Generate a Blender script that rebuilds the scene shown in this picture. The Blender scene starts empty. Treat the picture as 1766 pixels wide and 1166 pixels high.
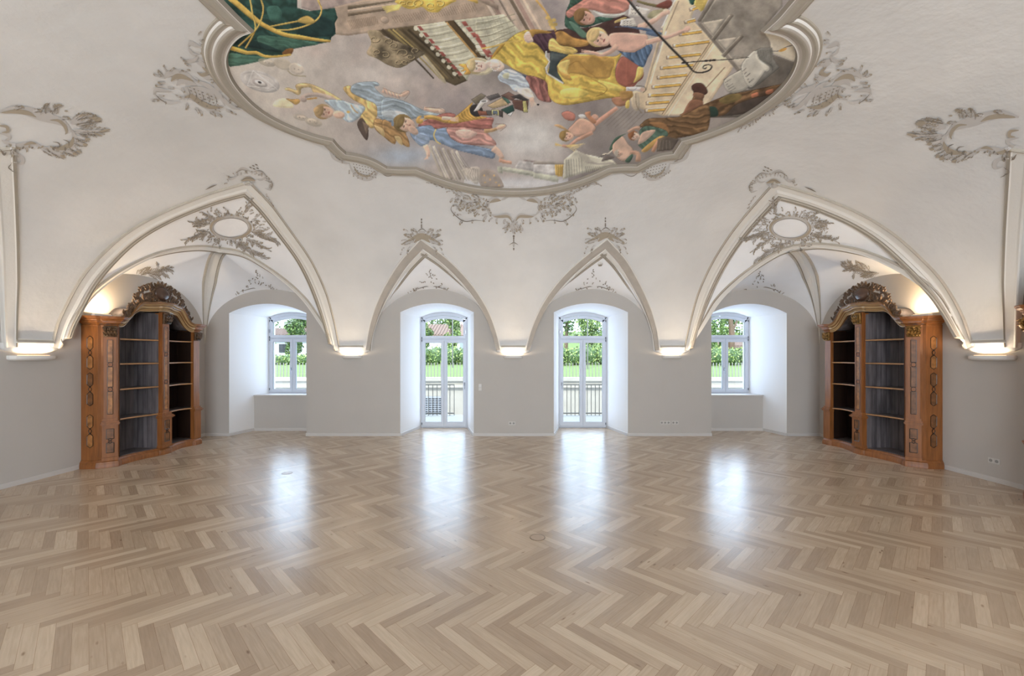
import bpy, bmesh, math, random
import numpy as np
from mathutils import Vector, Matrix, noise
from mathutils.geometry import delaunay_2d_cdt
from mathutils.bvhtree import BVHTree
PI = math.pi
scene = bpy.context.scene
col = scene.collection
random.seed(7)

# ------------------------------------------------------------ camera, light, exposure
F, CU, CV, EYE = 736.0, 885.0, 613.0, 1.7
cam_d = bpy.data.cameras.new('camera'); cam = bpy.data.objects.new('camera', cam_d); col.objects.link(cam)
cam.location = (0, 0, EYE); cam.rotation_euler = (PI/2, 0, 0)
cam_d.sensor_width = 36; cam_d.lens = F/1766*36
cam_d.shift_x = -(CU-883)/1766; cam_d.shift_y = (CV-583)/1766
cam_d.clip_start = 0.05; cam_d.clip_end = 300
scene.camera = cam
scene.view_settings.view_transform = 'Standard'; scene.view_settings.look = 'None'
scene.view_settings.gamma = 1.0; scene.view_settings.use_curve_mapping = False
scene.view_settings.exposure = 0.0
scene.cycles.use_denoising = True
scene.cycles.max_bounces = 10; scene.cycles.diffuse_bounces = 6
scene.cycles.sample_clamp_indirect = 6

world = bpy.data.worlds.new('sky'); scene.world = world; world.use_nodes = True
bg = world.node_tree.nodes['Background']
bg.inputs['Color'].default_value = (0.66, 0.81, 1.0, 1); bg.inputs['Strength'].default_value = 5.5

def lamp(name, kind, loc, energy, color, rot=(0,0,0), **kw):
    d = bpy.data.lights.new(name, kind); d.energy = energy; d.color = color
    for k, v in kw.items(): setattr(d, k, v)
    o = bpy.data.objects.new(name, d); o.location = loc; o.rotation_euler = rot; col.objects.link(o)
    return o
sun = lamp('sun', 'SUN', (0, -10, 30), 6.5, (1, .95, .86), (math.radians(43), 0, math.radians(-24)), angle=0.01)
# fill lamps added at openings invented in the unseen rear wall
for wx in (-1.85, 0, 1.85):
    lamp('rear_fill', 'AREA', (wx, -4.9, 1.9), 185, (.87, .94, 1.0), (math.radians(90), 0, 0),
         shape='RECTANGLE', size=1.55, size_y=2.6)
# sampling portals in the four far windows and doors (they guide the sky light, give none themselves)
for wx, wz, sy in ((-1.62, 1.36, 2.7), (1.635, 1.36, 2.7), (-5.17, 1.77, 1.95), (4.98, 1.77, 1.95)):
    p_ = lamp('window_portal', 'AREA', (wx, 10.2, wz), 1, (1, 1, 1), (math.radians(-90), 0, 0), shape='RECTANGLE', size=1.18, size_y=sy)
    p_.data.cycles.is_portal = True
    lamp('daylight_far_window', 'AREA', (wx, 10.0, wz), 22 if sy > 2 else 18, (.56, .74, 1.0), (math.radians(-90), 0, 0), shape='RECTANGLE', size=0.98, size_y=sy-.25)

# ------------------------------------------------------------ materials
def lin(c): return tuple(((v/255)/12.92 if v/255 <= .04045 else ((v/255+.055)/1.055)**2.4) for v in c)
def mat(name, rgb, rough=.6, metal=0, bump=0, bscale=20, var=0, vscale=3, spec=.5, emit=None, stretch=None):
    m = bpy.data.materials.new(name); m.use_nodes = True
    nt = m.node_tree; b = nt.nodes['Principled BSDF']
    c = lin(rgb)
    b.inputs['Base Color'].default_value = (*c, 1); b.inputs['Roughness'].default_value = rough
    b.inputs['Metallic'].default_value = metal; b.inputs['Specular IOR Level'].default_value = spec
    tc = nt.nodes.new('ShaderNodeTexCoord'); src = tc.outputs['Object']
    if stretch:
        mp = nt.nodes.new('ShaderNodeMapping'); mp.inputs['Scale'].default_value = stretch
        nt.links.new(src, mp.inputs['Vector']); src = mp.outputs['Vector']
    if var:
        n = nt.nodes.new('ShaderNodeTexNoise'); n.inputs['Scale'].default_value = vscale; n.inputs['Detail'].default_value = 6
        r = nt.nodes.new('ShaderNodeValToRGB'); e = r.color_ramp.elements
        e[0].position, e[1].position = .32, .68
        e[0].color = (*[x*(1-var) for x in c], 1); e[1].color = (*[min(1, x*(1+var)) for x in c], 1)
        nt.links.new(src, n.inputs['Vector']); nt.links.new(n.outputs['Fac'], r.inputs['Fac'])
        nt.links.new(r.outputs['Color'], b.inputs['Base Color'])
    if bump:
        n2 = nt.nodes.new('ShaderNodeTexNoise'); n2.inputs['Scale'].default_value = bscale; n2.inputs['Detail'].default_value = 4
        bp = nt.nodes.new('ShaderNodeBump'); bp.inputs['Strength'].default_value = bump; bp.inputs['Distance'].default_value = .02
        nt.links.new(src, n2.inputs['Vector']); nt.links.new(n2.outputs['Fac'], bp.inputs['Height'])
        nt.links.new(bp.outputs['Normal'], b.inputs['Normal'])
    if emit:
        b.inputs['Emission Color'].default_value = (*lin(emit[0]), 1); b.inputs['Emission Strength'].default_value = emit[1]
    return m
M = {}
M['vault'] = mat('vault_plaster', (221, 220, 218), .85, bump=.45, bscale=7, var=.05, vscale=1.3, spec=.2)
M['web'] = mat('web_plaster', (243, 244, 246), .85, bump=.2, bscale=9, var=.03, vscale=1.6, spec=.2)  # whiter and cooler than the vault: daylight on the webs put into the colour
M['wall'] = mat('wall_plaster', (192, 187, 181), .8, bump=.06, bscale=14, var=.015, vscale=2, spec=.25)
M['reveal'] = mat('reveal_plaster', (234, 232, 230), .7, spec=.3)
M['skirt'] = mat('white_skirting', (206, 202, 198), .45)
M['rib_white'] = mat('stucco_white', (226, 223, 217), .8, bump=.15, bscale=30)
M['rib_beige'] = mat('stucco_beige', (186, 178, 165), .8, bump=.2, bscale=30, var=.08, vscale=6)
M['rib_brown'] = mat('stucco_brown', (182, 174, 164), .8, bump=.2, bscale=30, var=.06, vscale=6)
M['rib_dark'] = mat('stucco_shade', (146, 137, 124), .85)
M['frame'] = mat('painted_window_frame', (206, 211, 220), .4)
M['sill'] = mat('stone_sill', (205, 200, 196), .5, var=.03, vscale=12)
M['metal'] = mat('handle_metal', (165, 167, 172), .3, metal=.9)
M['hinge'] = mat('hinge_metal', (70, 72, 78), .4, metal=.7)
M['fix'] = mat('lamp_plaster', (232, 230, 226), .6)
M['plastic'] = mat('white_plastic', (208, 205, 200), .35)
M['hole'] = mat('dark_socket_hole', (60, 58, 56), .6)
M['wood'] = mat('cherry_wood', (140, 86, 42), .44, var=.22, vscale=3.2, stretch=(9, 9, 1.0), bump=.05, bscale=40)
M['wood_mould'] = mat('cornice_wood', (138, 100, 64), .32, var=.15, vscale=5)
M['wood_edge'] = mat('shelf_edge_wood', (176, 132, 90), .35, var=.1, vscale=8)
M['burl'] = mat('burl_veneer', (158, 106, 58), .32, var=.42, vscale=14)
M['burl_dark'] = mat('dark_burl_veneer', (116, 76, 44), .32, var=.4, vscale=14)
M['string'] = mat('ebony_stringing', (26, 18, 13), .35)
M['inner'] = mat('grey_lit_boards', (104, 97, 98), .34, var=.45, vscale=2.2, stretch=(7, 7, .9), bump=.1, bscale=20)  # near bay boards: window light on the wood put into the grey
M['inner_dark'] = mat('dark_shaded_boards', (44, 26, 16), .5, var=.3, vscale=3, stretch=(7, 7, .9))  # same boards in the far bay, their shade put into the colour
M['carved'] = mat('carved_walnut', (92, 68, 46), .42, var=.3, vscale=18, bump=.2, bscale=50)
M['gilt'] = mat('worn_gilding', (150, 112, 58), .4, metal=.45, var=.4, vscale=25)
M['shield'] = mat('polished_walnut', (84, 62, 50), .22, var=.2, vscale=5)
M['o_light'] = mat('grisaille_light', (212, 209, 206), .85)
M['o_mid'] = mat('grisaille_grey', (199, 195, 191), .85)
M['o_brown'] = mat('grisaille_umber', (174, 162, 144), .85)
M['o_dark'] = mat('grisaille_dark', (138, 129, 118), .85)
M['concrete'] = mat('pale_concrete', (150, 146, 138), .8, var=.07, vscale=2, bump=.1)
M['paving'] = mat('terrace_slabs', (158, 154, 148), .7, var=.04, vscale=3)
M['grass'] = mat('lawn', (92, 112, 58), .9, var=.2, vscale=5)
M['hedge'] = mat('hedge_leaves', (112, 158, 66), .6, var=.45, vscale=4)
M['tree'] = mat('tree_leaves', (104, 142, 72), .6, var=.45, vscale=3)
M['tree_dark'] = mat('dark_tree_leaves', (74, 118, 74), .6, var=.4, vscale=3)
M['bark'] = mat('bark', (96, 78, 64), .9, var=.2)
M['rail'] = mat('rail_metal', (112, 110, 108), .45, metal=.4)
M['fence_m'] = mat('fence_metal', (120, 118, 112), .5)
M['house'] = mat('white_render', (178, 180, 184), .8)
M['roof'] = mat('clay_tiles', (112, 92, 82), .8, var=.15, vscale=9)
M['grille'] = mat('grille_metal', (138, 142, 150), .5)
M['slot'] = mat('grille_slot', (34, 38, 46), .6)
M['facade'] = mat('facade_render', (190, 186, 178), .8)
M['brass'] = mat('brass_ring', (120, 100, 78), .35, metal=.7)

gm = bpy.data.materials.new('window_glass'); gm.use_nodes = True; nt = gm.node_tree; nt.nodes.clear()
out = nt.nodes.new('ShaderNodeOutputMaterial'); mx = nt.nodes.new('ShaderNodeMixShader')
tr = nt.nodes.new('ShaderNodeBsdfTransparent'); tr.inputs[0].default_value = (.97, .985, .98, 1)
gl = nt.nodes.new('ShaderNodeBsdfGlossy'); gl.inputs['Roughness'].default_value = .02
fr = nt.nodes.new('ShaderNodeFresnel'); fr.inputs[0].default_value = 1.45
nt.links.new(fr.outputs[0], mx.inputs[0]); nt.links.new(tr.outputs[0], mx.inputs[1]); nt.links.new(gl.outputs[0], mx.inputs[2])
nt.links.new(mx.outputs[0], out.inputs[0]); M['glass'] = gm

# ------------------------------------------------------------ helpers
def empty(name, loc=(0,0,0), label=None, cat=None, group=None, kind=None, rz=0):
    o = bpy.data.objects.new(name, None); o.location = loc; o.rotation_euler = (0, 0, rz); o.empty_display_size = .1
    col.objects.link(o); return tag(o, label, cat, group, kind)
def tag(o, label=None, cat=None, group=None, kind=None):
    if label: o['label'] = label
    if cat: o['category'] = cat
    if group: o['group'] = group
    if kind: o['kind'] = kind
    return o
def raw(name, verts, faces, mats, mids=None, parent=None, smooth=False, tagd=None):
    me = bpy.data.meshes.new(name); me.from_pydata([tuple(v) for v in verts], [], faces); me.validate(); me.update()
    if not isinstance(mats, (list, tuple)): mats = [mats]
    for m in mats: me.materials.append(m)
    if mids is not None and len(mids) == len(me.polygons): me.polygons.foreach_set('material_index', mids)
    if smooth: me.polygons.foreach_set('use_smooth', [True]*len(me.polygons))
    o = bpy.data.objects.new(name, me); col.objects.link(o)
    if parent: o.parent = parent
    if tagd: tag(o, **tagd)
    return o
class MB:
    """collects shapes into one mesh; xf maps local coordinates"""
    def __init__(s, xf=None): s.v, s.f, s.m, s.xf, s.flip = [], [], [], xf, False
    def add(s, vs, fs, mi=0):
        n = len(s.v)
        for v in vs: s.v.append(s.xf(v) if s.xf else tuple(v))
        for f in fs: s.f.append([n+i for i in f]); s.m.append(mi)
    def box(s, x0, x1, y0, y1, z0, z1, mi=0):
        vs = [(x, y, z) for z in (z0, z1) for y in (y0, y1) for x in (x0, x1)]
        s.add(vs, [(0,2,3,1), (4,5,7,6), (0,1,5,4), (2,6,7,3), (0,4,6,2), (1,3,7,5)], mi)
    def layers(s, loops, mi=0, cap=(True, True)):
        n = len(loops[0]); vs = [p for l in loops for p in l]; fs = []
        for k in range(len(loops)-1):
            for i in range(n):
                j = (i+1) % n; fs.append((k*n+i, k*n+j, (k+1)*n+j, (k+1)*n+i))
        if cap[0]: fs.append(tuple(range(n))[::-1])
        if cap[1]: fs.append(tuple((len(loops)-1)*n+i for i in range(n)))
        s.add(vs, fs, mi)
    def tube(s, pts, rad, n=8, mi=0, sq=(1, 1), up=None):
        pts = [Vector(p) for p in pts]; loops = []
        rads = rad if isinstance(rad, (list, tuple)) else [rad]*len(pts)
        for i, p in enumerate(pts):
            t = (pts[min(i+1, len(pts)-1)] - pts[max(i-1, 0)]).normalized()
            u = Vector(up) if up else (Vector((0,0,1)) if abs(t.z) < .9 else Vector((1,0,0)))
            a = t.cross(u).normalized(); b = a.cross(t).normalized()
            loops.append([p + a*math.cos(2*PI*k/n)*rads[i]*sq[0] + b*math.sin(2*PI*k/n)*rads[i]*sq[1] for k in range(n)])
        s.layers(loops, mi)
    def ball(s, c, r, n=10, m=6, mi=0):
        r = r if isinstance(r, (list, tuple)) else (r, r, r); loops = []
        for k in range(m+1):
            a = -PI/2 + PI*k/m; rr = max(.02, math.cos(a))
            loops.append([(c[0]+r[0]*rr*math.cos(2*PI*i/n), c[1]+r[1]*rr*math.sin(2*PI*i/n), c[2]+r[2]*math.sin(a)) for i in range(n)])
        s.layers(loops, mi)
    def build(s, name, mats, parent=None, smooth=False, fixn=True, **tagd):
        o = raw(name, s.v, s.f, mats, s.m, parent, smooth, tagd or None)
        if fixn:
            bm = bmesh.new(); bm.from_mesh(o.data); bmesh.ops.recalc_face_normals(bm, faces=bm.faces); bm.to_mesh(o.data); bm.free()
        return o
def sharp(o, ang=35):
    try:
        o.data.set_sharp_from_angle(angle=math.radians(ang))
    except Exception: pass
def catmull(pts, n=8, closed=False):
    P = [Vector(p) for p in pts]; out = []
    N = len(P); rng = range(N if closed else N-1)
    for i in rng:
        p1, p2 = P[i], P[(i+1) % N]
        p0 = P[i-1] if (closed or i > 0) else p1*2-p2
        p3 = P[(i+2) % N] if (closed or i+2 < N) else p2*2-p1
        for k in range(n):
            t = k/n
            out.append(.5*((2*p1)+(-p0+p2)*t+(2*p0-5*p1+4*p2-p3)*t*t+(-p0+3*p1-3*p2+p3)*t**3))
    if not closed: out.append(P[-1].copy())
    return out
def resample(pts, n):
    P = [Vector(p) for p in pts]; L = [0]
    for a, b in zip(P, P[1:]): L.append(L[-1]+(b-a).length)
    out = []; j = 0
    for k in range(n):
        s = L[-1]*k/(n-1)
        while j < len(P)-2 and L[j+1] < s: j += 1
        d = L[j+1]-L[j]; out.append(P[j].lerp(P[j+1], 0 if d < 1e-9 else min(1, (s-L[j])/d)))
    return out

# ------------------------------------------------------------ room dimensions
XL, XR, YB, YR = -6.5, 6.46, 9.0, -5.0      # side walls, far wall, rear wall
ZS, HV, DM, PROJ = 1.80, 2.80, 4.0, .05      # springing, rise, cove depth, projection of the springers
def S(x, y):
    dx = min(x-(XL+PROJ), (XR-PROJ)-x); dy = (YB-PROJ)-y
    a = min(1, max(0, 1-dx/DM)); b = min(1, max(0, 1-dy/DM))
    q = (a**4+b**4)**.5
    return ZS + HV*math.sqrt(max(0, 1-min(1, q)))
def SN(x, y):
    e = .01; gx = (S(x+e, y)-S(x-e, y))/(2*e); gy = (S(x, y+e)-S(x, y-e))/(2*e)
    return Vector((gx, gy, -1)).normalized()
def ray(u, v): return Vector(((u-CU)/F, 1, (CV-v)/F))
def PS(u, v):
    """where the sight line of a place in the photograph meets the main vault"""
    d = ray(u, v); O = Vector((0, 0, EYE)); y = .5; prev = y
    f = lambda y: EYE + d.z*y - S(d.x*y, y)
    while f(y) < 0 and y < 12:
        prev = y; y += .05
        if d.x*y > XR-PROJ or d.x*y < XL+PROJ or y > YB-PROJ: break
    lo, hi = prev, y
    for _ in range(30):
        m = (lo+hi)/2
        X = d.x*m
        if f(m) < 0 and XL+PROJ < X < XR-PROJ and m < YB-PROJ: lo = m
        else: hi = m
    p = O + d*lo; return Vector((p.x, p.y, S(p.x, p.y)))
def PP(u, v, a, b):
    """sight line against the vertical plane through plan points a, b"""
    d = ray(u, v); ax, ay = a[0], a[1]; bx, by = b[0]-ax, b[1]-ay
    t = (ax*by-ay*bx)/(d.x*by-d.y*bx)
    return Vector((d.x*t, d.y*t, EYE+d.z*t))

# ------------------------------------------------------------ rib lines of the vault
CB = [(-3.386, .35), (0.0, .35), (3.337, .35)]      # corbels of the far wall: centre, half width
def curveS(px): return [PS(u, v) for u, v in catmull2(px)]
def catmull2(px, n=8):
    return [(p.x, p.y) for p in catmull([(a, b, 0) for a, b in px], n)]
trace = dict(
 d1=([(637,606),(643,575),(652,545),(664,515),(680,485),(700,455),(728,424)], [(728,424),(763,450),(795,482),(820,515),(838,548),(850,580),(857,606)]),
 d2=([(913,606),(922,575),(935,545),(952,515),(978,482),(1010,452),(1045,424)], [(1045,424),(1070,452),(1090,485),(1105,515),(1117,545),(1126,575),(1131,606)]),
 cl=([(100,606),(110,566),(127,530),(150,490),(180,453),(227,410),(285,376),(360,345),(425,326)],
     [(425,326),(455,356),(489,400),(524,449),(549,500),(566,552),(579,606)]),
 cr=([(1668,606),(1655,566),(1638,530),(1612,490),(1578,453),(1530,410),(1475,376),(1405,347),(1340,328)],
     [(1340,328),(1312,358),(1276,400),(1243,449),(1218,500),(1201,552),(1187,606)]),
)
RIB = {}
for k, (a, b) in trace.items():
    A_ = curveS(a); B_ = curveS(b)
    RIB[k] = (A_, B_)
# P2 nodes, inner arches and diagonal ribs of the corner bays
def corner(k, cx, P2px, leftpx, rightpx, s):
    base = Vector((cx, YB, 0)); dgn = Vector((s, -1, 0))
    d = ray(*P2px)
    # diagonal plane meets sight line
    P2 = PP(P2px[0], P2px[1], (cx, YB), (cx+s, YB-1))
    A0, B0 = RIB[k][0][0], RIB[k][1][-1]
    al = [A0] + [PP(u, v, A0, P2) for u, v in catmull2(leftpx)[:-1]] + [P2]
    ar = [P2] + [PP(u, v, P2, B0) for u, v in catmull2(rightpx)[1:]] + [B0]
    C0 = Vector((cx, YB, 1.95)); cr_ = []
    for i in range(25):
        t = PI/2*i/24
        cr_.append(Vector((C0.x+(P2.x-C0.x)*(1-math.cos(t)), C0.y+(P2.y-C0.y)*(1-math.cos(t)), C0.z+(P2.z-C0.z)*math.sin(t))))
    return P2, al, ar, cr_
COR = {
 'cl': corner('cl', XL, (378,430), [(132,548),(162,508),(206,473),(257,445),(300,432),(345,427),(378,430)], [(378,430),(415,437),(455,460),(494,489),(526,521),(552,558)], 1),
 'cr': corner('cr', XR, (1370,428), [(1634,548),(1606,508),(1560,473),(1505,445),(1462,432),(1410,425),(1370,428)], [(1370,428),(1345,437),(1308,460),(1271,489),(1240,521),(1216,558)], -1),
}
# side wall lunettes: far leg traced, near leg mirrored about the crown
def side_lunette(px, X):
    a = curveS(px); ya = a[-1].y
    b = [Vector((p.x, 2*ya-p.y, S(p.x, 2*ya-p.y))) for p in reversed(a)]
    return a, b
RIB['sl'] = side_lunette([(12,606),(10,560),(8,500),(5,430),(1,370),(-3,320),(-7,275)], XL)
RIB['sr'] = side_lunette([(1750,606),(1751,560),(1753,500),(1757,430),(1762,370),(1767,320),(1771,278)], XR)
pitch = {}
for k in ('sl', 'sr'):
    a, b = RIB[k]; corb = .35*2+.05
    pt = (a[0].y-b[-1].y)+corb; pitch[k] = pt
    for n_ in (1, 2):
        sh = lambda q: [Vector((p.x, p.y-pt*n_, S(p.x, p.y-pt*n_))) for p in q]
        RIB[k+str(n_)] = (sh(a), sh(b))
for k in RIB: print('RIB', k, [tuple(round(c, 2) for c in q) for q in (RIB[k][0][0], RIB[k][0][-1], RIB[k][1][-1])])
print('P2', COR['cl'][0], COR['cr'][0], pitch)

# ------------------------------------------------------------ main vault
def fwd(d):   # distance from the wall -> parameter (arc angle), linear past the cove
    if d >= DM: return PI/2*DM/1.3 + (d-DM)
    return math.acos(max(-1, min(1, 1-max(0, d)/DM)))*DM/1.3
def inv(t):
    tm = PI/2*DM/1.3
    if t >= tm: return DM+(t-tm)
    return DM*(1-math.cos(t*1.3/DM))
xm = (XL+XR)/2; half = (XR-XL)/2-PROJ
UM = fwd(half)
def to_uv(x, y):
    dx = half-abs(x-xm); u = (UM-fwd(dx))*(1 if x > xm else -1); return (u, -fwd((YB-PROJ)-y))
def from_uv(u, v):
    dx = inv(UM-abs(u)); x = xm+(half-dx)*(1 if u > 0 else -1); y = (YB-PROJ)-inv(-v); return x, y
VM = -fwd((YB-PROJ)-YR)
holes, pts2, cons = [], [], []
def add_pt(p): pts2.append(Vector(p)); return len(pts2)-1
def add_line(l, close=False):
    ids = [add_pt(p) for p in l]
    for a, b in zip(ids, ids[1:]): cons.append((a, b))
    if close: cons.append((ids[-1], ids[0]))
def thin(l, d=.05):
    o = [l[0]]
    for p in l[1:-1]:
        if (p-o[-1]).length > d: o.append(p)
    o.append(l[-1]); return o
for k, (a, b) in RIB.items():
    a, b = thin(a), thin(b); RIB[k] = (a, b)
    l = [to_uv(p.x, p.y) for p in a+b[1:]]
    # close along the wall line
    if k[0] == 'd': l = [(l[0][0], 0)]+l[1:-1]+[(l[-1][0], 0)]; poly = l
    elif k[0] == 'c':
        sgn = -1 if k == 'cl' else 1
        l = [(sgn*UM, l[0][1])]+l[1:-1]+[(l[-1][0], 0)]; poly = l+[(sgn*UM, 0)]
    else:
        sgn = -1 if k[1] == 'l' else 1
        l = [(sgn*UM, l[0][1])]+l[1:-1]+[(sgn*UM, l[-1][1])]; poly = l
    holes.append(np.array(poly)); add_line(l)
add_line([(-UM, 0), (UM, 0), (UM, VM), (-UM, VM)], True)
BB = {}
def inside(pt, poly):
    x, y = pt; c = False
    k = id(poly)
    if k not in BB: q = [tuple(p) for p in poly]; BB[k] = (min(p[0] for p in q), max(p[0] for p in q), min(p[1] for p in q), max(p[1] for p in q), q, poly)
    bb = BB[k]
    if x < bb[0] or x > bb[1] or y < bb[2] or y > bb[3]: return False
    poly = bb[4]; n = len(poly); j = n-1
    for i in range(n):
        xi, yi = poly[i]; xj, yj = poly[j]
        if (yi > y) != (yj > y) and x < (xj-xi)*(y-yi)/(yj-yi)+xi: c = not c
        j = i
    return c
st = .1
nu, nv = int(2*UM/st), int(-VM/st)
for i in range(1, nu):
    for j in range(1, nv):
        p = (-UM+2*UM*i/nu, VM*j/nv)
        if not any(h[:, 0].min() < p[0] < h[:, 0].max() and h[:, 1].min() < p[1] < h[:, 1].max() and inside(p, h) for h in holes):
            add_pt(p)
for i in range(1, nu): add_pt((-UM+2*UM*i/nu, 0)); add_pt((-UM+2*UM*i/nu, VM))
for j in range(1, nv): add_pt((-UM, VM*j/nv)); add_pt((UM, VM*j/nv))
vo, eo, fo, *_ = delaunay_2d_cdt(pts2, cons, [], 0, 1e-5)
vv = []
for p in vo:
    x, y = from_uv(p.x, p.y); vv.append(Vector((x, y, S(x, y))))
ff = []
for f in fo:
    c = sum((vo[i] for i in f), Vector((0, 0)))/len(f)
    if not any(inside(c, h) for h in holes): ff.append(tuple(f))
used = sorted({i for f in ff for i in f}); mp_ = {i: n for n, i in enumerate(used)}
ceil_v = [vv[i] for i in used]; ceil_f = [tuple(mp_[i] for i in f) for f in ff]
ceiling = raw('ceiling', ceil_v, ceil_f, M['vault'], smooth=True, tagd=dict(kind='structure', label='off-white coved plaster vault over the whole hall'))
SURF_V, SURF_F = list(ceil_v), list(ceil_f)
def add_surf(v, f):
    n = len(SURF_V); SURF_V.extend(v); SURF_F.extend([tuple(n+i for i in q) for q in f])

def ruled(A, B, n=40, m=14):
    A, B = resample(A, n), resample(B, n); v, f = [], []
    for i in range(n):
        for j in range(m+1): v.append(A[i].lerp(B[i], j/m))
    for i in range(n-1):
        for j in range(m):
            a = i*(m+1)+j; f.append((a, a+1, a+m+2, a+m+1))
    return v, f
def web(name, pairs):
    V_, F_ = [], []
    for A, B in pairs:
        v, f = ruled(A, B); n = len(V_); V_ += v; F_ += [tuple(n+i for i in q) for q in f]
    bm = bmesh.new(); bv = [bm.verts.new(v) for v in V_]
    for q in F_:
        try: bm.faces.new([bv[i] for i in q])
        except ValueError: pass
    bmesh.ops.remove_doubles(bm, verts=bm.verts, dist=.002)
    me = bpy.data.meshes.new(name); bm.to_mesh(me); bm.free(); me.materials.append(M['web'])
    me.polygons.foreach_set('use_smooth', [True]*len(me.polygons))
    o = bpy.data.objects.new(name, me); col.objects.link(o); o.parent = ceiling
    add_surf(V_, F_); return o
def arch_curve(p0, p1, zs, zp, n=40, peak=.5):
    out = []
    for i in range(n+1):
        t = PI*i/n; w = (1-math.cos(t))/2
        w2 = w if peak == .5 else (w*2*peak if w < .5 else peak+(w-.5)*2*(1-peak))
        out.append(Vector((p0[0]+(p1[0]-p0[0])*w2, p0[1]+(p1[1]-p0[1])*w2, zs+(zp-zs)*math.sin(t)**.9)))
    return out
for k in ('d1', 'd2'):
    a, b = RIB[k]; W = arch_curve((a[0].x, YB), (b[-1].x, YB), ZS, 3.10)
    h = len(W)//2
    web('lunette_web', [(a, W[:h+1]), (b, W[h:])])
for k, cx, pk in (('cl', XL, .5), ('cr', XR, .5)):
    a, b = RIB[k]; P2, al, ar, cd = COR[k]
    W = arch_curve((cx, YB), (b[-1].x, YB), 1.95, 3.09); h = len(W)//2
    W[-1].z = ZS
    web('corner_web', [(cd, W[:h+1]), (ar, W[h:])])
    W = arch_curve((cx, YB), (cx, a[0].y), 1.95, 3.10); W[-1].z = ZS
    web('corner_web', [(cd, W[:h+1]), (list(reversed(al)), W[h:])])
    web('triangle_web', [(a, al), (b, ar)])
for k in RIB:
    if k[0] == 's':
        a, b = RIB[k]; X = XL if k[1] == 'l' else XR
        W = arch_curve((X, a[0].y), (X, b[-1].y), ZS, 3.10); h = len(W)//2
        web('lunette_web', [(a, W[:h+1]), (b, W[h:])])

# ------------------------------------------------------------ ribs
def fold(name, pts, d1, d2, nf, prof, mids, mats, parent=None, wf=None, **tg):
    """mouldings laid over a groin: the part with s < 0 lies on the first surface, s > 0 on the second"""
    P = [Vector(p) for p in pts]; N = len(P); rows = []
    for i, p in enumerate(P):
        pa, pb = P[max(i-1, 0)], P[min(i+1, N-1)]
        t1 = (p-pa).normalized() if i > 0 else (pb-p).normalized()
        t2 = (pb-p).normalized() if i < N-1 else t1
        T = (t1+t2).normalized(); sc = 1/max(.45, math.sqrt(max(0, (1+t1.dot(t2))/2)))
        a = d1[i]-T*d1[i].dot(T); b = d2[i]-T*d2[i].dot(T)
        a = a.normalized() if a.length > 1e-4 else None; b = b.normalized() if b.length > 1e-4 else None
        nr = nf(p).normalized()
        if a is None and b is None: a = T.cross(nr).normalized(); b = -a
        elif a is None: a = -b
        elif b is None: b = -a
        n = -(a+b)
        n = n.normalized() if n.length > .25 else (nr-T*nr.dot(T)).normalized()
        if n.dot(nr) < 0: n = -n
        na = T.cross(a).normalized(); na = na if na.dot(n) > 0 else -na
        nb = T.cross(b).normalized(); nb = nb if nb.dot(n) > 0 else -nb
        r = []; w_ = wf(i/(N-1)) if wf else 1; sc *= w_
        for s_, h_ in prof:
            h_ *= min(1, w_*1.3)
            if s_ <= 0: r.append(p + a*(-s_)*sc + (na if s_ < -.03 else n)*h_)
            else: r.append(p + b*s_*sc + (nb if s_ > .03 else n)*h_)
        rows.append(r)
    m = len(prof); v = [q for r in rows for q in r]; f, mi = [], []
    for i in range(N-1):
        for k in range(m-1):
            f.append((i*m+k, i*m+k+1, (i+1)*m+k+1, (i+1)*m+k)); mi.append(mids[k])
    o = raw(name, v, f, mats, mi, parent, False, tg or None); add_surf(v, f)
    return o
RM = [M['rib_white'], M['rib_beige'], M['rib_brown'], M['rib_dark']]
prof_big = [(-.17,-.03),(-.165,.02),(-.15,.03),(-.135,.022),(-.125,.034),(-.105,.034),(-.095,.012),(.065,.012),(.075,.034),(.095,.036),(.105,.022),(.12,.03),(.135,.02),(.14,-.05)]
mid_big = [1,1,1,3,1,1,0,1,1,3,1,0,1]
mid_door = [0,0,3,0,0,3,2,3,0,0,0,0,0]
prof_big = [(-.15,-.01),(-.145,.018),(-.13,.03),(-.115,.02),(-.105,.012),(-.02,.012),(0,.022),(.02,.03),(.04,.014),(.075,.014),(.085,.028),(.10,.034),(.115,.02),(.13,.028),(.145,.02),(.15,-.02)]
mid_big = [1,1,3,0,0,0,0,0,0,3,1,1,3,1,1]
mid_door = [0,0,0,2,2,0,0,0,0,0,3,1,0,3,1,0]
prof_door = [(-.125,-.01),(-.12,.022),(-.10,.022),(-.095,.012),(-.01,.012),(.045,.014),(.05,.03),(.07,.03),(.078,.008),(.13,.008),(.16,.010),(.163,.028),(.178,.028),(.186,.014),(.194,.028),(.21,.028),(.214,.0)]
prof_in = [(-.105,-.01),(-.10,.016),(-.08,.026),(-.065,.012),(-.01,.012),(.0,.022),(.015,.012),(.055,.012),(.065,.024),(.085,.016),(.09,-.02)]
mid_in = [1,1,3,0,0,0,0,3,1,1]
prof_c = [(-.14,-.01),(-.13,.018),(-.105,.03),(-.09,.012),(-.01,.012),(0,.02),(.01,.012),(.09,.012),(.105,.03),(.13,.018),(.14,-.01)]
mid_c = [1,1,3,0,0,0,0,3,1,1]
nS = lambda p: SN(min(max(p.x, XL+.09), XR-.09), min(p.y, YB-.09))
tn = [0]
def trim_name(): tn[0] += 1; return 'trim_%d' % tn[0]
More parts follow.
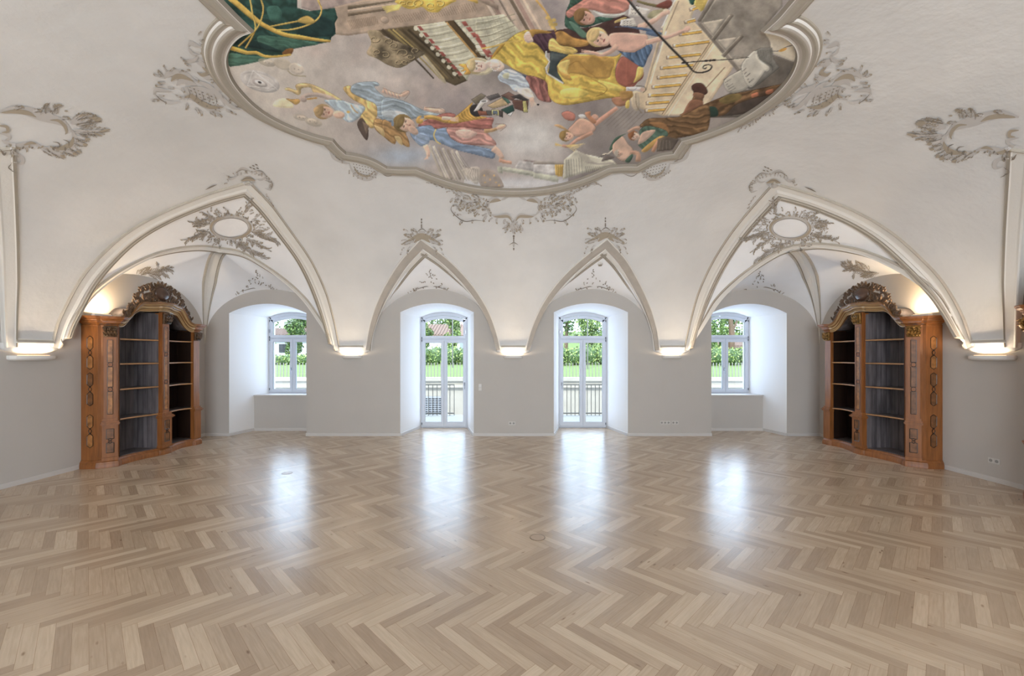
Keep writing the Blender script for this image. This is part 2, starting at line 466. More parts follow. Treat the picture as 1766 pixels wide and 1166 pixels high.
def vault_dir(P, c):
    out = []
    for i, p in enumerate(P):
        T = (P[min(i+1, len(P)-1)]-P[max(i-1, 0)]).normalized(); n = nS(p); B = T.cross(n).normalized()
        out.append(-B if (Vector(c)-p).dot(B) > 0 else B)
    return out
def halves(a, b, n=44):
    return resample(a, n), resample(b, n)[1:]
ctr = {'d1': (-1.61, YB, 2.6), 'd2': (1.63, YB, 2.6), 'cl': (XL, YB, 2.6), 'cr': (XR, YB, 2.6)}
for k, (a, b) in RIB.items():
    c = ctr.get(k) or ((XL if k[1] == 'l' else XR), a[-1].y, 2.6)
    A_, B_ = halves(a, b); P = A_+B_; n = len(A_)
    if k[0] == 'c': P2, al, ar, cd = COR[k]; pa_, pb_ = al, ar
    else:
        W = arch_curve((a[0].x, YB), (b[-1].x, YB), ZS, 3.10) if k[0] == 'd' else arch_curve((c[0], a[0].y), (c[0], b[-1].y), ZS, 3.10)
        h = len(W)//2; pa_, pb_ = W[:h+1], W[h:]
    Q = resample(pa_, n)+resample(pb_, n)[1:]
    wl = lambda p: Vector((0, 1, 0)) if YB-p.y < abs(abs(p.x)-6.48) else Vector((1 if p.x > 0 else -1, 0, 0))
    d2 = [q-p if (q-p).length > .03 else wl(p) for p, q in zip(P, Q)]
    d1 = vault_dir(A_, c)+vault_dir(B_, c)
    lb = {'d1': 'stucco rib arch over the left glazed door', 'd2': 'stucco rib arch over the right glazed door',
          'cl': 'large stucco rib arch of the left corner bay', 'cr': 'large stucco rib arch of the right corner bay'}.get(k)
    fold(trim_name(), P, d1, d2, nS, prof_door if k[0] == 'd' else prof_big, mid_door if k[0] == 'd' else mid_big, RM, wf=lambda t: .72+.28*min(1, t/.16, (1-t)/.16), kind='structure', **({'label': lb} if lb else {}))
    if k[0] != 'c': continue
    cx = c[0]; s = 1 if k == 'cl' else -1
    A2, B2 = halves(al, ar); P = A2+B2; Q1 = resample(a, n)+resample(b, n)[1:]
    Wb = arch_curve((cx, YB), (b[-1].x, YB), 1.95, 3.09); h = len(Wb)//2
    Ws = arch_curve((cx, YB), (cx, a[0].y), 1.95, 3.10)
    Q2 = resample(list(reversed(Ws[h:])), n)+resample(Wb[h:], n)[1:]
    nin = lambda p: (Vector((cx+s*3.0, YB-3.0, 1.2))-p)
    lim = lambda P, Q, fb: [q-p if (q-p).length > .03 else fb(p) for p, q in zip(P, Q)]
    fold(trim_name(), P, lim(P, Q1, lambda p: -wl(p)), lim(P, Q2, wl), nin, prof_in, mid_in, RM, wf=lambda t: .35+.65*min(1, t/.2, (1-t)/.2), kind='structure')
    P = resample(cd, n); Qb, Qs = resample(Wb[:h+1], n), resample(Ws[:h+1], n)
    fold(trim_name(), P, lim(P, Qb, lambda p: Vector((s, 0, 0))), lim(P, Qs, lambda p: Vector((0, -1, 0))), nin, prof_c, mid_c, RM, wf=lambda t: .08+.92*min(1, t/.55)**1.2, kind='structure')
# ------------------------------------------------------------ corbels under the springers
def corbel(c, hw, axis, wallc, sgn):
    """moulded foot of a springer; axis 'x' along the far wall, 'y' along a side wall; sgn = direction into the room"""
    mb = MB()
    def X(t, d, z): return (c+t, wallc+sgn*d, z) if axis == 'x' else (wallc+sgn*d, c+t, z)
    n = 18
    loops = []
    for z, pr, w in ((1.86, .055, hw+.02), (1.80, .07, hw+.02), (1.775, .068, hw-.0), (1.755, .055, hw-.05), (1.735, .035, hw-.12), (1.722, .012, hw-.20)):
        l = []
        for i in range(n+1):
            t = -1+2*i/n; l.append(X(t*w, pr*(1-abs(t)**6*.75), z))
        l.append(X(w, -.01, z)); l.append(X(-w, -.01, z)); loops.append(l)
    mb.layers(loops[::-1], 0)
    o = mb.build(trim_name(), [M['vault']], kind='structure'); sharp(o)
    m2 = MB()
    for z0, z1, d, mi in ((1.862, 1.877, .10, 1), (1.877, 1.905, .088, 2), (1.905, 1.92, .075, 1)):
        a = [X(-hw+.10, .02, z0), X(hw-.10, .02, z0), X(hw-.10, d, z0), X(-hw+.10, d, z0)]
        b = [X(-hw+.10, .02, z1), X(hw-.10, .02, z1), X(hw-.10, d*.9, z1), X(-hw+.10, d*.9, z1)]
        m2.layers([a, b], mi)
    m2.build('corbel_moulding', [M['vault'], M['rib_white'], M['rib_beige']], parent=o)
SIDECORB = []
for c, hw in CB: corbel(c, hw, 'x', YB, -1)
for k, X, sg in (('l', XL, 1), ('r', XR, -1)):
    ya = RIB['c'+k][0][0].y if k == 'l' else RIB['c'+k][0][0].y
    ys = RIB['s'+k][0][0].y; cy = (ya+ys)/2; hw = (ya-ys)/2
    SIDECORB.append((X, cy, hw, sg))
    corbel(cy, hw+.02, 'y', X, sg)
    for n_ in (0, 1):
        e = RIB['s'+k+('' if n_ == 0 else '1')][1][-1].y; corbel(e-.37, .37, 'y', X, sg)

# ------------------------------------------------------------ far wall with its deep niches
def archline(x0, x1, zsp, zc, n=16):
    """points from (x1,zsp) over the crown to (x0,zsp); circular segment"""
    w = (x1-x0)/2; h = zc-zsp; R = (w*w+h*h)/(2*h); cx = (x0+x1)/2; cz = zc-R; a = math.asin(w/R)
    return [(cx+R*math.sin(a-2*a*i/n), cz+R*math.cos(a-2*a*i/n)) for i in range(n+1)]
YI, YF = 10.02, 10.30      # plane of the window frames, outer face of the wall
NI = [  # outer x0,x1,spring,crown ; inner x0,x1,spring,crown ; sill height
 dict(n='door', o=(-2.38, -.83, 2.61, 2.80), i=(-2.17, -1.07, 2.59, 2.71), sill=0),
 dict(n='door', o=(.856, 2.42, 2.61, 2.80), i=(1.07, 2.20, 2.59, 2.71), sill=0),
 dict(n='window', o=(-5.99, -4.36, 2.59, 2.79), i=(-5.74, -4.60, 2.59, 2.71), sill=.81),
 dict(n='window', o=(4.18, 5.77, 2.59, 2.79), i=(4.42, 5.54, 2.59, 2.71), sill=.81),
]
def wall_with_holes(name, y, x0, x1, z0, z1, loops, m, **tg):
    P, C_ = [], []
    def ring(l):
        n = len(P)
        for p in l: P.append(Vector(p))
        for i in range(len(l)): C_.append((n+i, n+(i+1) % len(l)))
    ring([(x0, z0), (x1, z0), (x1, z1), (x0, z1)])
    for l in loops: ring(l)
    vo, eo, fo, *_ = delaunay_2d_cdt(P, C_, [], 1, 1e-6)
    fs = []
    for f in fo:
        c = sum((vo[i] for i in f), Vector((0, 0)))/len(f)
        if not any(inside(c, l) for l in loops): fs.append(tuple(f))
    return raw(name, [(p.x, y, p.y) for p in vo], fs, m, tagd=tg)
outer = []; inner = []
for q in NI:
    x0, x1, zs, zc = q['o']; l = [(x0, 0), (x1, 0)]+archline(x0, x1, zs, zc); q['lo'] = l; outer.append(l)
    x0, x1, zs, zc = q['i']; l2 = [(x0, 0), (x1, 0)]+archline(x0, x1, zs, zc); q['li'] = l2
    s = q['sill']; inner.append([(x0, s), (x1, s)]+archline(x0, x1, zs, zc))
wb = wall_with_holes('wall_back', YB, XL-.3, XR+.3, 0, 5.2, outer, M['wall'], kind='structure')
outside = wall_with_holes('facade', YF, XL-.3, XR+.3, -1.5, 5.2, inner, M['facade']); outside.parent = wb
for q in NI:
    mb = MB(); lo, li = q['lo'], q['li']; n = len(lo)
    vs = [(x, YB, z) for x, z in lo]+[(x, YI, z) for x, z in li]
    mb.add(vs, [(i, (i+1) % n, n+(i+1) % n, n+i) for i in range(1, n)])
    lx = inner[NI.index(q)]
    vs = [(x, YI, z) for x, z in lx]+[(x, YF, z) for x, z in lx]
    mb.add(vs, [(i, (i+1) % n, n+(i+1) % n, n+i) for i in range(n)])
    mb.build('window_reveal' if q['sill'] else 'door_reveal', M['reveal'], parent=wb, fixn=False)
    if q['sill']:
        x0, x1 = q['o'][:2]; a0, a1 = q['i'][:2]; t = .62/(YI-YB)
        l, r = x0+(a0-x0)*t, x1+(a1-x1)*t
        m2 = MB(); m2.layers([[(l, 9.62, 0), (r, 9.62, 0), (a1, YI, 0), (a0, YI, 0)], [(l, 9.62, .785), (r, 9.62, .785), (a1, YI, .785), (a0, YI, .785)]])
        m2.build('parapet', M['wall'], parent=wb)
        m3 = MB(); m3.layers([[(l+.005, 9.59, .785), (r-.005, 9.59, .785), (a1, YF, .785), (a0, YF, .785)], [(l+.005, 9.59, .812), (r-.005, 9.59, .812), (a1, YF, .812), (a0, YF, .812)]])
        m3.build('window_sill', M['sill'], parent=wb)
# side walls, unseen rear wall with openings added for light, roof
def slab(name, x0, x1, y0, y1, z0, z1, m, **tg):
    mb = MB(); mb.box(x0, x1, y0, y1, z0, z1); return mb.build(name, m, **tg)
slab('wall_left', XL-.3, XL, YR-.3, YF-.02, 0, 5.1, M['wall'], kind='structure')
slab('wall_right', XR, XR+.3, YR-.3, YF-.02, 0, 5.1, M['wall'], kind='structure')
slab('roof', XL-.6, XR+.6, YR-.6, YF+.3, 5.2, 5.35, M['roof'], kind='structure')  # unseen slab over the vault, added to stop sky light leaking in
rl = [[(wx-.8, .5), (wx+.8, .5), (wx+.8, 3.1), (wx-.8, 3.1)] for wx in (-1.85, 0, 1.85)]  # openings invented to let extra light in from behind the camera
wall_with_holes('wall_rear', YR, XL-.3, XR+.3, 0, 5.2, rl, M['wall'], kind='structure')
# skirting boards
def skirt(name, path, parent=None):
    mb = MB()
    for (a, b) in zip(path, path[1:]):
        a, b = Vector(a), Vector(b); d = (b-a).normalized(); n = Vector((d.y, -d.x))*.014
        mb.layers([[(a.x, a.y, 0), (b.x, b.y, 0), (b.x+n.x, b.y+n.y, 0), (a.x+n.x, a.y+n.y, 0)],
                   [(a.x, a.y, .055), (b.x, b.y, .055), (b.x+n.x, b.y+n.y, .055), (a.x+n.x, a.y+n.y, .055)],
                   [(a.x, a.y, .062), (b.x, b.y, .062), (b.x+n.x*.5, b.y+n.y*.5, .062), (a.x+n.x*.5, a.y+n.y*.5, .062)]])
    return mb.build(name, M['skirt'], parent=parent, kind='structure')
xs = [XL] + [v for q in sorted(NI, key=lambda q: q['o'][0]) for v in q['o'][:2]] + [XR]
nn = ['baseboard_back', 'baseboard_back', 'baseboard_back', 'baseboard_back', 'baseboard_back']
for i in range(0, len(xs), 2): skirt('baseboard_back', [(xs[i], YB), (xs[i+1], YB)])
for q in NI:
    o_, i_ = q['o'], q['i']
    if q['sill']:
        t = .62/(YI-YB); l, r = o_[0]+(i_[0]-o_[0])*t, o_[1]+(i_[1]-o_[1])*t
        skirt('baseboard_back', [(o_[0], YB), (l, 9.62), (r, 9.62), (o_[1], YB)])
    else:
        skirt('baseboard_back', [(o_[0], YB), (i_[0], YI)]); skirt('baseboard_back', [(i_[1], YI), (o_[1], YB)])
skirt('baseboard_left', [(XL, YR), (XL, YB)]); skirt('baseboard_right', [(XR, YB), (XR, YR)])

# ------------------------------------------------------------ parquet floor
def floor_mesh():
    L, W = .509, .0725; c = math.sqrt(.5)
    V_, F_, UV, R_, = [], [], [], []
    rnd = random.Random(3)
    ox, oy = .02, 2.66
    def rot(a, b): return (ox+(a+b)*c, oy+(b-a)*c)   # v1=(W,W) -> along X
    for m in range(-16, 24):
        for k in range(-160, 160):
            bx, by = m*(L)+k*W, -m*L+k*W
            px, py = rot(bx, by)
            if not (XL-.6 < px < XR+.6 and YR-.6 < py < 10.8): continue
            for kind in (0, 1):
                x0, x1, y0, y1 = (0, L, 0, W) if kind == 0 else (L-W, L, -L, 0)
                q = [rot(bx+a, by+b) for a, b in ((x0, y0), (x1, y0), (x1, y1), (x0, y1))]
                n = len(V_); V_ += [(a, b, 0) for a, b in q]; F_.append((n, n+1, n+2, n+3))
                u0, v0 = rnd.random()*40, rnd.random()*40
                uv = [(u0, v0), (u0+L, v0), (u0+L, v0+W), (u0, v0+W)] if kind == 0 else [(u0, v0), (u0, v0+W), (u0-L, v0+W), (u0-L, v0)]
                if kind == 1: uv = [(u0, v0+0), (u0, v0+W), (u0+L, v0+W), (u0+L, v0)]
                UV += uv; R_ += [rnd.random()]*4
    me = bpy.data.meshes.new('floor'); me.from_pydata(V_, [], F_)
    ul = me.uv_layers.new(name='plank'); ul.data.foreach_set('uv', [c for p in UV for c in p])
    at = me.attributes.new('tone', 'FLOAT', 'CORNER'); at.data.foreach_set('value', R_)
    ed = me.attributes.new('edge', 'FLOAT_VECTOR', 'CORNER')
    ev = []
    for i in range(len(F_)):
        kind = i % 2
        pts = [(0, 0, 0), (1, 0, 0), (1, 1, 0), (0, 1, 0)] if kind == 0 else [(0, 0, 0), (0, 1, 0), (1, 1, 0), (1, 0, 0)]
        for p in pts: ev += p
    ed.data.foreach_set('vector', ev)
    bm = bmesh.new(); bm.from_mesh(me)
    for co, no in (((XL-.1,0,0),(-1,0,0)), ((XR+.1,0,0),(1,0,0)), ((0,YR-.1,0),(0,-1,0)), ((0,YI+.02,0),(0,1,0))):
        bmesh.ops.bisect_plane(bm, geom=bm.verts[:]+bm.edges[:]+bm.faces[:], plane_co=co, plane_no=no, clear_outer=True)
    bm.to_mesh(me); bm.free()
    m = bpy.data.materials.new('oak_parquet'); m.use_nodes = True; nt = m.node_tree; N = nt.nodes; Lk = nt.links
    b = N['Principled BSDF']
    a1 = N.new('ShaderNodeAttribute'); a1.attribute_name = 'tone'
    uvn = N.new('ShaderNodeUVMap'); uvn.uv_map = 'plank'
    mp = N.new('ShaderNodeMapping'); mp.inputs['Scale'].default_value = (1.6, 24, 1)
    n1 = N.new('ShaderNodeTexNoise'); n1.inputs['Scale'].default_value = 3.2; n1.inputs['Detail'].default_value = 7; n1.inputs['Distortion'].default_value = .5
    Lk.new(uvn.outputs[0], mp.inputs[0]); Lk.new(mp.outputs[0], n1.inputs['Vector'])
    r1 = N.new('ShaderNodeValToRGB'); el = r1.color_ramp.elements
    el[0].position = 0; el[0].color = (*lin((174, 150, 126)), 1); el[1].position = 1; el[1].color = (*lin((212, 190, 164)), 1)
    e = el.new(.35); e.color = (*lin((191, 168, 143)), 1); e = el.new(.72); e.color = (*lin((200, 177, 151)), 1)
    Lk.new(a1.outputs['Fac'], r1.inputs['Fac'])
    r2 = N.new('ShaderNodeValToRGB'); el = r2.color_ramp.elements
    el[0].position = .34; el[0].color = (.84, .83, .80, 1); el[1].position = .66; el[1].color = (1.02, 1.02, 1.02, 1)
    Lk.new(n1.outputs['Fac'], r2.inputs['Fac'])
    mx = N.new('ShaderNodeMixRGB'); mx.blend_type = 'MULTIPLY'; mx.inputs[0].default_value = .85
    Lk.new(r1.outputs[0], mx.inputs[1]); Lk.new(r2.outputs[0], mx.inputs[2])
    # knots
    mk = N.new('ShaderNodeMapping'); mk.inputs['Scale'].default_value = (3.0, 9, 1)
    vr = N.new('ShaderNodeTexVoronoi'); vr.inputs['Scale'].default_value = 1.1; Lk.new(uvn.outputs[0], mk.inputs[0]); Lk.new(mk.outputs[0], vr.inputs['Vector'])
    rk = N.new('ShaderNodeValToRGB'); el = rk.color_ramp.elements
    el[0].position = .025; el[0].color = (.34, .24, .17, 1); el[1].position = .10; el[1].color = (1, 1, 1, 1)
    Lk.new(vr.outputs['Distance'], rk.inputs['Fac'])
    m3 = N.new('ShaderNodeMixRGB'); m3.blend_type = 'MULTIPLY'; m3.inputs[0].default_value = .85
    Lk.new(mx.outputs[0], m3.inputs[1]); Lk.new(rk.outputs[0], m3.inputs[2])
    # joints between the planks
    ae = N.new('ShaderNodeAttribute'); ae.attribute_name = 'edge'; sx = N.new('ShaderNodeSeparateXYZ'); Lk.new(ae.outputs['Vector'], sx.inputs[0])
    def edge(sock, size, gap):
        m1 = N.new('ShaderNodeMath'); m1.operation = 'PINGPONG'; m1.inputs[1].default_value = .5; Lk.new(sock, m1.inputs[0])
        m2 = N.new('ShaderNodeMath'); m2.operation = 'LESS_THAN'; m2.inputs[1].default_value = gap/size; Lk.new(m1.outputs[0], m2.inputs[0]); return m2
    ex, ey = edge(sx.outputs[0], L, .0011), edge(sx.outputs[1], W, .0008)
    mm = N.new('ShaderNodeMath'); mm.operation = 'MAXIMUM'; Lk.new(ex.outputs[0], mm.inputs[0]); Lk.new(ey.outputs[0], mm.inputs[1])
    mj = N.new('ShaderNodeMixRGB'); mj.blend_type = 'MULTIPLY'; mj.inputs[2].default_value = (.55, .45, .36, 1)
    Lk.new(mm.outputs[0], mj.inputs[0]); Lk.new(m3.outputs[0], mj.inputs[1]); Lk.new(mj.outputs[0], b.inputs['Base Color'])
    rr = N.new('ShaderNodeMapRange'); rr.inputs['To Min'].default_value = .21; rr.inputs['To Max'].default_value = .285
    Lk.new(rr.outputs[0], b.inputs['Roughness'])
    b.inputs['Specular IOR Level'].default_value = .72
    tc = N.new('ShaderNodeTexCoord'); nb = N.new('ShaderNodeTexNoise'); nb.inputs['Scale'].default_value = 5
    Lk.new(tc.outputs['Object'], nb.inputs['Vector'])
    Lk.new(nb.outputs['Fac'], rr.inputs['Value'])
    ad = N.new('ShaderNodeMath'); ad.operation = 'ADD'; Lk.new(nb.outputs['Fac'], ad.inputs[0]); Lk.new(n1.outputs['Fac'], ad.inputs[1])
    bp = N.new('ShaderNodeBump'); bp.inputs['Strength'].default_value = .07; bp.inputs['Distance'].default_value = .01
    Lk.new(ad.outputs[0], bp.inputs['Height']); Lk.new(bp.outputs[0], b.inputs['Normal'])
    me.materials.append(m)
    o = bpy.data.objects.new('floor', me); col.objects.link(o)
    return tag(o, 'light oak herringbone parquet floor', kind='structure')
floor_mesh()
for (u, v, r, lb) in ((927, 927, .072, 'round flush floor outlet in the middle of the parquet'), (495, 816, .072, 'round flush floor outlet near the left window reflection')):
    d = ray(u, v); t = -EYE/d.z; x, y = d.x*t, t
    mb = MB(); mb.layers([[(math.cos(2*PI*i/48)*a, math.sin(2*PI*i/48)*a, z) for i in range(48)] for a, z in ((r-.006, .0005), (r-.006, .0025), (r, .0025), (r+.001, .0005))], cap=(False, False))
    rt = empty('floor_outlet', (x, y, 0), lb, 'floor outlet', 'flush floor outlets')
    mb.build('outlet_ring', M['brass'], parent=rt)
    mb = MB(); mb.layers([[(math.cos(2*PI*i/48)*(r-.006), math.sin(2*PI*i/48)*(r-.006), z) for i in range(48)] for z in (.0004, .0018)])
    mb.build('outlet_lid', bpy.data.materials['oak_lid'] if 'oak_lid' in bpy.data.materials else mat('oak_lid', (182, 158, 134), .32, var=.06, vscale=30, stretch=(1, 6, 1)), parent=rt)

# ------------------------------------------------------------ windows and glazed doors
def bar(mb, x0, x1, z0, z1, y0=YI, y1=YI+.07, mi=0): mb.box(x0, x1, y0, y1, z0, z1, mi)
def leaf_frame(mb, x0, x1, z0, z1, w, y0, y1, mi=0):
    bar(mb, x0, x0+w, z0, z1, y0, y1, mi); bar(mb, x1-w, x1, z0, z1, y0, y1, mi)
    bar(mb, x0+w, x1-w, z0, z0+w, y0, y1, mi); bar(mb, x0+w, x1-w, z1-w, z1, y0, y1, mi)
def glazing(q, idx, handle_side):
    x0, x1, zs, zc = q['i']; s = q['sill']; door = q['n'] == 'door'
    root = empty('%s_%d' % (q['n'], idx), ((x0+x1)/2, YI, s+.001), q['lab'], None, None, 'structure')
    ofs = root.location
    def B(mb, name, m, **k):
        mb.v = [(v[0]-ofs.x, v[1]-ofs.y, v[2]-ofs.z) for v in mb.v]; return mb.build(name, m, **k)
    y0, y1 = YI+.01, YI+.09
    zt0, zt1 = (2.015, 2.13) if door else (2.035, 2.15)      # transom
    g = .006
    # fixed frame, arched head
    mb = MB(); bar(mb, x0, x0+.045, s, zs, y0, y1); bar(mb, x1-.045, x1, s, zs, y0, y1); bar(mb, x0+.045, x1-.045, s, s+.045, y0, y1)
    bar(mb, x0+.045, x1-.045, zt0+.03, zt1-.03, y0, y1)
    A_ = archline(x0, x1, zs, zc, 20); Bn = archline(x0+.045, x1-.045, zs-.05, zc-.075, 20)
    for (p, r, p2, r2) in zip(A_, Bn, A_[1:], Bn[1:]):
        mb.layers([[(p[0], y, p[1]), (r[0], y, r[1]), (r2[0], y, r2[1]), (p2[0], y, p2[1])] for y in (y0, y1)])
    fr_ = B(mb, 'frame', M['frame'], parent=root)
    # deeper arched board above the frame
    mb = MB(); A2 = archline(x0, x1, zs, zc, 20); A3 = archline(x0+.0, x1-.0, zs-.055, zc-.11, 20)
    # fanlight sash
    mb = MB(); yl0, yl1 = YI-.012, YI+.055
    l, r, zb = x0+.04, x1-.04, zt1-.035
    zsp, zcr = zs-.06, zc-.085
    w = .062
    A_ = archline(l, r, zsp, zcr, 20); Bn = archline(l+w, r-w, zsp-w*.9, zcr-w, 20)
    for (p, q_, p2, q2) in zip(A_, Bn, A_[1:], Bn[1:]):
        mb.layers([[(p[0], y, p[1]), (q_[0], y, q_[1]), (q2[0], y, q2[1]), (p2[0], y, p2[1])] for y in (yl0, yl1)])
    bar(mb, l, l+w, zb, zsp, yl0, yl1); bar(mb, r-w, r, zb, zsp, yl0, yl1); bar(mb, l+w, r-w, zb, zb+w, yl0, yl1)
    fan = B(mb, 'fanlight_sash', M['frame'], parent=root)
    poly = [(l+w, zb+w), (r-w, zb+w)]+Bn
    mb = MB(); mb.layers([[(p[0], y, p[1]) for p in poly] for y in (YI+.02, YI+.026)]); B(mb, 'pane', M['glass'], parent=fan)
    # two casements
    c = (x0+x1)/2; zl0, zl1 = s+.035, zt0+.045; w = .07
    for sd, a, b in ((-1, x0+.04, c-.003), (1, c+.003, x1-.04)):
        wb_ = .10 if door else .062
        mb = MB(); leaf_frame(mb, a, b, zl0, zl1, w-.01, yl0, yl1)
        if door: bar(mb, a+.06, b-.06, zl0+.05, zl0+wb_, yl0+.005, yl1-.005)
        # glazing bead
        leaf_frame(mb, a+.055, b-.055, zl0+.055 if not door else zl0+wb_-.005, zl1-.055, .012, yl0+.012, yl1-.01)
        lf = B(mb, 'casement' if not door else 'door_leaf', M['frame'], parent=root)
        mb = MB(); mb.box(a+.062, b-.062, YI+.02, YI+.026, zl0+.06, zl1-.062); B(mb, 'pane', M['glass'], parent=lf)
        if (handle_side == sd) or (not door and sd == -1):
            hx = (b-.03 if not door else (b-.03 if sd == 1 else a+.03)); hz = (1.38 if not door else 1.03)
            mb = MB(); mb.box(hx-.014, hx+.014, yl0-.008, yl0, hz-.035, hz+.035)
            mb.tube([(hx, yl0, hz), (hx, yl0-.045, hz)], .008, 8)
            mb.tube([(hx, yl0-.045, hz+.006), (hx+.004, yl0-.05, hz-.05), (hx+.004, yl0-.045, hz-.12)], [.009, .009, .008], 8)
            h = B(mb, 'handle', M['metal'], parent=lf, smooth=True)
    mb = MB(); hs = x0 if (idx == 1) else x1
    for hz in (zt0+.03, zt0+.09, zc-.2, s+.1):
        mb.tube([(hs+(.03 if hs == x0 else -.03), yl0-.006, hz-.025), (hs+(.03 if hs == x0 else -.03), yl0-.006, hz+.025)], .008, 8)
    B(mb, 'hinge', M['hinge'], parent=fr_)
    mb = MB(); mb.box((x0 if handle_side < 0 or idx == 2 else x1-.075)+.02, (x0 if handle_side < 0 or idx == 2 else x1-.075)+.04, yl0-.02, yl0, zt1+.08, zt1+.16)
    B(mb, 'fanlight_latch', M['metal'], parent=fan)
NI[0]['lab'] = 'left arched glazed double door with fanlight in the far wall'
NI[1]['lab'] = 'right arched glazed double door with fanlight in the far wall'
NI[2]['lab'] = 'arched casement window in the far left niche above a sill'
NI[3]['lab'] = 'arched casement window in the far right niche above a sill'
glazing(NI[0], 1, 1); glazing(NI[1], 2, -1); glazing(NI[2], 1, -1); glazing(NI[3], 2, -1)

# ------------------------------------------------------------ uplights on the walls
M['glow'] = mat('lamp_strip', (255, 222, 170), .5, emit=((255, 214, 160), 4))
def uplight(c, axis, wallc, sgn, label, energy=9, hw=.20, zt=1.70):
    def X(t, d, z): return (t, sgn*d, z) if axis == 'x' else (sgn*d, t, z)
    base = (c, wallc, zt-.05) if axis == 'x' else (wallc, c, zt-.05)
    root = empty('wall_uplight', base, label, 'wall lamp', 'plaster uplights under the vault springers')
    n = 16; mb = MB(); loops = []
    for z, w, d in ((-.016, hw*.9, .11), (.0, hw*.99, .14), (.012, hw, .148), (.04, hw, .15), (.048, hw*.985, .148)):
        loops.append([X(-w+2*w*i/n, d*math.sqrt(max(0, 1-(-1+2*i/n)**2))*.75+d*.25, z) for i in range(n+1)]+[X(w, 0, z), X(-w, 0, z)])
    mb.layers(loops); b = mb.build('lamp_body', M['fix'], parent=root)
    mb = MB(); mb.layers([[X(-hw*.7+1.4*hw*i/n, .05+.075*math.sqrt(max(0, 1-(-1+2*i/n)**2)), z) for i in range(n+1)]+[X(hw*.7, .045, z), X(-hw*.7, .045, z)] for z in (.0482, .0505)])
    mb.build('light_strip', M['glow'], parent=root)
    loc = Vector(base)+Vector(X(0, .105, .06))
    rx = (math.radians(180-12*(-sgn)), 0, 0) if axis == 'x' else (math.radians(180), math.radians(12*(-sgn)*-1), 0)
    l = lamp('uplight_light', 'AREA', loc, energy, (1, .78, .54), rx, shape='RECTANGLE', size=.3 if axis == 'x' else .07, size_y=.07 if axis == 'x' else .3)
    l.parent = root; l.location = loc-Vector(base)
uplight(CB[0][0], 'x', YB, -1, 'plaster wall uplight between left window and left door')
uplight(CB[1][0], 'x', YB, -1, 'plaster wall uplight between the two glazed doors')
uplight(CB[2][0], 'x', YB, -1, 'plaster wall uplight between right door and right window')
uplight(SIDECORB[0][1], 'y', XL, 1, 'plaster wall uplight on the left wall before the bookcase', hw=.27)
uplight(SIDECORB[1][1], 'y', XR, -1, 'plaster wall uplight on the right wall before the bookcase', hw=.27)

for k, X, sg in (('l', XL, 1), ('r', XR, -1)):  # more uplights out of view, added to brighten the ceiling
    for n_ in (0, 1):
        e = RIB['s'+k+('' if n_ == 0 else '1')][1][-1].y
        uplight(e-.37, 'y', X, sg, 'unseen uplight added to light the vault, on the %s side wall, %s' % ('left' if k == 'l' else 'right', ('nearer the far wall', 'nearer the rear wall')[n_]), hw=.27)

# ------------------------------------------------------------ sockets, switch, detector
def plate(name, label, cat, x, z, n, vertical=False, wall='b', switch=False, y=None, group=None):
    w = .071
    if wall == 'b': root = empty(name, (x, YB, z), label, cat, group)
    else: root = empty(name, (XR, y, z), label, cat, group, rz=-PI/2)
    for k in range(n):
        o = (k-(n-1)/2)*w; ox, oz = (0, o) if vertical else (o, 0)
        mb = MB(); mb.layers([[(ox-a, -d, oz-a), (ox+a, -d, oz-a), (ox+a, -d, oz+a), (ox-a, -d, oz+a)] for a, d in ((w/2-.001, 0), (w/2-.001, .006), (w/2-.004, .009))])
        if not switch:
            mb.layers([[(ox+math.cos(2*PI*i/20)*r, -d, oz+math.sin(2*PI*i/20)*r) for i in range(20)] for r, d in ((.0215, .0095), (.0195, .0096), (.019, .0092))], 1)
            for dx in (-.0095, .0095): mb.layers([[(ox+dx+math.cos(2*PI*i/8)*.003, -d, oz+math.sin(2*PI*i/8)*.003) for i in range(8)] for d in (.0092, .0102)], 2)
        else:
            mb.box(ox-.026, ox+.026, -.013, -.008, oz-.026, oz+.026, 0)
        mb.build('switch_plate' if switch else 'socket_plate', [M['plastic'], mat('socket_well', (150, 148, 144), .5) if 'socket_well' not in bpy.data.materials else bpy.data.materials['socket_well'], M['hole']], parent=root)
bx = lambda u: (u-CU)/(F/YB); bz = lambda v: EYE-(v-CV)/(F/YB)
plate('light_switch', 'white double light switch beside the left glazed door', 'light switch', bx(828), bz(668), 2, True, switch=True)
plate('wall_socket', 'white double socket low between the two glazed doors', 'socket', bx(883), bz(730), 2)
plate('wall_socket', 'white triple socket low right of the right glazed door', 'socket', bx(1147), bz(729), 3)
plate('data_socket', 'white pair of wall sockets next to the triple socket', 'socket', bx(1164), bz(729), 2)
plate('wall_socket', 'white double socket low on the right side wall', 'socket', 0, 1.7-182/736*5.73, 2, wall='r', y=5.73)
